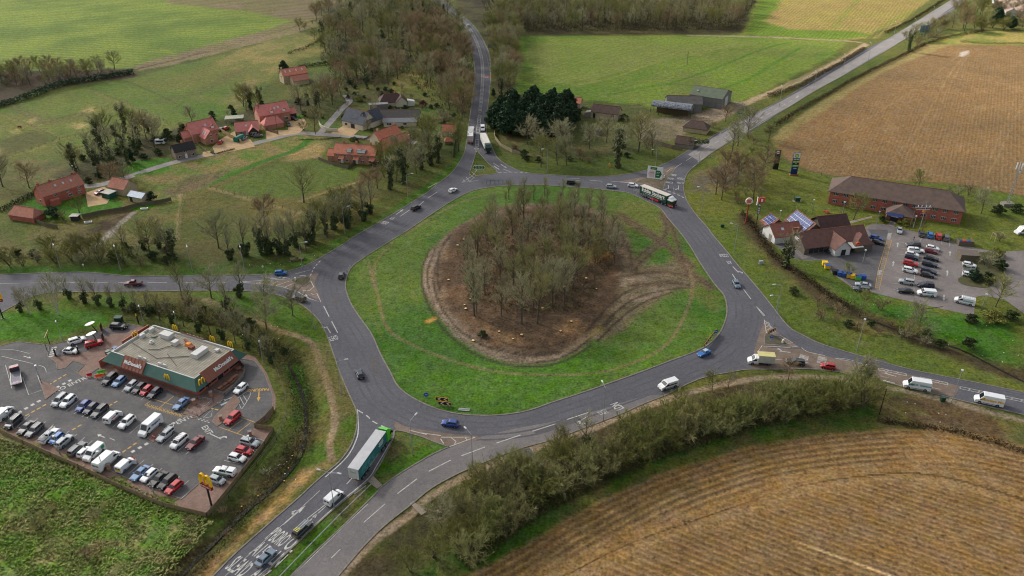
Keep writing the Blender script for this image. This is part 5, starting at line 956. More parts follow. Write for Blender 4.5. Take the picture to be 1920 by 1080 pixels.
def mk_pickup(k):
 D=dict(L=5.2,W=1.86,H=1.78,bonnet=1.1,belt=1.14,wsx=.72,roof0=.6,roof1=.38,rearx=.34,gc=.34,boot=1.1);parts,X_,hw=carmesh(**D);parts=fittings(parts,X_,hw,1.1,1.1,.38,plate=.7)
 if k=='pickup':parts.append(('load_bed',MB().box((X_(.17),0,1.12),(1.5,1.45,.08)),BLK,[]))
 if k=='pickup_ladder':
  m=MB()
  for s in(-.3,.3):m.box((X_(.45),s,1.9),(4.4,.06,.08))
  for i in range(12):m.box((X_(.45)-2+i*.36,0,1.9),(.04,.6,.04))
  for s in(-.8,.8):m.tube((X_(.2),s,1.1),(X_(.2),s*.8,1.88),.03)
  parts.append(('roof_ladder',m,CHROME,[]));parts.append(('load_bed',MB().box((X_(.17),0,1.25),(1.6,1.6,.3)),mat('grey_load',(130,132,132),.8),[]))
 if k=='pickup_canopy':parts.append(('canopy',MB().box((X_(.18),0,1.42),(1.75,1.55,.62),top=.88),'P',[('canopy_window',MB().box((X_(.18),0,1.45),(1.3,1.56,.3)),GLASS)]))
 return parts
def mk_van(k):
 D={'van_small':(4.4,1.78,1.85),'van':(5.1,1.96,2.0),'van_rack':(5.4,2.0,2.1),'van_long':(6.2,2.06,2.6),'van_open':(4.4,1.78,1.85),'van_box':(6.6,2.1,2.9)}[k];L,W,H=D;hw=W/2
 X_=lambda f:-L/2+f*L;nose=1.0 if L>5 else .95;b=MB();bh=1.05 if L<5 else 1.2;g=.28
 xn=L/2;xw=xn-nose*.9;xr=xw-(.75 if L<5 else .85)
 prof=[(-L/2,g),(-L/2,H*.9),(-L/2+.1,H),(xr,H),(xw-.02,bh+.1),(xn-.12,bh*.84),(xn,bh*.55),(xn,g)]
 if k=='van_box':prof=[(xr-.9,g),(xr-.9,2.1),(xr,2.15),(xw-.02,bh+.15),(xn-.12,bh*.84),(xn,bh*.55),(xn,g)]
 V=[]
 for s in(-1,1):
  for(x,z)in prof:
   tw=.93 if z>H*.93 else 1.0;tw=tw*(.93 if x>xw else 1);V.append((x,s*hw*tw,z))
 n=len(prof);b.add(V,[(i,(i+1)%n,n+(i+1)%n,n+i)for i in range(n)]+[tuple(range(n)),tuple(range(2*n-1,n-1,-1))])
 parts=[('body',b,'P',[])];P0=prof[-5]if k!='van_box' else(xr,2.15);P1=prof[-4]
 def sl(t):return(P0[0]+(P1[0]-P0[0])*t,P0[1]+(P1[1]-P0[1])*t)
 a,c=sl(.12),sl(.93);w_=hw*.84
 parts.append(('windscreen',MB().add([(a[0]+.03,-w_*.9,a[1]+.03),(a[0]+.03,w_*.9,a[1]+.03),(c[0]+.03,w_,c[1]+.03),(c[0]+.03,-w_,c[1]+.03)],[(0,1,2,3)]),GLASS,[]))
 for s in(-1,1):
  yb=s*(hw+.012);z1=min(H,2.1)-.28;parts.append(('side_window',MB().add([(xr-.35,yb,bh+.06),(xw-.1,yb,bh+.06),(xr+.12,yb,z1),(xr-.35,yb,z1)],[(0,1,2,3)]),GLASS,[]))
  parts.append(('wing_mirror',MB().box((xw-.12,s*(hw+.14),bh+.2),(.14,.24,.26)),BLK,[]))
 if k!='van_box':
  for s in(-.5,.5):parts.append(('rear_window',MB().box((-L/2-.01,s*hw*.9,H*.7),(.02,hw*.7,.35)),GLASS,[]))
 fittings(parts,X_,hw,bh,bh*1.1,.34,(.2,.82),.6)
 parts.append(('side_trim',MB().box((-.2,0,.5),(L*.5,W+.02,.12)),BLK,[]))
 if k=='van_rack':
  m=MB()
  for s in(-.7,.7):m.box((X_(.35),s,H+.12),(3.2,.05,.08))
  for i in range(6):m.box((X_(.35)-1.5+i*.6,0,H+.1),(.05,1.4,.05))
  parts.append(('roof_rack',m,CHROME,[]))
 if k=='van_box':
  parts.append(('load_box',MB().box((-1.25,0,1.85),(4.1,2.15,2.1)),mat('off_white_box',(196,196,188),.6,noise=.5,nscale=1,col2=(160,158,148)),[]));parts.append(('box_roof',MB().box((-1.15,0,2.94),(4.4,2.18,.08)),mat('yellowed_roof',(206,196,132),.7,noise=.6,nscale=1,col2=(176,166,110)),[]))
 if k=='van_open':
  for s in(-1,):parts.append(('door',MB().box((xr+.55,s*(hw+.45),1.0),(.08,.95,1.2),rz=.25),'P',[]))
 return parts
VMESH={}
def vehicle(kind,colour,px,py,dx,dy,label,group=None,f=None,cat=None,name=None,extra=None,z=.75):
 if f:a=f(px,py);b=f(px+dx,py+dy)
 else:a=(px,py);b=(px+dx,py+dy)
 A,B=G(a[0],a[1],z),G(b[0],b[1],z);rz=math.atan2(B.y-A.y,B.x-A.x)
 if kind not in VMESH:
  pr=mk_van(kind)if kind.startswith('van')else mk_pickup(kind)if kind.startswith('pickup')else mk_open(kind)if kind=='open' else mk_car(kind)
  VMESH[kind]=[(n,m.mesh(n,BLK if mm=='P' else mm),mm,[(sn,sm.mesh(sn,BLK if smm=='P' else smm),smm)for sn,sm,smm in sub])for n,m,mm,sub in pr]
 nm=name or{'van':'van','pick':'pickup_truck','open':'open_top_car'}.get(kind[:4]if kind[:3]!='van' else 'van','car')
 t=thing(nm,label,cat or('van' if nm=='van' else 'pickup' if nm=='pickup_truck' else 'car'),(A.x,A.y,.05),rz,group);pm=paint_m(colour)
 def ln(n,me,mm,par):
  o=link(n,me,par)
  if mm=='P':o.material_slots[0].link='OBJECT';o.material_slots[0].material=pm
  return o
 for n,me,mm,sub in VMESH[kind]:
  o=ln(n,me,mm,t)
  for sn,sm,smm in sub:ln(sn,sm,smm,o)
 if extra:extra(t)
 return t
def side_text(s,size,x,z,hw,m,flip=False):
 def fn(t):
  for sg in(-1,1):
   mb=MB();M=Matrix(((-sg*-1 if sg>0 else 1,0,0,x),(0,0,-1 if sg<0 else 1,sg*(hw+.02)),(0,1,0,z),(0,0,0,1)))
   if sg>0:M=Matrix(((-1,0,0,x),(0,0,1,hw+.02),(0,1,0,z),(0,0,0,1)))
   else:M=Matrix(((1,0,0,x),(0,0,-1,-hw-.02),(0,1,0,z),(0,0,0,1)))
   text_on(mb,s,M,size,bold=.03);mb.build('lettering',m,t,fix=False)
 return fn
GM_='cars parked in the restaurant car park';GV_='vans parked in the restaurant car park'
U=(72,-62);Dn=(-72,62)
BLUEM=mat('blue_lettering',(40,80,140),.6);GREENM=mat('green_graphic',(30,140,80),.6);YELM=mat('yellow_lettering',(228,170,30),.6);TEALM=mat('teal_lettering',(70,160,160),.6);REDM=mat('red_graphic',(196,40,44),.6);WHM=mat('white_lettering',(225,225,222),.6)
def green_disc(x,z,hw,r=.45,m=None):
 def fn(t):
  for sg in(-1,1):MB().tube((x,sg*(hw+.005),z),(x,sg*(hw+.02),z),r,n=16).build('graphic',m or GREENM,t)
 return fn
def roof_bars(t):
 m=MB()
 for i in range(5):m.box((-1.2+i*.5,0,1.78),(.22,1.3,.05))
 m.build('roof_bar',mat('white_roof_bar',(225,225,225),.5),t)
for a in(('suv','black',555,352,Dn,'black car with pale bonnet, leftmost of the row against the restaurant wall'),('hatch','lblue',603,363,Dn,'steel blue hatchback second from the left against the restaurant wall'),('hatch','silver',665,385,Dn,'pale silver blue hatchback third from the left against the restaurant wall'),('hatch','black',705,397,Dn,'black hatchback left of the red one by the restaurant wall'),('small','red',741,409,Dn,'bright red hatchback in the row against the restaurant wall'),('hatch','navy',783,421,Dn,'dark blue hatchback right of the red one by the restaurant wall'),('saloon','lblue',917,475,Dn,'steel blue saloon beside the yellow hatched disabled bays'),('mpv','silver',303,458,Dn,'silver blue people carrier at the left end of the middle row'),('suv','white',345,465,Dn,'white car next to the silver blue people carrier'),('hatch','blue',422,487,Dn,'royal blue hatchback in the middle row'),('hatch','navy',460,500,Dn,'dark navy hatchback right of the royal blue one'),('estate','dgrey',504,513,Dn,'long dark grey estate beside the small white van with open door'),('suv','white',642,570,Dn,'white crossover alone between the small white van and the big white van'),('estate','silver',837,633,Dn,'silver estate right of the paved island with red bins'),('mpv','white',907,668,Dn,'white car with pale roof bars',roof_bars),('saloon','dred',988,672,Dn,'dark red saloon pulling out across the bays'),('mpv','dgrey',68,570,Dn,'dark grey people carrier leftmost in the front row'),('saloon','dgrey',133,597,Dn,'dark blue grey saloon second in the front row'),('estate','grey',173,610,Dn,'grey estate third in the front row'),('small','sky',287,652,Dn,'bright blue small car beside the ladder pickup'),('suv','silver',325,667,U,'silver car with black roof panel right of the bright blue car'),('estate','grey',390,703,U,'grey estate left of the white city car'),('small','white',428,720,U,'white city car squeezed beside the green marked van'),('saloon','lblue',709,827,Dn,'light blue saloon next to the person in orange'),('hatch','white',755,838,Dn,'white hatchback between light blue and black cars'),('saloon','black',802,857,Dn,'glossy black saloon right of the white hatchback'),('suv','black',848,873,Dn,'black crossover left of the bright red hatchback'),('hatch','red',880,898,Dn,'bright red hatchback at the right end of the front row'),('suv','silver',1265,673,(95,25),'silver four by four topmost in the right hand column'),('hatch','red',1236,713,(95,25),'bright red hatchback in the right hand column'),('hatch','white',1200,749,(95,25),'white hatchback below the red one in the right hand column'),('small','silver',1098,862,(80,27),'silver city car nearest the tall yellow arches sign'),('suv','white',390,157,(90,-28),'white crossover queuing beside the grass'),('beetle','white',357,208,(90,8),'white round backed car queuing behind the menu boards'),('suv','red',475,172,(90,-26),'red car at the order point under the white canopy'),('suv','black',600,86,(90,4),'black people carrier rounding the drive through behind the restaurant'),('hatch','white',1218,398,Dn,'white hatchback leaving the drive through beside the picnic tables'),('suv','red',1177,550,Dn,'red car with black roof in the yellow lined waiting bay')):
 k,c,x,y,d,l=a[:6];vehicle(k,c,x,y,d[0],d[1],l,GM_,Z1,extra=a[6]if len(a)>6 else None)
def bench_dots(t):pass
vehicle('van_open','white',570,540,U[0],U[1],'small white van with open door in the middle row',GV_,Z1,extra=side_text('MASONS',.35,-.6,1.15,.89,REDM),z=.9)
vehicle('van_long','white',760,590,Dn[0],Dn[1],'large white high roof van beside the paved island',GV_,Z1,extra=side_text('Vanguard',.7,-.8,1.7,1.03,BLUEM),z=1.1)
vehicle('pickup_ladder','white',248,637,U[0],U[1],'white pickup carrying ladders in the front row',GV_,Z1,z=.9)
vehicle('van','white',474,722,Dn[0],Dn[1],'white van with green circle and striped bonnet',GV_,Z1,extra=green_disc(-1.7,1.35,.98,.5),z=1.0)
vehicle('van_long','white',540,760,U[0],U[1],'longest white van with black lower sides in the front row',GV_,Z1,z=1.2)
vehicle('van_open','white',635,784,U[0],U[1],'small white van with yellow chevron tail, person beside its open door',GV_,Z1,extra=lambda t:MB().box((-2.22,0,.95),(.02,1.4,.4)).build('chevron_panel',NPY,t),z=.9)
vehicle('van','white',18,524,U[0],U[1],'white van cut by the left edge with green disc',GV_,Z1,extra=green_disc(0,1.2,.98,.35),z=1)
vehicle('pickup_canopy','white',1137,817,-95,-18,'white pickup with canopy and green side stripe',GV_,Z1,extra=lambda t:MB().box((0,0,.72),(3.0,1.9,.22)).build('side_stripe',mat('lime_stripe',(110,160,70),.5),t),z=.9)
GS='cars parked in the service area';HR=(105,22)
for a in(('saloon','silver',1035,510,(3,40),'silver car parked below the hotel entrance path'),('saloon','dgrey',1175,531,(-3,-40),'dark grey car leftmost of four under the hotel lawn'),('suv','sky',1230,540,(-2,-40),'bright blue car in the row under the hotel lawn'),('mpv','red',1283,548,(-2,-40),'red car in the row under the hotel lawn'),('mpv','grey',1331,558,(-2,-40),'grey car at the right of the row under the hotel lawn'),('hatch','blue',887,558,HR,'blue hatchback behind the burger restaurant, upper of two'),('saloon','black',893,585,HR,'black car behind the burger restaurant, lower of two'),('estate','dgrey',1122,602,(-105,-2),'dark estate at the top of the left rank with person by it'),('hatch','white',1245,623,HR,'white hatchback at the top of the right rank'),('hatch','dred',1235,642,HR,'dark red hatchback just below the top white one'),('hatch','white',1116,662,HR,'white hatchback half hidden behind a blue one'),('hatch','navy',1112,680,HR,'navy hatchback in front of the half hidden white one'),('saloon','black',1237,688,HR,'black saloon in the right rank'),('suv','red',1105,721,HR,'red estate in the left rank'),('estate','navy',1227,725,HR,'dark blue estate in the right rank'),('suv','white',1102,765,HR,'white crossover with dark sunroof in the left rank'),('estate','navy',1220,769,HR,'navy estate above the green black hatchback'),('hatch','black',1212,793,HR,'green black hatchback below the navy estate'),('suv','silver',1080,837,(-105,-18),'silver four by four in the lower left rank'),('mpv','navy',1202,859,(-105,-8),'navy people carrier above the white van'),('saloon','black',1073,893,(-105,-8),'black saloon at the bottom of the left rank'),('saloon','silver',805,855,(-105,-16),'silver saloon beside the blue and yellow bins'),('estate','grey',795,883,(-105,-16),'grey estate beside the grass below the bins'),('hatch','white',1477,729,HR,'white hatchback above two others by the planted island'),('hatch','dgrey',1482,768,(-105,-10),'dark blue hatchback between two white cars by the planted island'),('hatch','white',1477,792,HR,'white car lowest of three by the planted island')):
 k,c,x,y,d,l=a;vehicle(k,c,x,y,d[0],d[1],l,GS,ZB)
vehicle('pickup_canopy','white',1140,640,105,10,'white pickup with canopy in the left rank',None,ZB)
vehicle('van','white',1207,906,-105,-10,'white van with teal lettering at the bottom of the right rank',None,ZB,extra=side_text('Baxter',.7,-.8,1.3,.98,TEALM),z=1)
vehicle('van_rack','white',1447,956,-105,-22,'white van with roof rack on the service car park exit',None,ZB,extra=side_text('Greenair',.75,-.8,1.3,1.0,TEALM),z=1)
vehicle('van_long','white',1822,512,-90,10,'white van with orange logo at the right edge by the hotel lawn',None,ZB,extra=green_disc(.6,1.5,1.03,.5,mat('orange_graphic',(226,90,40),.6)),z=1.2)
GT='cars driving on the roundabout'
for a in(('hatch','white',849,356,(60,-28),'white hatchback on the ring nearest the northern splitter'),('suv','black',780,389,(50,-28),'black four by four on the north-west side of the ring'),('hatch','dgrey',640,515,(8,-40),'dark hatchback at the western entry of the ring'),('hatch','navy',674,700,(-22,-50),'navy saloon on the south-west side of the ring'),('hatch','blue',844,793,(-60,-8),'bright blue hatchback rounding the southern tip of the ring'),('hatch','sblue',1381,532,(20,38),'pale blue hatchback on the eastern side of the ring'),('mpv','black',1073,342,(60,2),'black people carrier on the northern side of the ring'),('hatch','silver',1146,349,(60,5),'silver hatchback left of the white one on the northern side'),('hatch','white',1187,347,(60,8),'white hatchback just behind the articulated lorry')):
 k,c,x,y,d,l=a;vehicle(k,c,x,y,d[0],d[1],l,GT)
vehicle('open','sky',1320,661,-50,22,'bright blue convertible with pale roof on the south-east bend')
GQ='vehicles on the approach roads'
for a in(('small','sky',526,511,(60,-3),'bright blue hatchback waiting at the western give way line'),('estate','dgrey',560,559,(-50,-14),'dark estate leaving on the western road'),('small','red',1553,686,(-60,-10),'red hatchback in the eastern queue'),('estate','dgrey',1492,678,(-60,-8),'dark car half hidden by the reddish tree in the eastern queue'),('estate','dgrey',1618,699,(-60,-12),'dark car half hidden behind the grey leafless tree'),('saloon','sblue',498,1045,(50,-48),'blue grey saloon on the southern approach lettering'),('hatch','silver',878,48,(-8,-14),'small distant car high on the northern road'),('hatch','white',762,256,(-40,3),'white hatchback parked on the village lane'),('hatch','maroon',187,360,(-40,15),'crimson hatchback on the farmhouse drive'),('small','red',413,266,(20,-22),'red car beside the red roofed house with dormer'),('hatch','black',416,242,(20,-10),'black car behind the timber fence of the red roofed house'),('small','red',424,240,(20,-10),'red car behind the timber fence, right of the black car'),('hatch','silver',458,258,(30,-20),'silver car under the bungalow wall'),('hatch','grey',484,254,(40,-4),'grey car on the bungalow drive'),('small','navy',541,233,(10,16),'dark blue car on the gravel of the large red house'),('hatch','black',550,222,(20,4),'black car in the cart shed of the large red house')):
 k,c,x,y,d,l=a;vehicle(k,c,x,y,d[0],d[1],l,GQ)
def rack_load(t):
 m=MB();n=MB()
 for i in range(10):m.box((-1.3+i*.3,0,1.62),(.12,1.1,.06))
 for i in range(3):
  for j in range(3):n.box((-1.75+i*.35,-.4+j*.4,1.72),(.2,.25,.15))
 m.build('roof_rack',CHROME,t);n.build('roof_load',mat('pale_yellow_load',(214,206,120),.7),t)
vehicle('estate','dgrey',567,991,50,-48,'dark estate with roof ladder and yellow load on the southern approach',GQ,extra=rack_load)
vehicle('pickup','maroon',250,531,-60,2,'maroon pickup on the western road behind pole trees')
vehicle('van_small','white',626,931,50,-46,'small white van behind the green cab lorry','white vans on the roads',z=.95)
vehicle('van','white',905,240,1,30,'white van following the white lorry down the northern road','white vans on the roads',z=1)
def stripe(t):MB().box((-.3,0,1.25),(3.4,1.99,.28)).build('side_stripe',mat('navy_stripe',(40,52,74),.5),t)
vehicle('van','white',1253,720,-50,16,'white van with dark side stripe on the southern ring','white vans on the roads',extra=stripe,z=1)
vehicle('van_box','white',1427,673,-60,-4,'box van with yellowed roof at the eastern give way line',z=1.4)
vehicle('van_long','white',1720,720,-60,-10,'long white van with teal lettering on the eastern road','white vans on the roads',extra=side_text('ONDA  Solutions',.7,-.5,1.6,1.03,TEALM),z=1.3)
vehicle('van_long','white',1855,748,-60,-12,'white van with bold yellow lettering on the eastern road','white vans on the roads',extra=side_text('Morleys Mix',.95,-.7,1.45,1.03,YELM),z=1.3)
def lorry(px,py,qx,qy,label,cabc,sidem,roofc=(206,206,202),deco=None,cabtop=None,skirt=None,name='articulated_lorry',rearm=None):
 A,B=G(px,py),G(qx,qy);rz=math.atan2(B.y-A.y,B.x-A.x);C0=(A+B)/2
 t=thing(name,label,'lorry',(C0.x,C0.y,.05),rz);L=15.8;x0=-L/2;tr=x0+13.0;hw=1.26
 trl=MB().box(((x0+tr)/2,0,2.6),(13.0,2.5,2.75)).build('trailer',sidem,t)
 MB().box(((x0+tr)/2,0,4.01),(13.05,2.55,.08)).build('trailer_roof',mat('lorry_roof_%d'%roofc[0],roofc,.6,noise=.5,nscale=.5,col2=tuple(int(v*.86)for v in roofc)),trl)
 MB().box((x0-.02,0,2.6),(.05,2.4,2.65)).build('rear_door',rearm or mat('lorry_rear',(196,194,190),.6),trl)
 for s in(-1,1):MB().box((x0-.05,s*.6,2.6),(.04,.05,2.5)).build('lock_bar',CHROME,trl)
 MB().box(((x0+tr)/2+.3,0,1.02),(12.4,1.0,.4)).build('chassis',BLK,t)
 if skirt:
  for s in(-1,1):MB().box((x0+7.3,s*1.2,.78),(4.0,.06,.62)).build('side_skirt',skirt,t)
 c=MB();cx=L/2-1.15
 c.prism([(cx-1.1,.55),(cx+1.1,.55),(cx+1.15,1.4),(cx+1.0,2.5),(cx+.75,3.05),(cx-1.1,3.05)],'y',-1.24,1.24)
 c.build('cab',paint_m(cabc),t);MB().add([(cx-.9,-1.1,3.04),(cx+.6,-1.1,3.04),(cx-.9,1.1,3.04),(cx+.6,1.1,3.04),(cx-.9,-1.1,3.85),(cx-.9,1.1,3.85),(cx-.2,-1.05,3.7),(cx-.2,1.05,3.7)],[(0,1,6,4),(2,5,7,3),(1,3,7,6),(4,6,7,5),(0,4,5,2)]).build('wind_deflector',paint_m(cabtop or cabc),t)
 if cabtop:MB().box((cx-.05,0,2.82),(2.2,2.52,.5)).build('cab_upper',paint_m(cabtop),t)
 MB().add([(cx+1.155,-1.08,1.75),(cx+1.155,1.08,1.75),(cx+1.04,1.05,2.55),(cx+1.04,-1.05,2.55)],[(0,1,2,3)]).build('windscreen',GLASS,t)
 MB().box((cx+1.16,0,1.25),(.05,1.6,.5)).build('grille',BLK,t);MB().box((cx+1.12,0,.6),(.16,2.4,.35)).build('bumper',BLK,t)
 for s in(-1,1):
  MB().add([(cx+.1,s*1.255,1.7),(cx+.95,s*1.255,1.7),(cx+.85,s*1.255,2.45),(cx+.1,s*1.255,2.45)],[(0,1,2,3)]).build('side_window',GLASS,t)
  MB().box((cx+1.15,s*.95,.85),(.1,.4,.22)).build('headlight',HL,t);MB().box((x0-.03,s*1.0,1.05),(.06,.4,.18)).build('tail_light',TL,t);MB().box((cx+.95,s*1.42,2.1),(.16,.25,.6)).build('wing_mirror',BLK,t)
  for x in(x0+1.6,x0+2.95,x0+4.3,x0+11.0,cx+.1,cx-2.0):
   w_=MB().tube((x,s*1.22,.5),(x,s*.9,.5),.5,n=14).build('wheel',TYRE,t);MB().tube((x,s*1.24,.5),(x,s*1.1,.5),.26,n=8).build('rim',RIM,w_)
 MB().box((x0-.04,0,.9),(.05,.5,.12)).build('number_plate',NPY,t)
 if deco:deco(t,trl,x0,tr)
 return t
def deco_stobart(t,trl,x0,tr):
 for sg in(-1,1):
  m=MB();s2=MB();mk_=lambda x,z:Matrix(((-1,0,0,x),(0,0,1,1.27),(0,1,0,z),(0,0,0,1)))if sg>0 else Matrix(((1,0,0,x),(0,0,-1,-1.27),(0,1,0,z),(0,0,0,1)))
  text_on(m,'Eddie Stobart',mk_((x0+tr)/2,3.0),2.05,bold=.05,xs=.98);m.build('lettering',WHM,trl,fix=False);text_on(s2,'the power behind the supply chain',mk_((x0+tr)/2+.5,1.95),.5,xs=1.2,bold=.01);s2.build('small_lettering',WHM,trl,fix=False)
 for s in(-1,1):MB().box((7.2,s*1.26,.75),(2.2,.04,.5)).build('red_panel',REDM,t)
def deco_tesco(t,trl,x0,tr):
 LT=mat('pale_teal_graphic',(110,168,168),.6);rn=random.Random(4)
 for sg in(-1,1):
  m=MB()
  for k,(cx,r)in enumerate(((x0+2.2,1.0),(x0+3.6,1.15),(x0+5.2,1.0),(x0+6.6,.7))):
   for rr in(r,r*.72,r*.45):
    P=[(cx+math.cos(a)*rr,sg*1.262,2.3+math.sin(a)*rr)for a in[i*math.pi/9*1.6+.2*k for i in range(10)]]
    for a,b in zip(P,P[1:]):m.tube(a,b,.03,n=4)
  m.build('swirl_graphic',LT,trl,fix=False);m=MB()
  for i,(w_,z)in enumerate(((2.2,3.3),(1.8,3.05),(2.4,2.8),(2.0,2.55),(1.6,2.3))):m.box((tr-2.6,sg*1.258,z),(w_,.02,.1))
  m.build('lettering_lines',WHM,trl)
 m=MB();M=Matrix(((0,0,-1,x0-.06),(-1,0,0,0),(0,1,0,3.0),(0,0,0,1)));text_on(m,'TESCO',M,.45,bold=.01);m.build('lettering',GREENM,trl,fix=False)
def deco_red(t,trl,x0,tr):
 MB().box((x0-.06,0,1.7),(.03,2.2,.5)).build('red_panel',REDM,trl);MB().box((x0-.06,0,3.2),(.03,2.2,.9)).build('pattern_panel',mat('lilac_panel',(150,130,160),.6,noise=1,nscale=2,col2=(220,210,220)),trl)
 m=MB();M=Matrix(((0,0,-1,x0-.085),(-1,0,0,0),(0,1,0,1.7),(0,0,0,1)));text_on(m,'LOGISTICS',M,.36);m.build('lettering',WHM,trl,fix=False)
lorry(671,898,722,826,'articulated lorry with lime green cab and teal trailer entering from the south','green',mat('teal_trailer',(40,112,114),.6),(186,186,188),deco_tesco)
lorry(1204,366,1262,389,'articulated lorry with dark green lettered trailer and white topped cab on the ring','dgreen',mat('dark_green_trailer',(16,62,48),.6),(206,198,184),deco_stobart,'white',REDM)
lorry(881,277,885,245,'white articulated lorry going away up the northern road','white',mat('white_trailer',(206,206,206),.6),(214,212,208),deco_red)
lorry(903,260,919,295,'white articulated lorry with dark green cab coming down to the roundabout','dgreen',MATS['white_trailer'],(212,206,194))
def flatbed():
 A,B=G(*Z1(90,392)),G(*Z1(82,318));rz=math.atan2(B.y-A.y,B.x-A.x);c=(A+B)/2;t=thing('flatbed_lorry','recovery lorry with empty grey deck parked in the striped bay','lorry',(c.x,c.y,.05),rz)
 MB().box((-.8,0,.95),(6.2,2.3,.14)).build('deck',mat('grey_deck',(128,124,132),.7,noise=.6),t);d=MB()
 for s in(-1,1):d.box((-.8,s*1.12,1.05),(6.2,.08,.2))
 d.build('deck_rail',CHROME,t);MB().box((-3.4,0,.85),(.5,2.2,.4)).build('tail_beam',paint_m('dred'),t);MB().box((-3.0,0,1.04),(.5,1.4,.05)).build('winch_board',paint_m('blue'),t)
 MB().prism([(2.2,.5),(4.0,.5),(4.05,1.3),(3.7,2.2),(2.2,2.3)],'y',-1.05,1.05).build('cab',paint_m('dgrey'),t);MB().box((2.1,0,2.4),(.35,2.1,.2)).build('light_bar',paint_m('red'),t)
 MB().add([(4.07,-.9,1.35),(4.07,.9,1.35),(3.76,.9,2.1),(3.76,-.9,2.1)],[(0,1,2,3)]).build('windscreen',GLASS,t)
 for x in(-2.0,3.1):
  for s in(-1,1):MB().tube((x,s*1.08,.42),(x,s*.8,.42),.42,n=12).build('wheel',TYRE,t)
flatbed()
def tiles(name,c,c2,sc=1.2):return mat(name,c,.85,noise=.9,nscale=sc,col2=c2)
def brickm(name,c,c2):
 if name in MATS:return MATS[name]
 m=bpy.data.materials.new(name);m.use_nodes=True;n=m.node_tree;b=n.nodes['Principled BSDF'];b.inputs['Roughness'].default_value=.9
 tc=n.nodes.new('ShaderNodeTexCoord');mp=n.nodes.new('ShaderNodeMapping');mp.inputs['Rotation'].default_value=(R(90),0,0);br=n.nodes.new('ShaderNodeTexBrick')
 br.inputs['Scale'].default_value=3.3;br.inputs['Color1'].default_value=(*lin(c),1);br.inputs['Color2'].default_value=(*lin(c2),1);br.inputs['Mortar'].default_value=(*lin(tuple(min(255,v+30)for v in c)),1);br.inputs['Mortar Size'].default_value=.015
 nz=n.nodes.new('ShaderNodeTexNoise');nz.inputs['Scale'].default_value=.8;s=n.nodes.new('ShaderNodeVectorMath');s.operation='SCALE';a=n.nodes.new('ShaderNodeMath');a.operation='ADD';a.inputs[1].default_value=.5
 n.links.new(tc.outputs['Object'],mp.inputs[0]);n.links.new(mp.outputs[0],br.inputs['Vector']);n.links.new(tc.outputs['Object'],nz.inputs['Vector']);n.links.new(nz.outputs[0],a.inputs[0]);n.links.new(br.outputs['Color'],s.inputs[0]);n.links.new(a.outputs[0],s.inputs['Scale']);n.links.new(s.outputs[0],b.inputs['Base Color'])
 MATS[name]=m;return m
RB=brickm('red_brick',(164,90,74),(146,78,66));OB=brickm('orange_brick',(168,116,94),(150,102,84));STN=mat('pale_stone_wall',(178,164,134),.9,noise=.8,nscale=1.5,col2=(146,132,106));RENW=mat('cream_render',(206,196,172),.9,noise=.4);FLN=mat('flint_wall',(134,126,112),.9,noise=.8,nscale=2.5)
PAN=tiles('orange_pantiles',(200,124,96),(168,106,86));PINK=tiles('pink_red_tiles',(200,124,114),(180,110,104),.8);RUST=tiles('weathered_red_tiles',(178,114,92),(142,100,84));BRT=tiles('brown_tiles',(88,68,58),(66,54,48),.9);DKT=tiles('dark_brown_tiles',(78,52,48),(60,44,42),.9);SLT=tiles('slate_roof',(74,80,90),(62,66,76),.7);BLKT=tiles('black_tiles',(36,36,38),(46,44,42));GRT=tiles('grey_tiles',(96,92,88),(80,76,72))
WFR=mat('white_frame',(220,220,216),.5);DGL=mat('window_glass',(36,42,50),.1,spec=.8);DOORW=mat('white_door',(218,216,212),.6);DTIM=mat('dark_timber',(50,44,40),.8);FEN=mat('timber_fence',(138,118,88),.9,noise=.8,nscale=1.5,col2=(104,92,72));CONC=mat('concrete',(140,134,124),.9,noise=.7);GRSH=mat('grey_sheeting',(118,118,116),.6,noise=.6,nscale=.6);MGR=mat('mossy_green_sheeting',(92,104,82),.8,noise=.7,nscale=.5,col2=(76,84,72))
def base(name,label,cat,A,B,group=None):
 A,B=G(*A),G(*B);return thing(name,label,cat,(A.x,A.y,0),math.atan2(B.y-A.y,B.x-A.x),group),(B-A).length
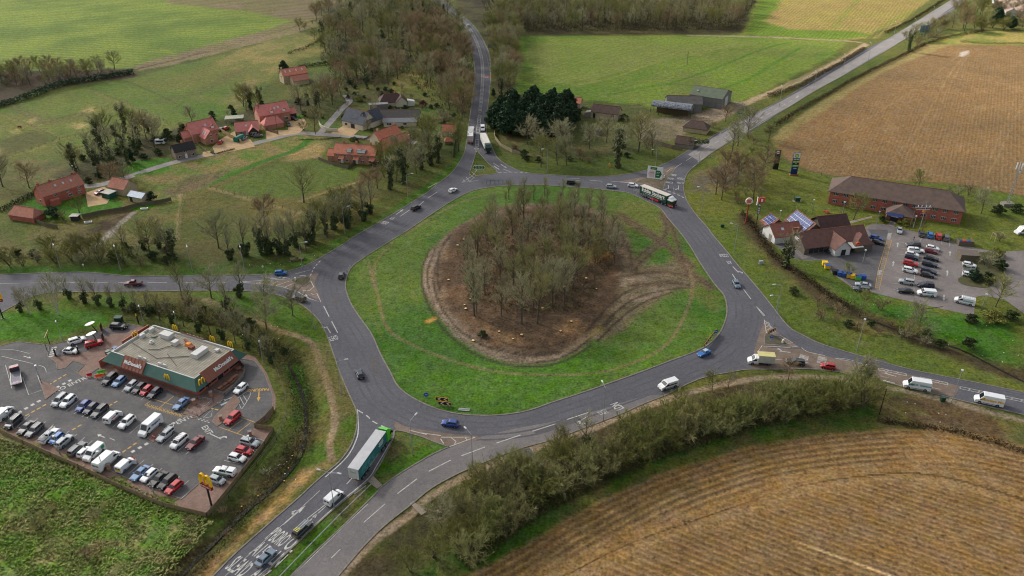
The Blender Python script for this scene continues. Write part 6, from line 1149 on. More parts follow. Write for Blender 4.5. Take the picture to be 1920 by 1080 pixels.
def gable(t,x0,x1,y0,y1,e,r,wall,roof,axis='x',hip=0,over=.35,wn='wall',rn='roof',z0=0,th=.18,ridge=True):
 w_=MB()
 if axis=='x':
  ym=(y0+y1)/2;W_=(y0,y1,x0,x1)
 else:ym=(x0+x1)/2
 if axis=='x':
  V=[(x0,y0,z0),(x1,y0,z0),(x1,y1,z0),(x0,y1,z0),(x0,y0,e),(x1,y0,e),(x1,y1,e),(x0,y1,e)]
  F=[(0,1,5,4),(2,3,7,6)]
  if hip:F+=[(1,2,6,5),(3,0,4,7)]
  else:V+=[(x0,ym,r-.02),(x1,ym,r-.02)];F+=[(1,2,6,9,5),(3,0,4,8,7)]
 else:
  V=[(x0,y0,z0),(x1,y0,z0),(x1,y1,z0),(x0,y1,z0),(x0,y0,e),(x1,y0,e),(x1,y1,e),(x0,y1,e)]
  F=[(1,2,6,5),(3,0,4,7)]
  if hip:F+=[(0,1,5,4),(2,3,7,6)]
  else:V+=[(ym,y0,r-.02),(ym,y1,r-.02)];F+=[(0,1,5,8,4),(2,3,7,9,6)]
 w_.add(V,F);wo=w_.build(wn,wall,t)
 h=r-e
 if axis=='x':a,b,c,d=x0-(over if not hip else over),x1+over,y0-over,y1+over;half=(y1-y0)/2
 else:a,b,c,d=y0-over,y1+over,x0-over,x1+over;half=(x1-x0)/2
 ez=e-h*over/half;mid=(c+d)/2;ins=hip if hip else 0
 P=[(a,c,ez),(b,c,ez),(b,d,ez),(a,d,ez),(a+ins,mid,r),(b-ins,mid,r)];Q=P+[(p[0],p[1],p[2]-th)for p in P]
 if axis=='y':Q=[(p[1],p[0],p[2])for p in Q]
 F=[(0,1,5,4),(2,3,4,5),(6,7,11,10),(8,9,10,11)]
 F+=[(0,4,10,6),(3,4,10,9),(1,5,11,7),(2,5,11,8)]if not hip else[(1,2,5),(3,0,4),(7,8,11),(9,6,10)]
 F+=[(0,1,7,6),(2,3,9,8)]+([(1,2,8,7),(3,0,6,9)]if hip else[])
 ro=MB().add(Q,F).build(rn,roof,t)
 if ridge:
  k=MB();p,q=(a+ins,mid,r+.02),(b-ins,mid,r+.02)
  if axis=='y':p,q=(p[1],p[0],p[2]),(q[1],q[0],q[2])
  k.tube(p,q,.12,n=6)
  k.build('ridge_tile',mat('ridge_tile',(132,84,66),.9),ro)
 return wo,ro
def window(par,c,n,w_,h,bars=2,frame=WFR,glass=DGL,name='window'):
 "c = centre on the wall, n = outward normal direction 'f' front, 'b' back, 'l' left, 'r' right"
 dx=w_ if n in 'fb' else .1;dy=.1 if n in 'fb' else w_;o=MB().box(c,(dx,dy,h)).build(name,frame,par);sg={'f':(0,-1),'b':(0,1),'l':(-1,0),'r':(1,0)}[n];g=MB()
 for i in range(bars):
  u=(i+.5)/bars-.5;cw=w_/bars-.1
  if n in 'fb':g.box((c[0]+u*w_,c[1]+sg[1]*.04,c[2]),(cw,.06,h-.16))
  else:g.box((c[0]+sg[0]*.04,c[1]+u*w_,c[2]),(.06,cw,h-.16))
 g.build('pane',glass,o);return o
def door(par,c,n,w_=.95,h=2.0,m=DOORW):
 d=(w_,.12,h)if n in 'fb' else(.12,w_,h);o=MB().box((c[0],c[1],h/2),d).build('door',m,par);MB().ball((c[0]+(w_*.35 if n in 'fb' else 0),c[1]-(.1 if n=='f' else 0),1.0),.06).build('handle',CHROME,o);return o
def chimney(ro,x,y,z,h=1.4,w_=.7,m=None):
 c=MB().box((x,y,z+h/2-.3),(w_,w_*.8,h)).build('chimney',m or OB,ro);return c
def chim_pots(t,x,y,z,m=None):
 MB().box((x,y,z),(.75,.6,1.5)).box((x,y,z+.78),(.85,.7,.12)).tube((x-.18,y,z+.8),(x-.18,y,z+1.15),.11,n=6).tube((x+.18,y,z+.8),(x+.18,y,z+1.15),.11,n=6).build('chimney',m or OB,t)
def skylight(ro,x,y0,y1,e,r,ys,w_=.8,h=1.1,m=None):
 "flat roof window on the front slope between eave (y0,e) and ridge (ymid,r), ys = fraction up"
 ym=(y0+y1)/2;sl=math.atan2(r-e,ym-y0);yy_=y0+(ym-y0)*ys;z=e+(r-e)*ys;dy,dz=math.cos(sl),math.sin(sl);m_=MB()
 P=[(x-w_/2,yy_-dy*h/2,z-dz*h/2),(x+w_/2,yy_-dy*h/2,z-dz*h/2),(x+w_/2,yy_+dy*h/2,z+dz*h/2),(x-w_/2,yy_+dy*h/2,z+dz*h/2)]
 m_.add([(p[0]-0*dz,p[1]-.06*dz,p[2]+.06*dy+.05)for p in P],[(0,1,2,3)]);m_.build('roof_window',m or mat('roof_window_glass',(180,190,200),.1,spec=.9),ro)
def dormer(t,x,y,z,w_=1.6,h=1.4,d=2.2,roof=PINK,wall=OB):
 o=MB().prism([(x-w_/2,z),(x+w_/2,z),(x+w_/2,z+h*.6),(x,z+h),(x-w_/2,z+h*.6)],'y',y,y+d).build('dormer',wall,t)
 MB().add([(x-w_/2-.2,y-.2,z+h*.5),(x,y-.2,z+h+.1),(x+w_/2+.2,y-.2,z+h*.5),(x-w_/2-.2,y+d,z+h*.5),(x,y+d,z+h+.1),(x+w_/2+.2,y+d,z+h*.5)],[(0,1,4,3),(1,2,5,4)]).build('dormer_roof',roof,o);MB().box((x,y-.03,z+h*.38),(w_*.7,.06,h*.5)).build('dormer_window',WFR,o)
t,L=base('hotel','long two storey red brick hotel with hipped brown roof','building',(1552,382),(1799,421.5))
HT=tiles('hotel_roof_tiles',(104,84,74),(82,70,64),.6);BRP=mat('brown_panel',(96,80,70),.8)
wo,ro=gable(t,0,L,0,13,5.6,9.6,RB,HT,hip=6.5,over=.7)
for i in range(13):
 x=2.2+i*(L-4.4)/12
 if 19.5<x<28.5 and True:
  if x>23 or x<20:pass
 for z in(1.5,4.3):
  if z<2 and 19<x<29:continue
  MB().box((x,-.03,z-.0),(2.0,.08,1.5)).build('wall_panel',BRP,t)if i%3==1 else None
  window(t,(x,-.08,z),'f',1.7,1.15,3)
for z in(1.5,4.3):window(t,(-.05,6,z),'l',1.7,1.1,2);window(t,(L+.05,6,z),'r',1.7,1.1,2)
po,pr=gable(t,20.2,28.8,-6.5,0,2.9,5.3,RB,HT,'y',hip=3.2,over=.5,wn='porch_wall',rn='porch_roof')
aw=MB();aw.prism([(-8.3,2.55),(-6.5,3.1),(-6.5,2.45),(-8.2,2.3)],'x',20.2,25.4);AWN=aw.build('awning',mat('navy_awning',(24,42,92),.7),t)
m=MB();text_on(m,'Travelodge',Matrix(((1,0,0,22.8),(0,.1,-1,-8.36),(0,1,.1,2.5),(0,0,0,1))),.5);m.build('lettering',WHM,AWN,fix=False)
MB().box((22.8,-6.55,1.2),(2.6,.12,2.3)).build('entrance_door',DGL,t)
TEALR=tiles('green_teal_mansard',(66,100,92),(58,90,82),.5);BRR=mat('brown_red_fascia',(138,84,66),.7,noise=.4,col2=(120,70,56));GRF=mat('grey_flat_roof',(166,160,144),.9,noise=.8,nscale=.5,col2=(134,128,114));ARCH=mat('golden_yellow',(246,196,20),.5);LTM=mat('light_metal',(192,192,188),.5)
t,L=base('restaurant','single storey brick restaurant with green mansard skirts and yellow arches','building',Z1(572,292),Z1(1003,437))
Dp=15.0;hR=4.5
MB().box((L/2,Dp/2,1.35),(L,Dp,2.7)).build('wall',RB,t)
RT=MB().box((L/2,Dp/2,hR-.45),(L-1.4,Dp-1.4,.3)).build('roof_deck',GRF,t)
seam=MB()
for i in range(34):seam.box((1.4+i*(L-2.8)/33,Dp/2,hR-.27),(.06,Dp-1.8,.06))
seam.build('roof_seam',mat('roof_seam',(138,132,118),.9),RT)
par=MB()
for y in(.6,Dp-.6):par.box((L/2,y,hR-.1),(L-1.0,.25,.6))
for x in(.6,L-.6):par.box((x,Dp/2,hR-.1),(.25,Dp-1.5,.6))
par.build('parapet',LTM,RT);ov=1.5;zl=2.5;zt=hR+.15
sk=MB();O=[(-ov,-ov,zl),(L+ov,-ov,zl),(L+ov,Dp+ov,zl),(-ov+5,Dp+ov,zl)];I=[(.45,.45,zt),(L-.45,.45,zt),(L-.45,Dp-.45,zt),(5,Dp-.45,zt)]
sk.add(O+I,[(0,1,5,4),(1,2,6,5),(2,3,7,6)]);sk.add([(-ov,-ov,zl),(.45,.45,zt),(.45,4.5,zt),(-ov,3.5,zl)],[(0,1,2,3)]);sk.add([(p[0],p[1],p[2]-.12)for p in O+I],[(0,1,5,4),(1,2,6,5),(2,3,7,6)])
sk.add([(-ov,Dp-5,zl+.4),(-ov,Dp+ov,zl+.4),(5,Dp+ov,zl+.6),(5.2,Dp-5,zt)],[(0,1,2,3)]);sk.build('mansard',TEALR,t,fix=False)
def panel(p0,p1,edge,m,nm,txt=None,size=1.1,tm=WHM,tt=.55,tu=.5):
 if edge=='f':q=lambda u,v,o:Vector((p0+(p1-p0)*u,-ov+(ov+.45)*v-o*.7,zl+(zt-zl)*v+o*.7))
 elif edge=='r':q=lambda u,v,o:Vector((L+ov-(ov+.45)*v+o*.7,p0+(p1-p0)*u,zl+(zt-zl)*v+o*.7))
 else:q=lambda u,v,o:Vector((p1-(p1-p0)*u,Dp+ov-(ov+.45)*v+o*.7,zl+(zt-zl)*v+o*.7))
 V=[q(0,0,.25),q(1,0,.25),q(1,1.12,.25),q(0,1.12,.25),q(0,0,0),q(1,0,0),q(1,1.1,0),q(0,1.1,0)]
 P=MB().add(V,[(0,1,2,3),(0,1,5,4),(1,2,6,5),(2,3,7,6),(3,0,4,7)]).build(nm,m,t)
 rb=MB();n=6
 for i in range(n+1):rb.tube(q(i/n,0,.28),q(i/n,1.1,.28),.06,n=4)
 rb.build('fascia_rib',mat('copper_rib',(156,100,80),.6),P)
 if txt:
  a,b,c=q(0,0,.33),q(1,0,.33),q(0,1,.33);ux=(b-a).normalized();uy=(c-a).normalized();nn=ux.cross(uy);cc=q(tu,tt,.36)
  for k in range(3):
   mm=MB();M=Matrix(((ux.x,uy.x,nn.x,cc.x),(ux.y,uy.y,nn.y,cc.y),(ux.z,uy.z,nn.z,cc.z),(0,0,0,1)))
  text_on(mm,txt,M,size,bold=.03,extrude=.08);mm.build('lettering',tm,P,fix=False)
panel(5.4,12.6,'f',BRR,'fascia',"McDonald's",1.25);panel(2.4,13.2,'r',BRR,'fascia',"McDonald's",1.35,tu=.62);panel(10,18,'b',BRR,'fascia',"McDonald's",1.25)
def arches_mesh(w_=1.6,h=1.5,d=.2,th=.2):
 m=MB()
 for s in(-1,1):
  P=[]
  for i in range(13):
   a=math.pi*i/12;x=s*w_*.25+math.cos(a)*w_*.25;z=h*(.0+math.sin(a)**.62)
   P.append((x,z))
  for(x0_,z0_),(x1_,z1_)in zip(P,P[1:]):
   v=Vector((x1_-x0_,z1_-z0_));nv=Vector((-v.y,v.x)).normalized()*th/2;ex=v.normalized()*th*.2
   m.prism([(x0_+nv.x-ex.x,z0_+nv.y-ex.y),(x1_+nv.x+ex.x,z1_+nv.y+ex.y),(x1_-nv.x+ex.x,z1_-nv.y+ex.y),(x0_-nv.x-ex.x,z0_-nv.y-ex.y)],'y',-d/2,d/2)
 return m
am=arches_mesh().mesh('arches',ARCH)
def arch(par,x,y,z,rz=0,s=1):o=link('arches',am,par,(x,y,z),rz);o.scale=(s,s,s);return o
arch(t,20.5,-.9,2.9);arch(t,L+.9,1.2,3.0,R(90),1.1);arch(t,7,Dp+.6,4.2);arch(t,20,Dp+.6,4.2);arch(t,26,Dp+.6,4.2);arch(t,-.6,9,3.9,R(90))
for i,x in enumerate([2,5,8.5,14,17,19.5,22,24.5,27]):window(t,(x,-.04,1.5),'f',1.6,1.2,2,frame=DTIM)
for y in(1.5,3.6,5.7,10,12.2,14):window(t,(L+.04,y,1.45),'r',1.7,1.6,2,frame=DTIM)
MB().box((L+.05,7.9,1.1),(.12,1.8,2.2)).build('door',DGL,t)
u=MB()
RT2=RT
for(x,y,sx,sy,sz)in((7.8,12,3.2,2.0,1.3),(21.4,9.6,2.0,4.2,1.2),(12.5,10.3,1.4,1.6,1.2)):MB().box((x,y,hR-.3+sz/2),(sx,sy,sz)).build('roof_plant',LTM,RT)
for(x,y)in((2.0,12.4),(2.0,9.2)):k=MB().box((x,y,hR+.2),(.7,1.5,1.1)).build('fan_unit',LTM,RT);MB().tube((x-.36,y,hR+.2),(x-.4,y,hR+.2),.4,n=12).build('fan',BLK,k)
for x in(9.2,11,16,17.6):MB().box((x,1.6,hR+.1),(1.0,.35,.9)).build('roof_vent',LTM,RT)
MB().box((6.4,8,hR+.0),(.9,.9,.5)).tube((6.4,8,hR),(6.4,8,hR+.7),.3).build('roof_cowl',LTM,RT);MB().box((24.6,12.4,hR+.1),(1.0,1.0,.6)).build('roof_unit',LTM,RT)
d=MB()
for a,b in(((1.6,6,0),(13,3.4,0)),((8,5.4,0),(10.5,6.6,0)),((10.5,6.6,0),(12.2,9.6,0)),((13,3.4,0),(20.5,8,0)),((14,6,0),(20,3,0))):d.tube(Vector(a)+Vector((0,0,hR-.1)),Vector(b)+Vector((0,0,hR-.1)),.1,n=5)
d.build('roof_duct',mat('dark_duct',(92,88,80),.7),RT)
MB().box((16.0,11.3,hR+.1),(1.8,1.4,.9),top=.7).build('tarpaulin',mat('orange_tarpaulin',(216,128,30),.7),RT);MB().tube((13.4,12.6,hR+.1),(15.2,11.9,hR+.1),.35).box((17.6,10.6,hR+.1),(1.3,1.2,.7)).build('extract_motor',mat('rust_brown',(120,62,44),.8),RT)
yw=thing('service_yard_wall','red brick service yard walls at the left end of the restaurant','wall',G(*Z1(572,292)),math.atan2(G(*Z1(1003,437)).y-G(*Z1(572,292)).y,G(*Z1(1003,437)).x-G(*Z1(572,292)).x))
for nm,c,s in(('wall_panel',(-2.6,1.2,1.1),(.25,5.5,2.2)),('wall_panel',(-1.3,3.9,1.1),(2.6,.25,2.2)),('wall_panel',(-3.6,11.5,1.4),(.25,9,2.8)),('wall_panel',(-1.8,7,1.1),(.25,6.0,2.2))):MB().box(c,s).build(nm,RB,yw)
MB().box((-2.9,8.6,1.2),(1.3,3.0,2.4)).build('gate',FEN,yw)
for i,(x,y,c)in enumerate(((-4.2,3,'dgreen'),(-4.4,4.4,'dgreen'),(-4.0,6.0,'dgrey'),(-5.6,3.6,'dgreen'),(-5.2,5.6,'blue'))):
 o=yw.matrix_basis@Vector((x,y,0));b=thing('wheeled_bin',('green','green','dark grey','green','blue lidded')[i]+' wheeled bin behind the menu board, '+('nearest the yard wall','second from the yard wall','beside the yard gate','outermost at the front','outermost at the back')[i],'bin',o,yw.rotation_euler.z,'bins of the restaurant yard')
 MB().box((0,0,.65),(.9,1.1,1.1),top=1.1).build('body',paint_m('dgreen' if c=='blue' else c),b);MB().box((0,0,1.24),(1.05,1.2,.1)).build('lid',paint_m(c),b)
t=thing('food_court','food court with brown gabled roofs, solar panels and white gable end','building',(95.6,231.4,0),R(13))
OLV=mat('olive_cladding',(92,86,74),.8);WHW=mat('white_wall',(196,196,192),.8);FCR=tiles('food_court_tiles',(112,78,68),(90,66,60),.8);RDT=tiles('red_tiles',(140,86,70),(114,76,64),.8)
gable(t,0,23,0,9,3.0,6.4,OLV,FCR,over=.6);gable(t,9.0,14.5,-3.4,3.5,3.0,5.6,WHW,FCR,'y',over=.5,wn='entrance_gable',rn='entrance_roof');gable(t,17,23.5,-2.2,4,2.9,5.2,OLV,FCR,'y',hip=2.5,over=.4,wn='annexe_wall',rn='annexe_roof')
gable(t,-5.5,4.5,9.3,17.5,2.9,5.6,WHW,RDT,over=.5,wn='white_wall',rn='red_roof');gable(t,4.6,12.4,9.0,20.5,3.0,6.3,OLV,FCR,'y',over=.5,wn='rear_wall',rn='rear_roof');gable(t,12.5,23,10,18.5,3.0,6.2,OLV,DKT,over=.5,wn='store_wall',rn='store_roof');gable(t,-3.5,3,17.5,22.5,2.6,5.0,OLV,RDT,'y',over=.4,wn='side_wall',rn='side_roof')
SOL=mat('solar_cells',(34,56,122),.45,spec=.4);SFR=mat('solar_frame',(196,200,204),.5)
def solar(x0,z0,x1,z1,y0,y1,nx,ny):
 fr=MB();fr.add([(x0,y0,z0),(x1,y0,z1),(x1,y1,z1),(x0,y1,z0),(x0,y0,z0-.06),(x1,y0,z1-.06),(x1,y1,z1-.06),(x0,y1,z0-.06)],[(0,1,2,3),(4,5,6,7),(0,1,5,4),(1,2,6,5),(2,3,7,6),(3,0,4,7)]);o=fr.build('solar_panel',SFR,t);g=MB()
 for i in range(nx):
  for j in range(ny):
   a,b=(i+.05)/nx,(i+.95)/nx;c,d=(j+.05)/ny,(j+.95)/ny;q=lambda u,v:(x0+(x1-x0)*u,y0+(y1-y0)*v,z0+(z1-z0)*u+.04)
   g.add([q(a,c),q(b,c),q(b,d),q(a,d)],[(0,1,2,3)])
 g.build('solar_cell',SOL,o)
solar(4.7,3.35,8.1,6.25,9.6,20.0,3,9);solar(-3.3,3.0,-.5,4.95,17.9,22.2,3,4)
skylight(t,-2,9.3,17.5,2.9,5.6,.5,1.0,1.0);MB().box((3,11.5,4.35),(2.2,1.4,.08)).build('red_roof_patch',mat('fresh_red_tiles',(160,84,62),.8),t)
for x,z in((11.75,4.0),):MB().box((x,-3.45,2.2),(2.2,.1,1.8)).build('gable_panel',WHW,t)
MB().add([(15,-.1,2.9),(19.5,-.1,2.9),(19.5,-3.2,2.3),(15,-3.2,2.3),(15,-3.2,2.1),(19.5,-3.2,2.1)],[(0,1,2,3),(3,2,5,4)]).build('awning',mat('cream_awning',(196,194,188),.7),t)
for x in(2.5,4.3,6.1,7.9,15.2,17,20.5,22):window(t,(x,-.05 if x<17 or x>24 else-.05,1.3),'f',1.5,2.0,2,frame=DTIM)
window(t,(12,-3.5,1.2),'f',1.6,2.1,2,frame=DTIM);MB().box((-5.56,12.3,1.1),(.1,1.6,2.2)).build('door',CONC,t)
m=MB();text_on(m,'KFC',Matrix(((0,0,-1,-.08),(-1,0,0,5.2),(0,1,0,3.4),(0,0,0,1))),1.5,bold=.04);m.build('lettering',WHM,t,fix=False)
k=MB().tube((17.2,-2.9,3.6),(17.2,-3.0,3.6),.7,n=16).build('roundel',mat('burger_orange',(226,120,40),.5),t);MB().box((17.2,-3.03,3.6),(1.2,.06,.4)).build('roundel_band',REDM,k)
def pic_table(px,py,f,rz,lab,g,m=None):
 a=G(*f(px,py));b=thing('picnic_table',lab,'picnic table',(a.x,a.y,.03),rz,g);m=m or mat('picnic_wood',(140,96,70),.8,noise=.5)
 MB().box((0,0,.74),(1.8,.8,.06)).build('tabletop',m,b)
 for s in(-1,1):MB().box((0,s*.75,.45),(1.8,.28,.05)).build('bench_seat',m,b);MB().box((s*.6,0,.37),(.08,1.5,.08)).tube((s*.6,-.6,0),(s*.6,-.25,.72),.05,n=4).tube((s*.6,.6,0),(s*.6,.25,.72),.05,n=4).build('leg',m,b)
for i,(x,y)in enumerate(((1120,405),(1143,388),(1165,372),(1190,350))):pic_table(x,y,Z1,R(62),'brown picnic table on the restaurant terrace, '+('nearest the zebra crossing','second from the zebra crossing','third from the zebra crossing','furthest of the straight row')[i],'picnic tables on the restaurant terrace')
a=G(*Z1(1208,308));b=thing('round_picnic_table','round brown picnic table at the far end of the restaurant terrace','picnic table',(a.x,a.y,.03));MB().tube((0,0,.7),(0,0,.76),.8,n=14).build('tabletop',MATS['picnic_wood'],b);MB().tube((0,0,0),(0,0,.7),.12).build('leg',MATS['picnic_wood'],b)
for k_ in range(4):MB().box((math.cos(k_*1.57)*1.2,math.sin(k_*1.57)*1.2,.45),(.5,.5,.06)).build('stool',MATS['picnic_wood'],b)
for i,(x,y)in enumerate(((585,655),(620,662),(640,640),(705,655),(735,650))):pic_table(x,y,ZB,R(10),'dark picnic table on the food court terrace','picnic tables on the food court terrace',mat('dark_picnic_wood',(60,52,46),.8))
pic_table(572,402,ZB,R(5),'bright red picnic bench on the lawn behind the food court',None,mat('red_picnic',(176,50,40),.7))
t,L=base('farm_barn','large farm barn with mossy green sheet roof','barn',(1277,208.5),(1343,206))
t,L=t,0
bpy.data.objects.remove(t)
def fz(x,y):return(880+x/3.6,120+y/3.6)
t,L=base('farm_barn','large farm barn with mossy green sheet roof','barn',fz(1480,270),fz(1665,300))
gable(t,0,17,0,15,5.2,8.0,GRSH,MGR,over=.3);MB().box((17.06,7,2.4),(.1,4.4,4.6)).build('door',LTM,t);MB().box((3,3.2,6.75),(1.0,1.0,.1)).build('roof_window',LTM,t)
t,L=base('grey_barn','middle farm barn with dark grey corrugated roof','barn',fz(1330,320),fz(1545,325));gable(t,0,17,-1,9,4.4,7.0,GRSH,tiles('dark_sheeting',(92,88,84),(72,70,68),.5),over=.3);MB().box((17.06,4,2.0),(.1,3.4,3.8)).build('door',LTM,t)
t,L=base('dutch_barn','open sided dutch barn with rounded rusty black and silver roof','barn',fz(1222,340),fz(1490,372));m=MB();n=10;hh=4.2;DB=mat('patchy_curved_sheeting',(128,134,142),.6,noise=1,nscale=1.2,col2=(44,46,50))
for i in range(n):
 a0,a1=math.pi*i/n,math.pi*(i+1)/n;y0,z0,y1,z1=3.5-3.7*math.cos(a0),hh+1.9*math.sin(a0),3.5-3.7*math.cos(a1),hh+1.9*math.sin(a1);m.add([(0,y0,z0),(L,y0,z0),(L,y1,z1),(0,y1,z1)],[(0,1,2,3)]);m.add([(0,y0,z0-.08),(L,y0,z0-.08),(L,y1,z1-.08),(0,y1,z1-.08)],[(0,1,2,3)])
m.build('curved_roof',DB,t)
for i in range(6):
 for y in(0,7):MB().box((i*L/5,y,hh/2),(.18,.18,hh)).build('post',DTIM,t)
MB().box((L/2,5.5,1.4),(L*.8,2.6,2.8)).build('hay_stack',mat('old_hay',(96,82,58),.95,noise=.8),t);MB().box((L,3.5,4.4),(.1,6.6,1.4)).build('end_sheet',GRSH,t)
t,L=base('stone_barn','long brown roofed stone barn with ivy on its right gable','barn',fz(820,362),fz(1000,384));gable(t,0,L,0,7,3.2,6.0,STN,BRT,over=.2);MB().box((1.6,-.04,1.2),(1.2,.08,2.4)).build('opening',BLK,t);MB().box((L-2.6,-.04,1.3),(1.6,.08,2.2)).build('opening',BLK,t);MB().prism([(-3.4,0),(0,0),(0,2.8),(-3.4,2.0)],'y',.3,4).build('lean_to',CONC,t)
t,L=base('yard_shed','stone shed with hipped brown roof beside the north-east road','shed',fz(1440,455),fz(1600,478));gable(t,0,L,0,6.5,2.6,5.0,STN,BRT,hip=3,over=.4)
t,L=base('ivy_shed','low dark shed overgrown with ivy at the end of the yard wall','shed',fz(1385,560),fz(1490,575));gable(t,0,8,0,6,2.0,4.4,CONC,BRT,over=.2);rn=random.Random(2);iv=MB()
for i in range(7):leafs(iv,(6+i*1.2,2+i*.5,2.8),(1.3,2.2,1.4),70,.3,rn)
iv.build('ivy',IVY,t,fix=False)
t,L=base('brick_hut','ruined stone hut with white door panels in the yard','shed',fz(845,480),fz(880,480));MB().box((2,1.2,.9),(3,2.2,1.8)).build('wall',CONC,t);MB().box((2,1.2,1.85),(3.3,2.5,.1)).build('roof',DTIM,t)
t,L=base('hidden_cottage','red tiled cottage roof peeping out of the evergreen block','house',(1071,203),(1080,204));gable(t,0,4.5,0,5,3,5.2,STN,PAN,over=.2)
def hz(x,y):return(300+x/4.5,80+y/4.5)
def vz(x,y):return(580+x/4.5,140+y/4.5)
def wz(x,y):return(x/3.857,180+y/3.857)
t,L=base('black_roofed_cottage','small flint cottage with black roof and white door','house',hz(140,992),hz(312,955));wo,ro=gable(t,0,L,0,5.5,3.6,6.0,FLN,BLKT,over=.25)
MB().box((L/2,-.04,2.1),(L,.06,.25)).build('brick_band',OB,t);window(t,(1.7,-.05,1.1),'f',1.3,1.1);window(t,(L-1.6,-.05,1.1),'f',1.3,1.1);window(t,(L/2,-.05,3.0),'f',1.3,.9);door(t,(L/2,-.06),'f');MB().box((-.04,2.7,1.7),(.06,.5,3.4)).build('brick_quoin',OB,t);chim_pots(t,L/2,2.9,6.0)
def red_house(name,label,A,B,D,wing,e=4.6,r=8.2):
 t,L=base(name,label,'house',A,B);wo,ro=gable(t,0,L,0,D,e,r,OB,PINK,over=.35);return t,L
t,L=base('red_roofed_house','large brick house with pinkish red roof and front wing, beside the black roofed cottage','house',hz(290,850),hz(500,800))
gable(t,0,L,0,8,4.4,8.4,OB,PINK,over=.35);gable(t,2.8,8.6,-6.0,2,3.2,6.2,OB,PINK,'y',over=.3,wn='wing_wall',rn='wing_roof');gable(t,-3.2,0,2,7,2.8,5.0,OB,PINK,over=.2,wn='side_wall',rn='side_roof')
window(t,(5.7,-6.05,1.4),'f',1.1,1.3);window(t,(5.7,-6.05,3.8),'f',.8,.8,1);dormer(t,L-2.0,.4,4.6,2.0,1.9,2.6);window(t,(L-1.5,-.05,1.5),'f',1.8,1.4,3);skylight(t,L-4.5,0,8,4.4,8.4,.5);chim_pots(t,L-.8,4,8.4);window(t,(-.05,4,3.2),'l',1,1.2)
for y in(-4.4,-2.6):MB().add([(3.5,y,4.1),(4.6,y,5.25),(4.6,y+.9,5.25),(3.5,y+.9,4.1)],[(0,1,2,3)]).build('roof_window',mat('roof_window_glass',(180,190,200),.1),t)
t,L=base('bungalow','bungalow with pinkish roof, dark weatherboarded gable and white lean-to','house',hz(650,790),hz(840,770))
gable(t,0,L,0,7,2.5,5.4,OB,PINK,over=.4);gable(t,L-4.6,L-.4,-3.0,3,2.5,4.6,DTIM,PINK,'y',over=.3,wn='porch_wall',rn='porch_roof');window(t,(2.2,-.05,1.3),'f',1.8,1.2,3);window(t,(L-2.5,-3.05,1.3),'f',2.6,1.3,4);door(t,(4.6,-.06),'f');MB().box((-.2,3.5,1.4),(.5,6.4,2.6)).build('green_end_wall',mat('green_boarding',(56,96,86),.8),t);skylight(t,4.6,0,7,2.5,5.4,.5,.9,.9)
MB().box((4,9.5,2.3),(8.5,1.6,.16)).box((4,9.5,1.1),(8,1.3,2.2)).build('white_lean_to',mat('white_sheeting',(206,206,204),.6),t)
t,L=base('carport','flat pale roofed carport behind the bungalow','carport',hz(560,690),hz(700,680));MB().box((L/2,3,2.4),(L+1,5.5,.16)).build('roof',mat('pale_green_roof',(150,152,132),.8),t)
for x in(0,L):
 for y in(.6,5.4):MB().box((x,y,1.2),(.15,.15,2.4)).build('post',DTIM,t)
t,L=base('covered_boat','green tarpaulin covered caravan on the bungalow drive','caravan',hz(640,830),hz(715,842));MB().prism([(0,0),(2.6,0),(2.6,1.7),(2.0,2.4),(.6,2.4),(0,1.7)],'y',-1.5,3.4).build('cover',mat('green_tarpaulin',(22,110,92),.6,noise=.5),t);MB().tube((.2,1,.3),(2.4,1,.3),.3).build('wheel',TYRE,t)
t,L=base('large_red_house','largest brick house with pinkish red roof, dormers and garage wing','house',hz(850,700),hz(1105,655))
gable(t,0,L,0,8,4.8,8.6,OB,PINK,over=.35);dormer(t,L*.42,.2,4.7,2.0,2.0,2.6);dormer(t,L*.82,.2,4.7,2.0,2.0,2.6);gable(t,-.5,8.5,-8.2,-3.2,2.7,5.4,OB,PINK,hip=2.4,over=.35,wn='garage_wall',rn='garage_roof');gable(t,L,L+4,3,8,2.5,4.4,DTIM,PINK,over=.3,wn='cart_shed_wall',rn='cart_shed_roof')
window(t,(L-2.4,-.05,1.5),'f',2.4,1.5,4);window(t,(L-6.5,-.05,1.6),'f',1.2,1.1);skylight(t,L*.55,0,8,4.8,8.6,.45);skylight(t,L*.68,0,8,4.8,8.6,.5);chim_pots(t,L-1.6,4.2,8.7);chim_pots(t,1,3.8,8.7)
t,L=base('slate_roofed_house','modern cream house with dark slate roof, tall glazed gable and solar panels','house',vz(280,430),vz(440,470))
gable(t,0,L+1,0,9,3.0,7.6,RENW,SLT,over=.3);gable(t,7.5,14,3,13,3.2,7.4,RENW,SLT,'y',over=.3,wn='wing_wall',rn='wing_roof');MB().box((-.06,4.5,2.6),(.1,1.3,4.6)).build('gable_window',DGL,t);MB().box((6.8,-.05,1.1),(2.4,.1,2.1)).build('garage_door',DTIM,t);window(t,(2.6,-.05,1.3),'f',1.6,1.2)
for i in range(3):MB().add([(5.0+i*1.2,1.2,4.4),(6.1+i*1.2,1.2,4.4),(6.1+i*1.2,2.4,5.6),(5.0+i*1.2,2.4,5.6)],[(0,1,2,3)]).build('solar_panel',mat('dark_solar',(28,36,56),.15),t)
t,L=base('curved_garden_wall','pale curved rendered wall in front of the slate roofed house','wall',vz(80,415),vz(240,480));bpy.data.objects.remove(t)
P=catmull(gpts([vz(82,412),vz(95,440),vz(130,462),vz(190,478),vz(240,478)]),4);tag(ribbon(P,.3,1.4,z0=0).build('curved_garden_wall',RENW),'pale curved rendered wall in front of the slate roofed house','wall')
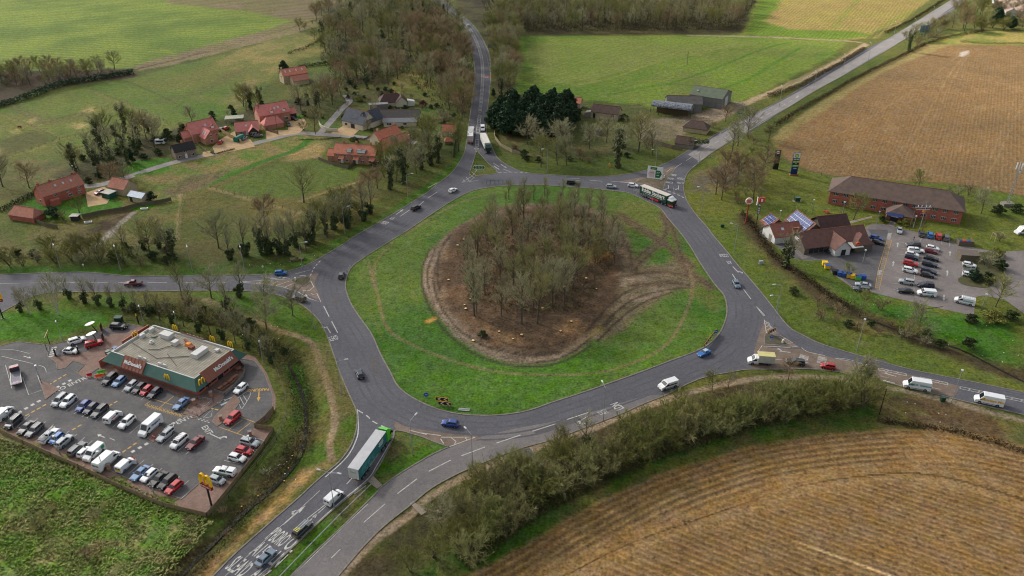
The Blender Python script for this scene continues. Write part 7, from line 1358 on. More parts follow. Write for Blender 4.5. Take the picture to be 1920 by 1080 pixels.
t,L=base('brown_bungalow','bungalow with dark brown hipped roof and red chimney','house',vz(600,275),vz(800,262));gable(t,0,L,0,8,2.6,5.6,RENW,DKT,hip=3,over=.5);gable(t,L-4,L+1.5,-1.5,6,2.6,5.2,RENW,DKT,'y',over=.4,wn='wing_wall',rn='wing_roof');chim_pots(t,L*.7,5,5.8,RB);MB().box((-1,-2.5,1.3),(9,3,2.6)).box((-1,-2.5,2.65),(9.6,3.4,.14)).build('flat_roof_garage',GRSH,t);MB().prism([(0,0),(3.6,0),(3.6,2.2),(0,3.0)],'y',0,3).build('conservatory',WHW,t).location=(L+1.8,-1,0)
t,L=base('grey_bungalow','long bungalow with weathered grey tiled roof and cream wall','house',vz(600,415),vz(800,412));gable(t,0,L+7,2,9,2.5,5.2,RENW,GRT,over=.5);gable(t,2,L+6,-4.5,1,2.4,3.6,RENW,mat('grey_felt',(122,124,128),.8,noise=.5),over=.5,wn='front_wall',rn='front_roof');window(t,(1.4,1.95,1.4),'f',1.4,1.1);window(t,(4.6,-4.55,1.3),'f',2.0,1.1,3);window(t,(12,-4.55,1.3),'f',1.6,1.1)
t,L=base('white_door_garage','double garage with orange roof and two white doors','garage',vz(1125,520),vz(1222,520));gable(t,0,L,0,5,2.4,4.8,OB,PAN,over=.3)
for x in(L*.27,L*.73):MB().box((x,-.05,1.05),(L*.4,.1,2.0)).build('garage_door',DOORW,t)
t,L=base('orange_hut','small garden hut with orange pyramid roof','shed',vz(1145,590),vz(1205,588));gable(t,0,L,0,2.6,1.8,3.2,FEN,PAN,hip=1.2,over=.3)
t,L=base('terrace','terrace of orange brick cottages with pantile roof and grey dormers','house',vz(215,740),vz(560,765))
gable(t,0,L,0,7,4.4,7.4,OB,PAN,over=.3)
for x in(L*.38,L*.62,L*.72):MB().box((x,1.1,5.3),(2.1,2.0,1.3)).build('dormer',mat('lead_grey',(112,116,120),.6),t);MB().box((x,.06,5.35),(1.7,.1,.9)).build('dormer_window',WFR,t)
for x in(L*.2,L*.5,L*.85):chim_pots(t,x,3.6,7.6)
for x in(1.6,5,8.2,11.8,15,18.4):window(t,(x,-.05,3.4),'f',1.0,.9);window(t,(x+.6,-.05,1.3),'f',1.2,1.1)
for x in(3.4,9.9,16.8):door(t,(x,-.06),'f',m=DOORW);MB().add([(x-1.2,-1.6,2.3),(x+1.2,-1.6,2.3),(x+1.2,0,3.1),(x-1.2,0,3.1)],[(0,1,2,3)]).build('porch_roof',PAN,t)
gable(t,-3.4,0,1,6,2.6,4.6,OB,PAN,over=.2,wn='end_wall',rn='end_roof');MB().box((L+.05,3.5,5.0),(.08,1.4,1.1)).build('gable_window',DTIM,t)
t,L=base('orange_roofed_cottage','cluster cottage with bright orange gabled roofs behind the terrace','house',vz(600,625),vz(780,560));gable(t,0,L,0,6.5,4.0,6.9,RENW,PAN,over=.3);gable(t,-1,5.5,-5,0,2.6,5.2,OB,PAN,over=.3,wn='side_wall',rn='side_roof');gable(t,5.6,13.5,-4.6,-.1,2.4,4.4,OB,PAN,over=.3,wn='rear_wall',rn='rear_roof')
for x in(2,4.6,8,10.2):window(t,(x,-.05,3.3),'f',.8,.8,1)
chim_pots(t,2.0,3.2,7.0,STN);chim_pots(t,L-.8,3.2,7.0)
t,L=base('stone_farmhouse','pale stone farmhouse with orange roof and four roof windows','house',hz(1050,350),hz(1252,318));gable(t,0,L,0,7,4.6,7.4,STN,PAN,over=.3);gable(t,3.0,12,-6.5,-.1,2.6,4.8,STN,RUST,over=.2,wn='outhouse_wall',rn='outhouse_roof')
for x in(2,4.6,8.2,11.6):skylight(t,x,0,7,4.6,7.4,.55,.7,1.6)
window(t,(L-2.4,-.05,3.0),'f',1.6,1.2,2,frame=DTIM);window(t,(-.05,3.5,3.4),'l',1.0,1.0,1);chim_pots(t,.6,3.5,7.4,STN)
t,L=base('brick_farmhouse','red brick farmhouse with rust red pantile roof and three chimneys','house',wz(410,800),wz(590,740));L+=3
t.location=G(*wz(335,800));gable(t,0,15.4,0,7,4.2,7.3,RB,RUST,over=.3)
for x,z in((4.2,1.4),(9.5,1.5),(13.2,1.5),(4.2,3.3),(9,3.3),(13.4,3.3)):window(t,(x,-.05,z),'f',1.3,1.1,3)
for x in(.8,5.0,14.6):chim_pots(t,x,3.5,7.3,RB)
for x in(6,9,12):skylight(t,x,0,7,4.2,7.3,.55,.6,.9)
window(t,(-.05,3,1.6),'l',1.1,1.1);MB().box((3.0,-1.2,1.2),(3.2,2.4,2.4)).build('porch',RB,t)
t,L=base('brick_outbuilding','low red brick outbuilding with weathered hipped roof at the left garden edge','outbuilding',wz(72,893),wz(250,920));gable(t,0,L,0,5.4,2.2,4.6,RB,RUST,hip=1.5,over=.25)
t,L=base('tiled_barn','small barn with rust red tiled roof beside the gravel drive','barn',wz(790,700),wz(905,725));gable(t,0,L,0,6.5,2.8,5.4,STN,RUST,over=.25)
t,L=base('green_shed','dark green shed with pale flat roof on the gravel drive','shed',wz(738,735),wz(800,750));MB().box((2.2,1.6,1.05),(4.2,3.4,2.1)).build('wall',mat('dark_green_boarding',(18,78,66),.7),t);MB().box((2.2,1.6,2.2),(4.6,3.8,.14)).build('roof',mat('pale_felt',(176,174,164),.8),t);MB().box((1.2,-.13,1),(.9,.06,1.9)).build('door',DTIM,t)
t,L=base('blue_roofed_shed','stone shed with pale blue sheet roof at the garden corner','shed',wz(935,760),wz(1010,775));gable(t,0,L+1.5,0,4.4,2.4,3.6,STN,mat('pale_blue_sheeting',(150,170,188),.5,noise=.4),over=.3);MB().box((1.2,-.04,1),(1.2,.06,1.9)).build('doorway',BLK,t)
t,L=base('garden_hut','small hut with pale roof on the farmhouse lawn','shed',wz(515,905),wz(560,905));MB().box((1.3,1,.9),(2.6,2.0,1.8)).build('wall',DTIM,t);MB().box((1.3,1,1.9),(3.2,2.6,.1)).build('roof',mat('pale_felt',(176,174,164),.8),t)
t,L=base('greenhouse','long greenhouse roofs at the top right corner','greenhouse',(1884,30),(1935,33))
for i in range(3):gable(t,i*9,i*9+8.6,0,60,3,5.4,WHW,mat('brown_glasshouse_roof',(150,128,116),.5),'y',over=.1,wn='glasshouse_wall',rn='glasshouse_roof')
GALV=mat('galvanised_steel',(150,154,156),.5,metal=.3);LAMPH=mat('lamp_head',(196,200,202),.5);WOODP=mat('wooden_pole',(96,82,66),.9);BLKM=mat('black_paint',(22,22,24),.5)
def lamp(px,py,tx,ty,label,h=9.7,arms=1,group='street lamps along the roads',f=None,arm=1.9):
 A=G(*(f(px,py)if f else(px,py)));B=G(*(f(tx,ty)if f else(tx,ty)));rz=math.atan2(B.y-A.y,B.x-A.x)
 t=thing('street_lamp',label,'street lamp',(A.x,A.y,0),rz,group);MB().tube((0,0,0),(0,0,1.6),.13,n=8).tube((0,0,1.6),(0,0,h),.09,.06,8).build('column',GALV,t)
 if arm<.5:MB().box((0,0,h+.1),(.6,.5,.22)).build('lantern',LAMPH,t);return t
 for i in range(arms):
  s=1 if i==0 else-1;MB().tube((0,0,h-.05),(s*arm,0,h+.3),.05,n=6).build('arm',GALV,t);o=MB().box((s*(arm+.35),0,h+.32),(.95,.32,.18),top=.8).build('lantern',LAMPH,t);MB().box((s*(arm+.35),0,h+.22),(.7,.24,.04)).build('lens',mat('lamp_lens',(225,225,215),.3),o)
 return t
for px,py,tx,ty,lab in((115,507,122,525,'lamp post at the left end of the western road'),(227,509,232,525,'second lamp post from the left on the western road'),(361,510,365,525,'lamp post by the muddy field gate'),(459,510,462,525,'lamp post right of the field gate, north of the western road'),(568,507,600,507,'lamp post by the western give way line'),(590,618,570,600,'slim lamp post on the verge below the western splitter'),(647,439,660,436,'lamp post on the north-west verge beside the ring'),(765,373,782,371,'lamp post near the white hatchback on the ring'),(640,738,668,735,'lamp post beside the south-west side of the ring'),(1131,790,1120,770,'lamp post on the southern verge beside the lane lettering'),(886,879,868,862,'lamp post at the tip of the southern splitter'),(774,853,792,835,'lamp post on the grass of the southern triangle'),(1315,398,1300,398,'lamp post behind the lorry cab'),(1376.5,472,1362,470,'lamp post above the eastern lane lettering'),(1456,590,1440,590,'tall lamp post by the eastern splitter tip'),(1450,610,1432,612,'second lamp post standing at the eastern splitter'),(1026,322,1012,324,'lamp post on the northern verge beside the trunk cluster'),(1228,322,1212,326,'lamp post above the large direction sign'),(1310,307,1296,306,'lamp post where the north-east road meets the ring'),(1461,199,1455,190,'lamp post by the white lane arrow on the north-east road'),(1525,170,1518,164,'second lamp post up the north-east road'),(1580,136,1572,130,'third lamp post up the north-east road'),(1628,113,1620,108,'lamp post at the farm track mouth'),(1675,70,1668,66,'lamp post beyond the farm track mouth'),(1712,64,1704,60,'lamp post near the far road sign'),(1746,40,1740,34,'highest lamp post on the north-east road'),(1392,232,1378,232,'lamp post beside the yard entrance on the north-east road')):
 lamp(px,py,tx,ty,lab)
t=lamp(627,953,612,950,'double armed lamp post in the southern central reserve',arms=2,group=None)
lamp(1606.5,657,1610,650,'straight topped lamp post on the grass south-east of the ring',arm=0);lamp(1783,756,1786,745,'straight topped lamp post beside the eastern road',arm=0)
for x,y,lab in((318,160,'lamp post on the lawn edge behind the queuing white crossover'),(905,112,'lamp post behind the restaurant roof, left'),(1332,262,'lamp post behind the restaurant, right corner'),(730,80,'lamp post by the rear drive through bend')):lamp(x,y,x,y+30,lab,6.5,1,'short lamp posts of the restaurant',Z1,.5)
for x,y,lab in((70,610,'slim white lamp post at the front fence, left'),(305,735,'slim lamp post at the front fence, middle'),(525,815,'slim lamp post beside the longest van'),(780,935,'slim lamp post at the front fence by black cars'),(1275,735,'slim lamp post by the right hand car column'),(210,372,'slim lamp post on the entrance kerb')):lamp(x,y,x,y-30,lab,5.2,1,'slim lamp posts of the restaurant car park',Z1,.3)
for x,y,lab in((890,470,'lamp post left of the hotel porch'),(1555,1005,'leaning lamp post by the roof-rack van'),(270,465,'lamp post behind the solar panels'),(480,395,'small lamp post on the lawn above the food court'),(672,410,'small lamp post on the lawn right of the food court'),(800,720,'white lamp post in the yard of the food court'),(1120,500,'small lamp post by the hotel lawn')):lamp(x,y,x,y-30,lab,4.6,1,'small lamp posts of the service area',ZB,.3)
lamp(145,342,143,350,'lamp post on the lane behind the brick farmhouse',7,1,'lamp posts in the village',None,.6);lamp(601,232,596,236,'lamp post at the lane fork by the curved wall',6.5,1,'lamp posts in the village',None,.6);lamp(717,268,712,270,'lamp post in front of the grey bungalow',5.5,1,'lamp posts in the village',None,.6)
def pole(px,py,h,label,m=WOODP,f=None,r=.14,group=None,extra=None,name='telegraph_pole',cat='pole'):
 A=G(*(f(px,py)if f else(px,py)));t=thing(name,label,cat,(A.x,A.y,0),0,group);MB().tube((0,0,0),(0,0,h),r,r*.7,8).build('pole',m,t);MB().box((0,0,h-.4),(.9,.08,.1)).build('crossbar',m,t);return t
for px,py,h,l in((592,252,11,'telegraph pole at the lane fork'),(521,252,9,'telegraph pole by the large red house'),(490,232,9,'telegraph pole between the bungalow and large red house'),(1288,122,8,'lone pole standing in the green field')):pole(px,py,h,l)
t=pole(1722,437,12,'tall pole with transformer platform in front of the hotel',GALV,name='electricity_pole');t['category']='pole'
for s in(-2.3,2.3):MB().tube((s,2.2,0),(s,1.6,10.5),.12,n=6).build('side_pole',WOODP,t)
MB().box((0,1,9.2),(5.4,.25,.25)).box((0,1,8.4),(4.6,.2,.2)).build('platform',GALV,t);MB().box((.4,.8,8.0),(.9,.7,.9)).build('transformer',mat('orange_transformer',(196,120,40),.6),t)
for x in(-2,-.8,.8,2):MB().tube((x,1,9.3),(x,1,10.0),.1,n=6).build('insulator',WHM,t)
t=thing('mobile_mast','tall grey phone mast with antenna cluster beyond the hotel','mast',G(1887.4,385.2));m=MB()
for s in((-.4,-.3),(.4,-.3),(0,.45)):m.tube((s[0],s[1],0),(s[0]*.7,s[1]*.7,14.5),.09,n=5)
for i in range(18):
 z=i*.8;m.tube((-.4,-.3,z),(.4,-.3,z+.8),.035,n=3);m.tube((.4,-.3,z),(0,.45,z+.8),.035,n=3);m.tube((0,.45,z),(-.4,-.3,z+.8),.035,n=3)
m.build('lattice_tower',GALV,t)
for i in range(6):a=i*1.05;MB().box((math.cos(a)*.95,math.sin(a)*.95,15.4),(.35,.22,2.3),rz=a).build('antenna',LAMPH,t)
MB().tube((0,0,14.5),(0,0,16.6),.08).build('top_pole',GALV,t);MB().tube((.6,-.4,13.2),(.6,-.6,13.2),.45,n=14).build('dish',LAMPH,t);MB().box((0,-.2,.6),(4,2.6,1.2)).build('equipment_cabin',CONC,t)
def totem(px,py,w_,h,label,name,rz=0,plinth=True):
 A=G(px,py);return thing(name,label,'sign',(A.x,A.y,0),rz)
def sgtext(par,s,x,z,size,m,y=-.3,bold=.02,xs=1,both=True):
 mm=MB();text_on(mm,s,Matrix(((1,0,0,x),(0,0,-1,y),(0,1,0,z),(0,0,0,1))),size,bold=bold,xs=xs);mm.build('lettering',m,par,fix=False)
t=totem(1487.5,328,2.6,9,'tall fuel price totem with white top and blue and green panels','fuel_sign');MB().box((0,0,4.9),(2.6,.5,9.0)).build('board',mat('navy_sign_board',(18,40,90),.5),t)
MB().box((0,-.26,8.3),(2.5,.06,2.1)).build('white_panel',WHM,t);MB().tube((0,-.3,8.2),(0,-.34,8.2),.78,n=12).build('green_sunburst',mat('sunburst_green',(70,150,50),.5),t);MB().tube((0,-.35,8.2),(0,-.38,8.2),.45,n=12).build('yellow_sunburst',mat('sunburst_yellow',(226,220,90),.5),t);sgtext(t,'bp',-.8,9.05,.5,GREENM,-.31)
for z,hgt,c,s in((6.7,.9,(10,90,120),'Wild Bean'),(5.7,.6,(196,214,60),'118.9'),(4.9,.6,(24,30,60),'123.9'),(4.0,.7,(140,200,60),'M&S'),(2.9,1.1,(20,50,130),'Cafe')):o=MB().box((0,-.27,z),(2.3,.05,hgt)).build('price_panel',mat('panel_%d_%d'%(c[0],c[1]),c,.5),t);sgtext(o,s,0,z,hgt*.6,WHM if c[0]<150 else BLKM,-.31)
MB().box((0,0,.2),(3.4,1.4,.5)).build('plinth',mat('sign_plinth',(140,96,66),.8),t)
t=totem(1453.5,317,2,8.2,'plain black monolith sign with red and white roundel','black_totem_sign');MB().box((0,0,4.1),(2.2,.5,8.2)).build('board',BLKM,t);k=MB().tube((0,-.26,7.3),(0,-.3,7.3),.72,n=18).build('roundel',WHM,t);MB().box((0,-.32,7.3),(1.1,.04,.4)).build('roundel_band',REDM,k)
t=totem(1397.8,420,2,10,'round burger sign on a rusty red pole','burger_sign');MB().tube((0,0,0),(0,0,7.8),.24,n=10).build('pole',mat('rust_red_pole',(136,56,30),.7),t);MB().tube((0,.18,8.8),(0,-.18,8.8),1.25,n=24).build('disc',mat('pale_sign_disc',(226,214,210),.5),t)
MB().box((0,-.22,9.3),(1.6,.05,.38),top=.7).box((0,-.22,8.3),(1.6,.05,.38)).build('bun',mat('burger_orange',(226,120,40),.5),t);sgtext(t,'BURGER',0,8.95,.5,REDM,-.24);sgtext(t,'KING',0,8.62,.5,REDM,-.24)
t=totem(1418.5,419,2,10,'black pole with stacked round signs under a red and white box','stacked_roundel_sign');MB().tube((0,0,0),(0,0,8.2),.16,n=8).build('pole',BLKM,t);MB().box((.5,0,9.0),(1.9,.5,1.7)).build('red_box',REDM,t);MB().box((-1.0,0,8.6),(.14,.5,3.0)).build('white_strip',WHM,t);MB().box((.5,-.28,9.0),(.7,.05,1.0)).build('face_panel',WHM,t)
for i,z in enumerate((7.1,5.9,5.1,4.2)):k=MB().tube((0,.12,z),(0,-.16,z),.52,n=16).build('round_panel',BLKM,t);MB().tube((0,-.165,z),(0,-.18,z),.36,n=14).build('round_face',mat('pale_grey_face',(190,190,190),.6),k)
def arch_totem(px,py,rz,label,hp=6.0):
 A=G(px,py);t=thing('arches_sign',label,'sign',(A.x,A.y,0),rz);MB().tube((0,0,0),(0,0,hp),.2,.2,10).build('pole',BLKM,t);MB().tube((0,0,0),(0,0,.12),.45,n=10).build('base_plate',BLKM,t)
 b=MB().box((0,0,hp+.35),(3.0,.5,1.0)).build('red_panel',mat('sign_red',(150,20,28),.5),t);mm=MB();text_on(mm,"McDonald's",Matrix(((1,0,0,0),(0,0,-1,-.27),(0,1,0,hp+.35),(0,0,0,1))),.58,bold=.015);mm.build('lettering',WHM,b,fix=False)
 o=link('arches',arches_mesh(2.9,2.4,.45,.42).mesh('big_arches',ARCH),t,(0,0,hp+.85));return t
arch_totem(397,949,R(-28),'tall yellow arches on a red panel and black pole at the car park corner',5.2)
arch_totem(6,597,R(10),'yellow arches sign at the left edge, its red panel seen side on',5.6)
DG=mat('road_sign_green',(14,104,56),.5);DBL=mat('road_sign_blue',(30,84,160),.5);SGB=mat('grey_sign_back',(96,118,122),.6)
def dirsign(px,py,w_,h,z,label,rz=0,panels=None,posts=2):
 A=G(px,py);t=thing('direction_sign',label,'sign',(A.x,A.y,0),rz)
 for i in range(posts):MB().tube(((i/(posts-1)-.5)*w_*.7,.06,0),((i/(posts-1)-.5)*w_*.7,.06,z+h/2),.07,n=6).build('post',GALV,t)
 MB().box((0,0,z),(w_,.06,h)).build('border',WHM,t);return t
A=G(898.5,331);t=thing('direction_sign','pair of green arrow signs on the northern splitter','sign',(A.x,A.y,0))
for s in(-1,1):
 w_=2.2;P=[(s*.1,3.0),(s*w_*.85,3.0),(s*(w_+.25),3.9),(s*w_*.85,4.8),(s*.1,4.8)];b=MB().prism(P,'y',-.03,.03).build('arrow_panel',WHM,t);MB().prism([(x*.93+s*.06,3.9+(z-3.9)*.86)for x,z in P],'y',-.05,.0).build('green_face',DG,b)
 for k,tx in enumerate(('A17','A15')if s<0 else('A15','A17')):sgtext(b,tx,s*1.15,4.25-k*.7,.55,mat('sign_yellow',(226,200,60),.5)if k==0 else WHM,-.06)
 for x in(.3,1.6):MB().tube((s*x,.06,0),(s*x,.06,4.8),.06,n=6).build('post',GALV,t)
t=dirsign(1226,347,6.0,5.0,5.2,'large green and white direction sign on the north-east splitter',R(-20),posts=2)
k=MB().box((-.6,-.05,6.9),(2.6,.05,1.0)).build('green_panel',DG,t);sgtext(k,'A17',-.6,6.9,.7,mat('sign_yellow',(226,200,60),.5),-.09);MB().prism([(.2,3.2),(1.9,3.2),(2.7,4.8),(1.9,6.2),(.2,6.2)],'y',-.09,-.04).build('green_arrow',DG,t);MB().prism([(-.2,3.3),(-1.9,3.3),(-2.7,4.6),(-1.9,6.0),(-.2,6.0)],'y',-.09,-.04).build('white_arrow',mat('pinkish_arrow',(214,186,180),.6),t)
sgtext(t,'A17',1.2,5.3,.7,WHM,-.1);sgtext(t,'A15',1.2,4.2,.6,WHM,-.1);sgtext(t,'B1518',-1.1,5.0,.5,BLKM,-.1)
A=G(1731,67);t=thing('direction_sign','large grey backed direction sign on three posts beside the far road','sign',(A.x,A.y,0),R(15));MB().box((0,0,4.6),(7.5,.1,4.6)).build('board',SGB,t)
for x in(-2.6,0,2.6):MB().box((x,-.12,3.5),(.2,.16,7.0)).build('post',GALV,t)
A=G(923,97);t=thing('direction_sign','blue grey backed direction sign among trees right of the northern road','sign',(A.x,A.y,0),0);MB().box((0,0,3.6),(5,.1,2.6)).build('board',SGB,t)
for x in(-1.6,0,1.6):MB().box((x,-.1,2.4),(.16,.14,4.8)).build('post',GALV,t)
for px,py,lab in((879,178,'green route sign left of the northern road'),(1387,220,'small green sign at the yard entrance')):
 A=G(px,py);t=thing('direction_sign',lab,'sign',(A.x,A.y,0),0);MB().box((0,0,2.2),(2.4,.08,1.1)).build('board',DG,t);MB().box((0,-.05,2.2),(2.0,.02,.14)).build('white_line',WHM,t)
 for x in(-.7,.7):MB().box((x,.06,1.2),(.1,.1,2.4)).build('post',GALV,t)
def chevsign(px,py,rz,n,label,w_=1.5,h=.9,z=1.3,frame=(226,150,40)):
 A=G(px,py);t=thing('chevron_board',label,'chevron sign',(A.x,A.y,0),rz);W_=n*w_;MB().box((0,0,z),(W_+.2,.05,h+.2)).build('frame',mat('amber_frame',frame,.6),t);MB().box((0,-.035,z),(W_,.03,h)).build('black_face',BLKM,t);c=MB()
 for i in range(n):
  x=-W_/2+(i+.5)*w_;q=w_*.22;c.add([(x+q,-.055,z+h/2),(x+2*q,-.055,z+h/2),(x,-.055,z),(x-q,-.055,z)],[(0,1,2,3)]);c.add([(x+q,-.055,z-h/2),(x+2*q,-.055,z-h/2),(x,-.055,z),(x-q,-.055,z)],[(0,1,2,3)])
 c.build('white_chevron',WHM,t)
 for s in(-1,1):MB().box((s*W_*.4,.06,z/2),(.1,.1,z)).build('post',GALV,t)
 return t
chevsign(834,762,R(-8),2,'black and white chevron board on the island, lower of two',1.5,.85,.9);chevsign(829,757,R(-8),2,'black and white chevron board on the island, upper of two leaning',1.5,.85,1.4)
chevsign(1331,640,R(57),6,'long chevron board along the south-east island bend',1.5,.9,1.2,(140,120,60));chevsign(1446,628,R(35),3,'short chevron board on the eastern splitter',1.0,1.0,1.4,(150,90,40))
def roundsign(px,py,label,m,z=1.7,r=.45,rz=0,name='round_sign',post=GALV):
 A=G(px,py);t=thing(name,label,'sign',(A.x,A.y,0),rz);MB().tube((0,.05,0),(0,.05,z),.05,n=6).build('post',post,t);o=MB().tube((0,0,z),(0,-.04,z),r,n=16).build('disc',m,t);MB().box((0,-.05,z),(r,.02,.1)).build('arrow',WHM,o);return t
roundsign(800,754,'blue round arrow sign on the southern edge of the island',DBL,2.3,.62);roundsign(1341,634,'blue round sign above the south-east chevrons',DBL,2.2,.5);roundsign(1445,640,'blue round sign on the eastern splitter',DBL,1.5,.5)
roundsign(415,545,'dark round sign facing away on the western road verge',BLKM,1.6,.4);roundsign(1331,303,'small blue sign on the northern verge',DBL,1.9,.35);roundsign(158,504,'small white sign by the western hedgerow',WHM,1.5,.35);roundsign(494,508,'small white sign on the verge by the blue hatchback',WHM,1.6,.35)
for px,py,l in((554,526,'white bollard on the western splitter island'),(1467.5,643,'yellow and white bollard on the eastern splitter'),(1241,336,'white bollard at the north-east splitter, left'),(1245,334,'white bollard at the north-east splitter, right')):
 A=G(px,py);t=thing('bollard',l,'bollard',(A.x,A.y,.12),0,'bollards on the traffic islands');MB().box((0,0,.5),(.5,.4,1.0),top=.8).build('body',WHM,t);MB().box((0,0,.55),(.52,.42,.25)).build('band',mat('bollard_yellow',(226,190,60),.5),t)
A=G(569,527);t=thing('island_sign','pair of white signs on the western splitter island','sign',(A.x,A.y,.1));MB().box((0,0,1.6),(1.8,.06,.6)).build('board',WHM,t);MB().tube((-.6,.05,0),(-.6,.05,1.8),.05).tube((.6,.05,0),(.6,.05,1.8),.05).build('posts',GALV,t);MB().box((0,-.04,1.6),(1.5,.02,.12)).build('black_arrow',BLKM,t)
def railing(s,h,label,m,step=1.4,name='railing',cat='railing',grp=None,rails=(1.0,.55),z=.0,pt=.05,fill=None):
 P=gpts(s);o=P[0].copy();t=thing(name,label,cat,(o.x,o.y,z),0,grp);po=MB();ra=MB()
 for a,b in zip(P,P[1:]):
  L=(b-a).length;n=max(1,int(L/step))
  for i in range(n+1):p=a.lerp(b,i/n)-o;po.box((p.x,p.y,h/2),(pt*2,pt*2,h))
  for r_ in rails:ra.tube((a.x-o.x,a.y-o.y,h*r_-.03),(b.x-o.x,b.y-o.y,h*r_-.03),.035,n=4)
  if fill:
   d=(b-a).normalized();nn=Vector((-d.y,d.x,0))*.03;A_,B_=a-o,b-o
   ra.add([A_+nn+Vector((0,0,.05)),B_+nn+Vector((0,0,.05)),B_+nn+Vector((0,0,h-.05)),A_+nn+Vector((0,0,h-.05)),A_-nn+Vector((0,0,.05)),B_-nn+Vector((0,0,.05)),B_-nn+Vector((0,0,h-.05)),A_-nn+Vector((0,0,h-.05))],[(0,1,2,3),(4,5,6,7),(3,2,6,7)])
 po.build('posts',m,t);ra.build('fence_panel' if fill else 'rails',fill or m,t);return t
railing('1188 361, 1200 367, 1213 374, 1223 380',2.2,'grey sign backs and railing beside the dark green lorry',GALV,rails=(1.0,.75,.55));railing('904 347, 920 345.5, 958 342',1.6,'green railing sign backs on the northern island edge',mat('grey_green_steel',(70,104,96),.6),rails=(1,.8,.6,.4));railing('652 512, 657 503',1.2,'grey railing on the western island edge',GALV)
railing('788 764, 800 768',1.2,'short bare posts beside the blue arrow sign',GALV,rails=())
A=G(870,769);t=thing('fallen_sign','grey sign board lying face down on the island grass','sign',(A.x,A.y,.15),R(-8));MB().box((0,0,.05),(2.7,.9,.06)).build('board',GALV,t);MB().box((0,0,.12),(2.6,.1,.06)).build('batten',CONC,t)
railing('700 908, 640 966, 587 1020, 520 1090',.75,'steel crash barrier in the southern central reserve',GALV,2.5,'crash_barrier','barrier',rails=(1,.85,.7));railing('686 915, 665 930',.75,'short crash barrier near the reserve path',GALV,2.5,'crash_barrier','barrier',rails=(1,.85,.7))
def zs(f,s):return[f(*p)for p in pts(s)]
railing(zs(Z1,'0 622, 120 682, 260 745, 400 805, 620 912, 830 1000, 1050 1052'),1.3,'timber fence along the front of the restaurant plot',FEN,2.2,'timber_fence','fence',pt=.07,fill=FEN);railing(zs(Z1,'1050 1052, 1110 985, 1230 830, 1340 690, 1385 615, 1300 602'),1.3,'timber fence up the right side of the restaurant plot',FEN,2.2,'timber_fence','fence',pt=.07,fill=FEN)
railing(zs(Z1,'1290 600, 1340 562, 1385 510'),1.3,'short timber fence piece at the drive through exit',FEN,2.2,'timber_fence','fence',pt=.07,fill=FEN)
railing(zs(Z1,'1080 1050, 1160 960, 1300 790, 1400 660, 1450 560, 1450 450, 1380 250, 1230 200, 1050 160, 900 115, 740 65'),1.2,'post and rail fence along the ditch behind the restaurant',mat('dark_fence',(86,88,62),.9),2.5,'post_and_rail_fence','fence',rails=(1,.6,.3))
railing(zs(Z1,'925 500, 960 478, 1000 455, 1080 470, 1000 540, 955 520'),1.0,'grey railing around the restaurant door paving',GALV,1.2,grp=None);railing(zs(Z1,'1090 420, 1140 438, 1190 392, 1235 340, 1240 300, 1215 270'),1.0,'panelled grey barrier round the picnic terrace',GALV,1.5,fill=mat('grey_panel',(120,118,112),.7))
railing(zs(fz,'168 470, 175 510, 215 560, 290 600, 365 618'),1.6,'curved weathered fence north of the roundabout',mat('pale_fence',(150,136,108),.9),2.4,'timber_fence','fence',fill=mat('pale_fence',(150,136,108),.9));railing(zs(fz,'1215 525, 1300 555, 1370 575, 1440 590'),1.9,'stone yard wall ending at the ivy shed',CONC,3,'yard_wall','wall',fill=mat('old_stone',(122,112,94),.95,noise=.8))
railing(zs(wz,'600 885, 740 855, 900 830, 1000 800, 1130 785, 1240 760'),1.6,'weathered garden fence below the brick farmhouse',mat('grey_fence',(100,92,74),.95),2.4,'timber_fence','fence',fill=mat('grey_fence',(100,92,74),.95));railing(zs(wz,'240 905, 330 945, 420 960'),1.5,'weathered fence by the brick outbuilding',MATS['grey_fence'],2.4,'timber_fence','fence',fill=MATS['grey_fence'])
railing(zs(hz,'310 860, 350 895, 400 935'),1.4,'timber gate fence beside the black roofed cottage',FEN,1.6,'timber_fence','fence',rails=(1,.7,.4));railing(zs(hz,'505 745, 590 800, 690 850'),1.8,'pale timber fence between the red roofed house and bungalow',mat('pale_panel',(176,148,110),.9),2.2,'timber_fence','fence',fill=mat('pale_panel',(176,148,110),.9));railing(zs(hz,'900 740, 940 755, 1000 775'),1.4,'brown fence before the large red house garage',FEN,2,'timber_fence','fence',fill=FEN)
railing(zs(vz,'80 720, 200 765, 330 800, 400 740'),1.4,'garden fence below the terrace',MATS['grey_fence'],2,'timber_fence','fence',fill=MATS['grey_fence']);railing(zs(vz,'525 820, 640 765, 740 725'),.6,'pale garden wall running right from the terrace',STN,3,'garden_wall','wall',fill=STN);railing(zs(vz,'1210 700, 1222 600, 1240 520, 1260 400, 1180 380, 1000 420'),1.7,'brown fence round the garden by the northern slip road',MATS['grey_fence'],2.2,'timber_fence','fence',fill=MATS['grey_fence'])
railing('860 27, 885 52, 903 80, 912 105, 920 140, 921 165',.8,'steel crash barrier along the east side of the northern road',GALV,4,'crash_barrier','barrier',rails=(1,.7))
WR=mat('wire_fence',(112,104,78),.9)
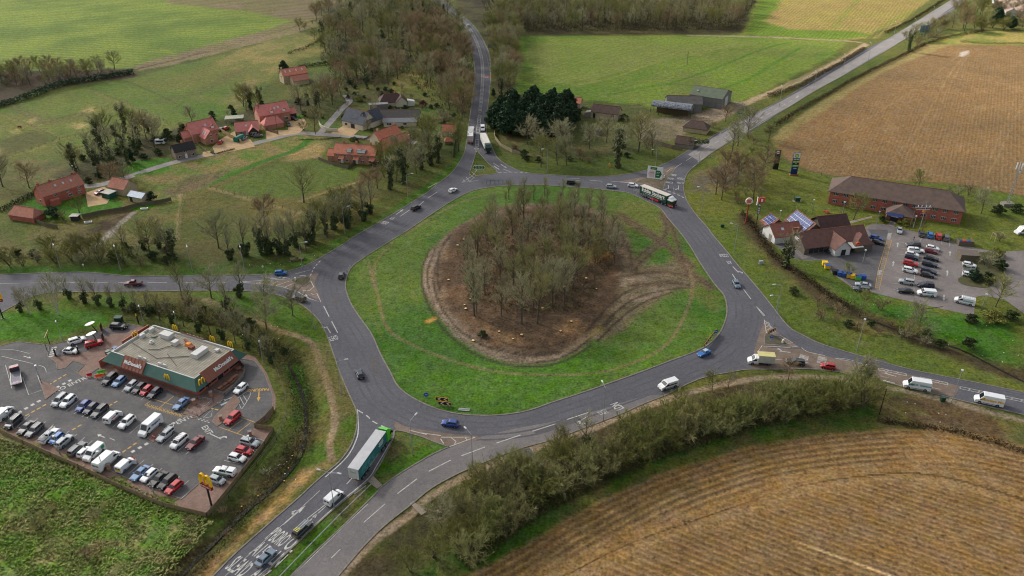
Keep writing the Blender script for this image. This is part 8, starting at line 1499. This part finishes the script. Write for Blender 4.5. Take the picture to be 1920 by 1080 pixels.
for s,l in(('165 168, 235 195, 300 224, 320 232','paddock fence from the dark hedge down to the thicket'),('70 237, 165 210, 240 193','paddock fence dividing the two left paddocks'),('0 214, 60 238, 112 262','paddock fence at the far left'),('0 302, 60 282, 112 262, 200 246, 290 228','long paddock fence above the lane thicket'),('235 152, 300 180, 350 205','paddock fence below the arable field'),('345 368, 338 400, 333 450','pale fence between the mud field and paddock'),('395 353, 440 366, 490 380','white rail fence in the middle paddock'),('490 382, 530 390, 556 400','broken fence beside the lone oak'),('1495 320, 1540 328, 1562 338','post fence between fuel totem and hotel'),('1800 375, 1830 388','dark post fence right of the hotel')):
 railing(s,1.2,l,WR,3,'post_and_wire_fence','fence',rails=(1,.6))
for i,(x,y,l)in enumerate(((1120,562,'brick pier left of the waiting bays'),(1268,640,'brick pier at the corner by the timber fence'),(985,480,'brick pier in the railing before the restaurant door'),(1070,440,'brick pier at the corner of the picnic terrace'),(552,808,'brick pier behind the longest white van'))):
 A=G(*Z1(x,y));t=thing('brick_pier',l,'pier',(A.x,A.y,.1),R(20),'brick piers of the restaurant');MB().box((0,0,.6),(.7,.7,1.2)).build('shaft',OB,t);MB().box((0,0,1.25),(.85,.85,.15)).build('cap',CONC,t)
for i,(x,y,c,l)in enumerate(((455,345,'red','red play bench on the hatched area'),(505,350,'orange','orange play bench beside the green one'),(515,330,'green','lime green play bench by the parked cars'))):
 A=G(*Z1(x,y));t=thing('play_bench',l,'bench',(A.x,A.y,.06),R(20),'play benches');MB().box((0,0,.55),(2.0 if i else 1.2,.5,.08)).build('seat',paint_m(c),t);MB().box((0,.35,.8),(2.0 if i else 1.2,.06,.5)).build('backrest',paint_m(c),t)
 for s in(-.6,.6):MB().box((s*(1 if i else .6),0,.27),(.08,.5,.54)).build('leg',paint_m(c),t)
for x,y,l in((630,525,'tall menu board beside the queue, left of two'),(890,500,'tall menu board beside the queue, right of two')):
 A=G(x/6,580+y/6);t=thing('menu_board',l,'menu board',(A.x,A.y,.1),R(-60),'menu boards');MB().box((0,0,1.2),(1.0,.3,2.3)).build('case',BLKM,t);MB().box((0,-.17,1.4),(.8,.04,1.6)).build('screen',mat('menu_screen',(150,110,60),.3,noise=1,nscale=6,col2=(60,50,40)),t)
A=G(565/6,580+400/6);t=thing('height_barrier','black height barrier arm over the drive through entry','barrier',(A.x,A.y,0),R(-75));MB().tube((0,0,0),(0,0,3.4),.1).build('post',BLKM,t);MB().tube((3.2,0,0),(3.2,0,2.6),.08).build('second_post',BLKM,t);MB().box((.2,0,3.5),(4.2,.2,.45)).build('clearance_board',mat('clearance_yellow',(190,170,90),.6,noise=1,nscale=4,col2=(40,40,40)),t)
for i,(x,y,l)in enumerate(((1040,262,'white canopy leaf over the upper order point'),(1055,375,'white canopy leaf over the lower order point'))):
 A=G(x/6,580+y/6);t=thing('order_canopy',l,'canopy',(A.x,A.y,0),R(15),'order point canopies');MB().tube((1.2,0,0),(.2,0,3.0),.12).build('post',BLKM,t);m=MB();n=12;P=[(-1.4+2.8*(k/n),.9*math.sin(math.pi*k/n)**.7)for k in range(n+1)];Q=[(x_,y_)for x_,y_ in P]+[(x_,-y_)for x_,y_ in P[-2:0:-1]]
 m.add([(x_,y_,3.0+.25*x_)for x_,y_ in Q]+[(x_,y_,2.85+.25*x_)for x_,y_ in Q],[tuple(range(len(Q))),tuple(range(2*len(Q)-1,len(Q)-1,-1))]+[(k,(k+1)%len(Q),len(Q)+(k+1)%len(Q),len(Q)+k)for k in range(len(Q))]);m.build('leaf',mat('white_canopy',(224,224,222),.5),t)
 MB().box((2.4,.4,1.2),(.12,1.8,2.4)).build('screen_frame',mat('brown_frame',(92,60,48),.7),t);MB().box((2.4,.4,1.3),(.14,1.1,1.5)).build('screen',BLKM,t)
A=G(1345/6,580+150/6);t=thing('green_kiosk','green box kiosk by the rear lane of the drive through','kiosk',(A.x,A.y,0));MB().box((0,0,.9),(1.8,1.4,1.8)).build('body',mat('kiosk_dark',(30,48,40),.7),t);MB().box((0,0,1.9),(2.1,1.7,.2)).build('lid',mat('kiosk_green',(48,84,68),.7),t)
A=G(1560/6,580+160/6);t=thing('totem_post','tilted black and yellow flag sign at the rear corner','sign',(A.x,A.y,0));MB().box((0,0,1.6),(.4,.12,3.2)).build('board',BLKM,t);MB().box((-.1,-.07,2.9),(.35,.04,.8)).build('yellow_top',ARCH,t)
YB=mat('yellow_container',(224,180,40),.6);BB=mat('blue_container',(40,80,150),.6)
for i,(x,y,m_,l)in enumerate(((560,735,YB,'yellow skip with blue lid, upper of the heap'),(575,755,YB,'yellow skip leaning at the heap'),(625,790,BLKM,'dark bin at the left of the bin row'),(655,800,BB,'blue bin second in the bin row'),(685,805,BB,'blue bin left of the yellow ones'),(712,810,YB,'yellow bin in the middle of the bin row'),(738,818,YB,'second yellow bin of the bin row'),(768,826,mat('lime_container',(90,190,60),.6),'lime green bin in the bin row'),(800,822,BB,'blue bin at the right end of the bin row'))):
 A=G(*ZB(x,y));t=thing('skip_bin',l,'bin',(A.x,A.y,.05),R(-8),'coloured bins of the food court');MB().box((0,0,.7),(1.5,1.3,1.2),top=1.12).build('body',m_,t);MB().box((0,0,1.36),(1.7,1.5,.1)).build('lid',BB if i%2 else m_,t)
A=G(*ZB(1442,600));t=thing('bin_store','open timber bin store holding blue and red bins','bin store',(A.x,A.y,0),R(-8));P_=MB()
for c,s in(((0,-1.6,.9),(4.6,.1,1.8)),((-2.3,0,.9),(.1,3.2,1.8)),((2.3,0,.9),(.1,3.2,1.8))):P_.box(c,s)
P_.build('fence_panel',MATS['grey_fence'],t)
for i,(dx,m_,l)in enumerate(((-1.3,BB,'blue bin in the timber store, left'),(0,REDM,'red bin in the timber store'),(1.3,BB,'blue bin in the timber store, right'))):
 A2=t.matrix_basis@Vector((dx,.3,0));b=thing('wheeled_bin',l,'bin',A2,R(-8),'bins in the timber store');MB().box((0,0,.65),(1.0,1.2,1.2)).build('body',m_,b);MB().box((0,0,1.3),(1.15,1.3,.15),top=.8).build('lid',m_,b)
A=G(*ZB(1475,705));t=thing('timber_store','grey slatted timber store roof at the head of the planted island','shed',(A.x,A.y,.1),R(-8));MB().box((0,1.5,1.0),(6,4,2.0)).build('wall',MATS['grey_fence'],t);MB().box((0,1.5,2.06),(6.3,4.3,.12)).build('roof',mat('grey_slats',(110,100,90),.9,noise=.7,nscale=3),t)
A=G(*ZB(1650,580));t=thing('climbing_frame','pale timber climbing frame on the hotel lawn','frame',(A.x,A.y,0));m=MB()
for x in(-1.5,1.5):
 for y in(-1.2,1.2):m.box((x,y,1.4),(.15,.15,2.8))
m.box((0,-1.2,2.8),(3.2,.12,.12)).box((0,1.2,2.8),(3.2,.12,.12)).box((-1.5,0,2.8),(.12,2.5,.12)).box((1.5,0,2.8),(.12,2.5,.12));m.build('timbers',mat('pale_timber',(150,140,116),.9),t)
A=G(*ZB(386,328));t=thing('utility_cabinet','green cabinet on a slab behind the food court','cabinet',(A.x,A.y,0));MB().box((0,0,.8),(1.8,1.4,1.6)).build('body',paint_m('dgreen'),t);MB().box((0,0,.06),(3.2,2.2,.12)).build('slab',CONC,t)
for px,py,c,l in((1767,752,'dgreen','green roadside cabinet below the eastern road'),(1426,495,'silver','pale cabinet on the eastern verge'),(1354,426,'dgreen','small green box on the eastern verge')):
 A=G(px,py);t=thing('roadside_cabinet',l,'cabinet',(A.x,A.y,0));MB().box((0,0,.55),(1.1,.6,1.1)).build('body',paint_m(c),t);MB().box((0,0,1.13),(1.2,.7,.08)).build('cap',paint_m(c),t)
A=G(1650,772);t=thing('twin_post_sign','two dark bare sign posts at the end of the southern belt','sign post',(A.x,A.y,0),R(60))
for x in(-1.3,1.3):MB().box((x,0,3.0),(.22,.22,6.0)).build('post',BLKM,t)
A=G(*ZB(1235,1050));t=thing('dark_gantry','thin dark goal shaped frame on the bank below the service area','frame',(A.x,A.y,0),R(10));MB().tube((-3,0,0),(-3,0,2.4),.09).tube((-3,0,2.4),(3,0,2.6),.09).build('bar',BLKM,t)
A=G(557,487.5);t=thing('flower_cart','wooden planter lying on the north-west verge','planter',(A.x,A.y,0),R(10));MB().box((0,0,.35),(3.6,1.2,.6),top=1.2).build('box',FEN,t);MB().ball((0,0,.75),.6,sq=.5).build('plants',LEAF,t)
def trough(px,py,l):A=G(px,py);t=thing('bath_trough',l,'trough',(A.x,A.y,0),R(15),'white troughs');MB().box((0,0,.3),(2.2,.9,.55),top=1.15).build('tub',WHM,t);MB().box((0,0,.59),(1.9,.8,.04)).build('water',DGL,t)
trough(*wz(640,918),'white bath trough below the garden fence, left');trough(*wz(1045,820),'white bath trough below the garden fence, right')
A=G(*wz(1160,345));t=thing('caravan','small white caravan behind the lane trees','caravan',(A.x,A.y,0),R(10));MB().box((0,0,1.2),(4.2,2,1.9),top=.9).build('body',WHM,t);MB().box((0,-1.02,1.4),(3,.04,.6)).build('window',DGL,t)
for i,(px,py,l)in enumerate(((895/3,0,''),)):pass
rn=random.Random(12);fw=mat('fresh_cut_wood',(226,190,130),.8)
for i,(px,py)in enumerate(((841,526),(858,461),(873,580),(871,573),(882,562),(936,623),(962,637),(978,629),(1017,579),(1051,622),(1071,604),(1099,523),(1118,543),(932,399),(1008,404),(887,640),(1011,390),(870,450))):
 A=G(px,py);s=rn.uniform(.25,.5);o=MB().tube((0,0,0),(0,0,.35),s,s*.95,10).build('stump_trunk',BARK);t=thing('tree_stump','fresh cut pale tree stump on the cleared mud','stump',(A.x,A.y,0),0,'fresh stumps on the cleared ground');o.name='bark';o.parent=t;MB().tube((0,0,.35),(0,0,.38),s*.9,n=10).build('cut_face',fw,t)
for px,py,l in((275,960,'white scrap of plastic in the brook'),):pass
for i,(px,py)in enumerate(((453,950),(484,930),(533,902),(541,878),(548,855),(560,845),(563,825),(573,800))):
 A=G(px,py);t=thing('tree_stump','orange cut stump on the brook bank','stump',(A.x,A.y,-.5),0,'orange stumps on the brook bank');MB().tube((0,0,0),(0,0,.6),.2,n=8).build('bark',BARK,t);MB().tube((0,0,.6),(0,0,.63),.17,n=8).build('cut_face',mat('orange_cut_wood',(216,140,70),.8),t)
rn=random.Random(5);lit=MB()
for s,n in(('1560 540, 1620 560, 1760 600, 1900 610, 1920 690, 1850 680, 1700 620, 1600 590',14),('520 860, 560 840, 560 900, 420 1010, 380 1020',9),('300 560, 520 600, 560 700, 500 660, 380 600',10),('1640 740, 1900 790, 1900 830, 1700 780',7),('620 470, 640 450, 560 500, 420 505',8)):
 P=gpts(s);k=0;xs=[p.x for p in P];ys=[p.y for p in P]
 while k<n:
  p=(rn.uniform(min(xs),max(xs)),rn.uniform(min(ys),max(ys)))
  if inpoly(p,P):k+=1;q=rn.uniform(.08,.22);lit.box((p[0],p[1],.25),(q,q*.8,.15),rz=rn.uniform(0,3))
tag(lit.build('litter',WHM),'scattered white litter on the banks and verges',None,None,'stuff')
def horse(px,py,rz,coat,label,rug=None):
 A=G(px,py);t=thing('horse',label,'horse',(A.x,A.y,0),rz)
 bones={'pelvis':(-.55,0,1.3),'loin':(-.2,0,1.32),'chest':(.35,0,1.28),'wither':(.6,0,1.35),'neck':(1.0,0,1.1),'poll':(1.35,0,.7),'muzzle':(1.55,0,.25),'tail':(-.85,0,1.2),'tail2':(-.95,0,.6)}
 E_l=[('pelvis','loin'),('loin','chest'),('chest','wither'),('wither','neck'),('neck','poll'),('poll','muzzle'),('pelvis','tail'),('tail','tail2')];rad={'pelvis':.3,'loin':.27,'chest':.32,'wither':.24,'neck':.15,'poll':.12,'muzzle':.08,'tail':.06,'tail2':.07}
 for s in(-1,1):
  n_='l' if s<0 else 'r'
  for nm,par,P_,r_ in(('stifle','pelvis',(-.45,s*.18,.85),.14),('hock','stifle',(-.72,s*.18,.5),.07),('hind','hock',(-.65,s*.18,.04),.06),('elbow','chest',(.45,s*.17,.85),.11),('knee','elbow',(.48,s*.17,.45),.06),('fore','knee',(.46,s*.17,.04),.06)):
   bones[nm+n_]=P_;rad[nm+n_]=r_;E_l.append(((par if par in bones else par+n_),nm+n_))
 K=list(bones);me=bpy.data.meshes.new('body');me.from_pydata([bones[k]for k in K],[(K.index(a),K.index(b))for a,b in E_l],[]);o=link('body',me,t);sk_=o.modifiers.new('s','SKIN')
 for v,k in zip(me.skin_vertices[0].data,K):v.radius=(rad[k],rad[k])
 me.skin_vertices[0].data[0].use_root=True;o.modifiers.new('ss','SUBSURF').levels=1;bpy.context.view_layer.update();dg=bpy.context.evaluated_depsgraph_get();m2=bpy.data.meshes.new_from_object(o.evaluated_get(dg));o.modifiers.clear();o.data=m2;m2.materials.clear();m2.materials.append(coat)
 if rug:MB().tube((-.8,0,1.3),(.62,0,1.3),.36,.36,10,cap=False).build('rug',rug,t)
horse(227,209,R(200),BLKM,'horse in a blue rug grazing in the paddock',mat('blue_rug',(40,60,120),.8));horse(247,216,R(190),mat('bay_coat',(92,44,30),.7),'bay horse in a red rug beside the blue rugged one',mat('maroon_rug',(120,36,32),.8));horse(38,242,R(170),MATS['bay_coat'],'bay horse in a red rug at the far left paddock',MATS['maroon_rug'])
SKIN=mat('skin',(190,140,112),.7)
def person(px,py,rz,top,trousers,label,f=None,hair=(50,38,30),bend=0.0,z=.05):
 A=G(*(f(px,py)if f else(px,py)));t=thing('person',label,'person',(A.x,A.y,z),rz)
 J={'hip':(0,0,.95),'belly':(.02+bend*.1,0,1.12),'chest':(.03+bend*.25,0,1.34-bend*.1),'neck':(.04+bend*.35,0,1.5-bend*.12),'head':(.06+bend*.4,0,1.66-bend*.14)};r_={'hip':.15,'belly':.14,'chest':.16,'neck':.06,'head':.11};Ed=[('hip','belly'),('belly','chest'),('chest','neck'),('neck','head')]
 for s in(-1,1):
  n_=str(s)
  for nm,par,P_,rr in(('thigh','hip',(0,s*.1,.86),.1),('knee','thigh',(.03*s+.02,s*.11,.5),.065),('ankle','knee',(-.06*s-.02,s*.12,.09),.045),('toe','ankle',(-.06*s+.16,s*.13,.05),.04),('shoulder','chest',(.03+bend*.25,s*.2,1.4-bend*.1),.065),('elbow','shoulder',(.0+bend*.35,s*.26,1.12),.045),('wrist','elbow',(.14+bend*.5,s*.24,.9),.035),('hand','wrist',(.2+bend*.55,s*.23,.83),.04)):
   J[nm+n_]=P_;r_[nm+n_]=rr;Ed.append((par if par in J else par+n_,nm+n_))
 K=list(J);me=bpy.data.meshes.new('body');me.from_pydata([J[k]for k in K],[(K.index(a),K.index(b))for a,b in Ed],[]);o=link('body',me,t);o.modifiers.new('s','SKIN')
 for v,k in zip(me.skin_vertices[0].data,K):v.radius=(r_[k],r_[k])
 me.skin_vertices[0].data[0].use_root=True;o.modifiers.new('ss','SUBSURF').levels=1;bpy.context.view_layer.update();dg=bpy.context.evaluated_depsgraph_get();m2=bpy.data.meshes.new_from_object(o.evaluated_get(dg));o.modifiers.clear();o.data=m2;m2.materials.clear()
 for mm in(SKIN,top,trousers,BLKM):m2.materials.append(mm)
 for p in m2.polygons:
  c=p.center;p.material_index=3 if c.z<.1 else 2 if c.z<.98 and abs(c.y)<.2 and c.x<.13 else 1 if c.z<1.5-bend*.12 and c.z>.9 else 0
 MB().ball((J['head'][0]-.015,0,J['head'][2]+.045),.12,n=8,sq=.8).build('hair',mat('hair_%d'%hair[0],hair,.8),t);return t
HV=mat('hi_vis_orange',(240,86,26),.6);DK=mat('dark_clothes',(34,36,42),.8)
person(692,785,R(200),HV,HV,'person in bright orange work clothes at the open white van door',Z1,bend=.4);person(686,770,R(230),HV,DK,'second person in an orange jacket beside the van, leaning in',Z1,bend=.6)
person(512,292,R(100),mat('white_shirt',(216,214,210),.8),DK,'person in white walking past the brick yard wall',Z1);person(1123,577,R(180),DK,DK,'person in dark clothes at the black estate of the service car park',ZB);person(730,350,R(90),mat('red_jacket',(190,50,40),.8),DK,'person in a red jacket standing among the ivy clad trees')
person(1144,314,R(200),HV,HV,'person in orange overalls on the northern verge near the ivy column tree');person(1142,312,R(180),mat('yellow_jacket',(226,190,60),.7),HV,'person in a yellow jacket beside the one in orange on the northern verge')
person(1058,400,R(60),DK,DK,'person in black seated side of the picnic terrace entrance',Z1)
for i,(px,py)in enumerate(((600,465),(480,430),(700,480))):pass
for x,y in((775,650),(783,655)):
 A=G(*Z1(x,y));t=thing('traffic_cone','red and white cone on the paved island beside the big white van','cone',(A.x,A.y,.15),0,'cones on the paved island');MB().tube((0,0,0),(0,0,.9),.22,.05,8).build('cone',REDM,t);MB().tube((0,0,.4),(0,0,.6),.145,.11,8).build('white_band',WHM,t)
def shade_cloud():  # unseen cloud sheet, added and shaped to shade all but the far right
 m=bpy.data.materials.new('thin_cloud');m.use_nodes=True;n=m.node_tree;b=n.nodes['Principled BSDF'];n.nodes.remove(b);o=n.nodes['Material Output']
 tl=n.nodes.new('ShaderNodeBsdfTranslucent');tl.inputs[0].default_value=(.9,.9,.9,1);tr=n.nodes.new('ShaderNodeBsdfTransparent');tr.inputs[0].default_value=(1,1,1,1);mx=n.nodes.new('ShaderNodeMixShader')
 at=n.nodes.new('ShaderNodeAttribute');at.attribute_name='dens';n.links.new(at.outputs['Fac'],mx.inputs[0]);n.links.new(tr.outputs[0],mx.inputs[1]);n.links.new(tl.outputs[0],mx.inputs[2]);n.links.new(mx.outputs[0],o.inputs[0])
 Hc=420.0;off=sd*(Hc/sd.z);A,B=G(1180,0),G(1920,330);V=[];F=[];D=[];nx,ny=90,70
 for j in range(ny):
  for i in range(nx):
   gx=-700+i*1500/(nx-1);gy=-300+j*1500/(ny-1);V.append((gx+off.x,gy+off.y,Hc+12*math.sin(gx/90)*math.cos(gy/70)))
   s_=((B.x-A.x)*(gy-A.y)-(B.y-A.y)*(gx-A.x))/math.hypot(B.x-A.x,B.y-A.y);q=float(fbm(np.array([gx]),np.array([gy]),160)[0])*110
   D.append(.6*min(1,max(0,(-(s_)+q+25)/60+.5)))
 F=[(j*nx+i,j*nx+i+1,(j+1)*nx+i+1,(j+1)*nx+i)for j in range(ny-1)for i in range(nx-1)]
 me=bpy.data.meshes.new('shade_cloud');me.from_pydata(V,[],F);a=me.attributes.new('dens','FLOAT','POINT');a.data.foreach_set('value',D);me.materials.append(m);tag(link('shade_cloud',me),kind='structure')
shade_cloud()
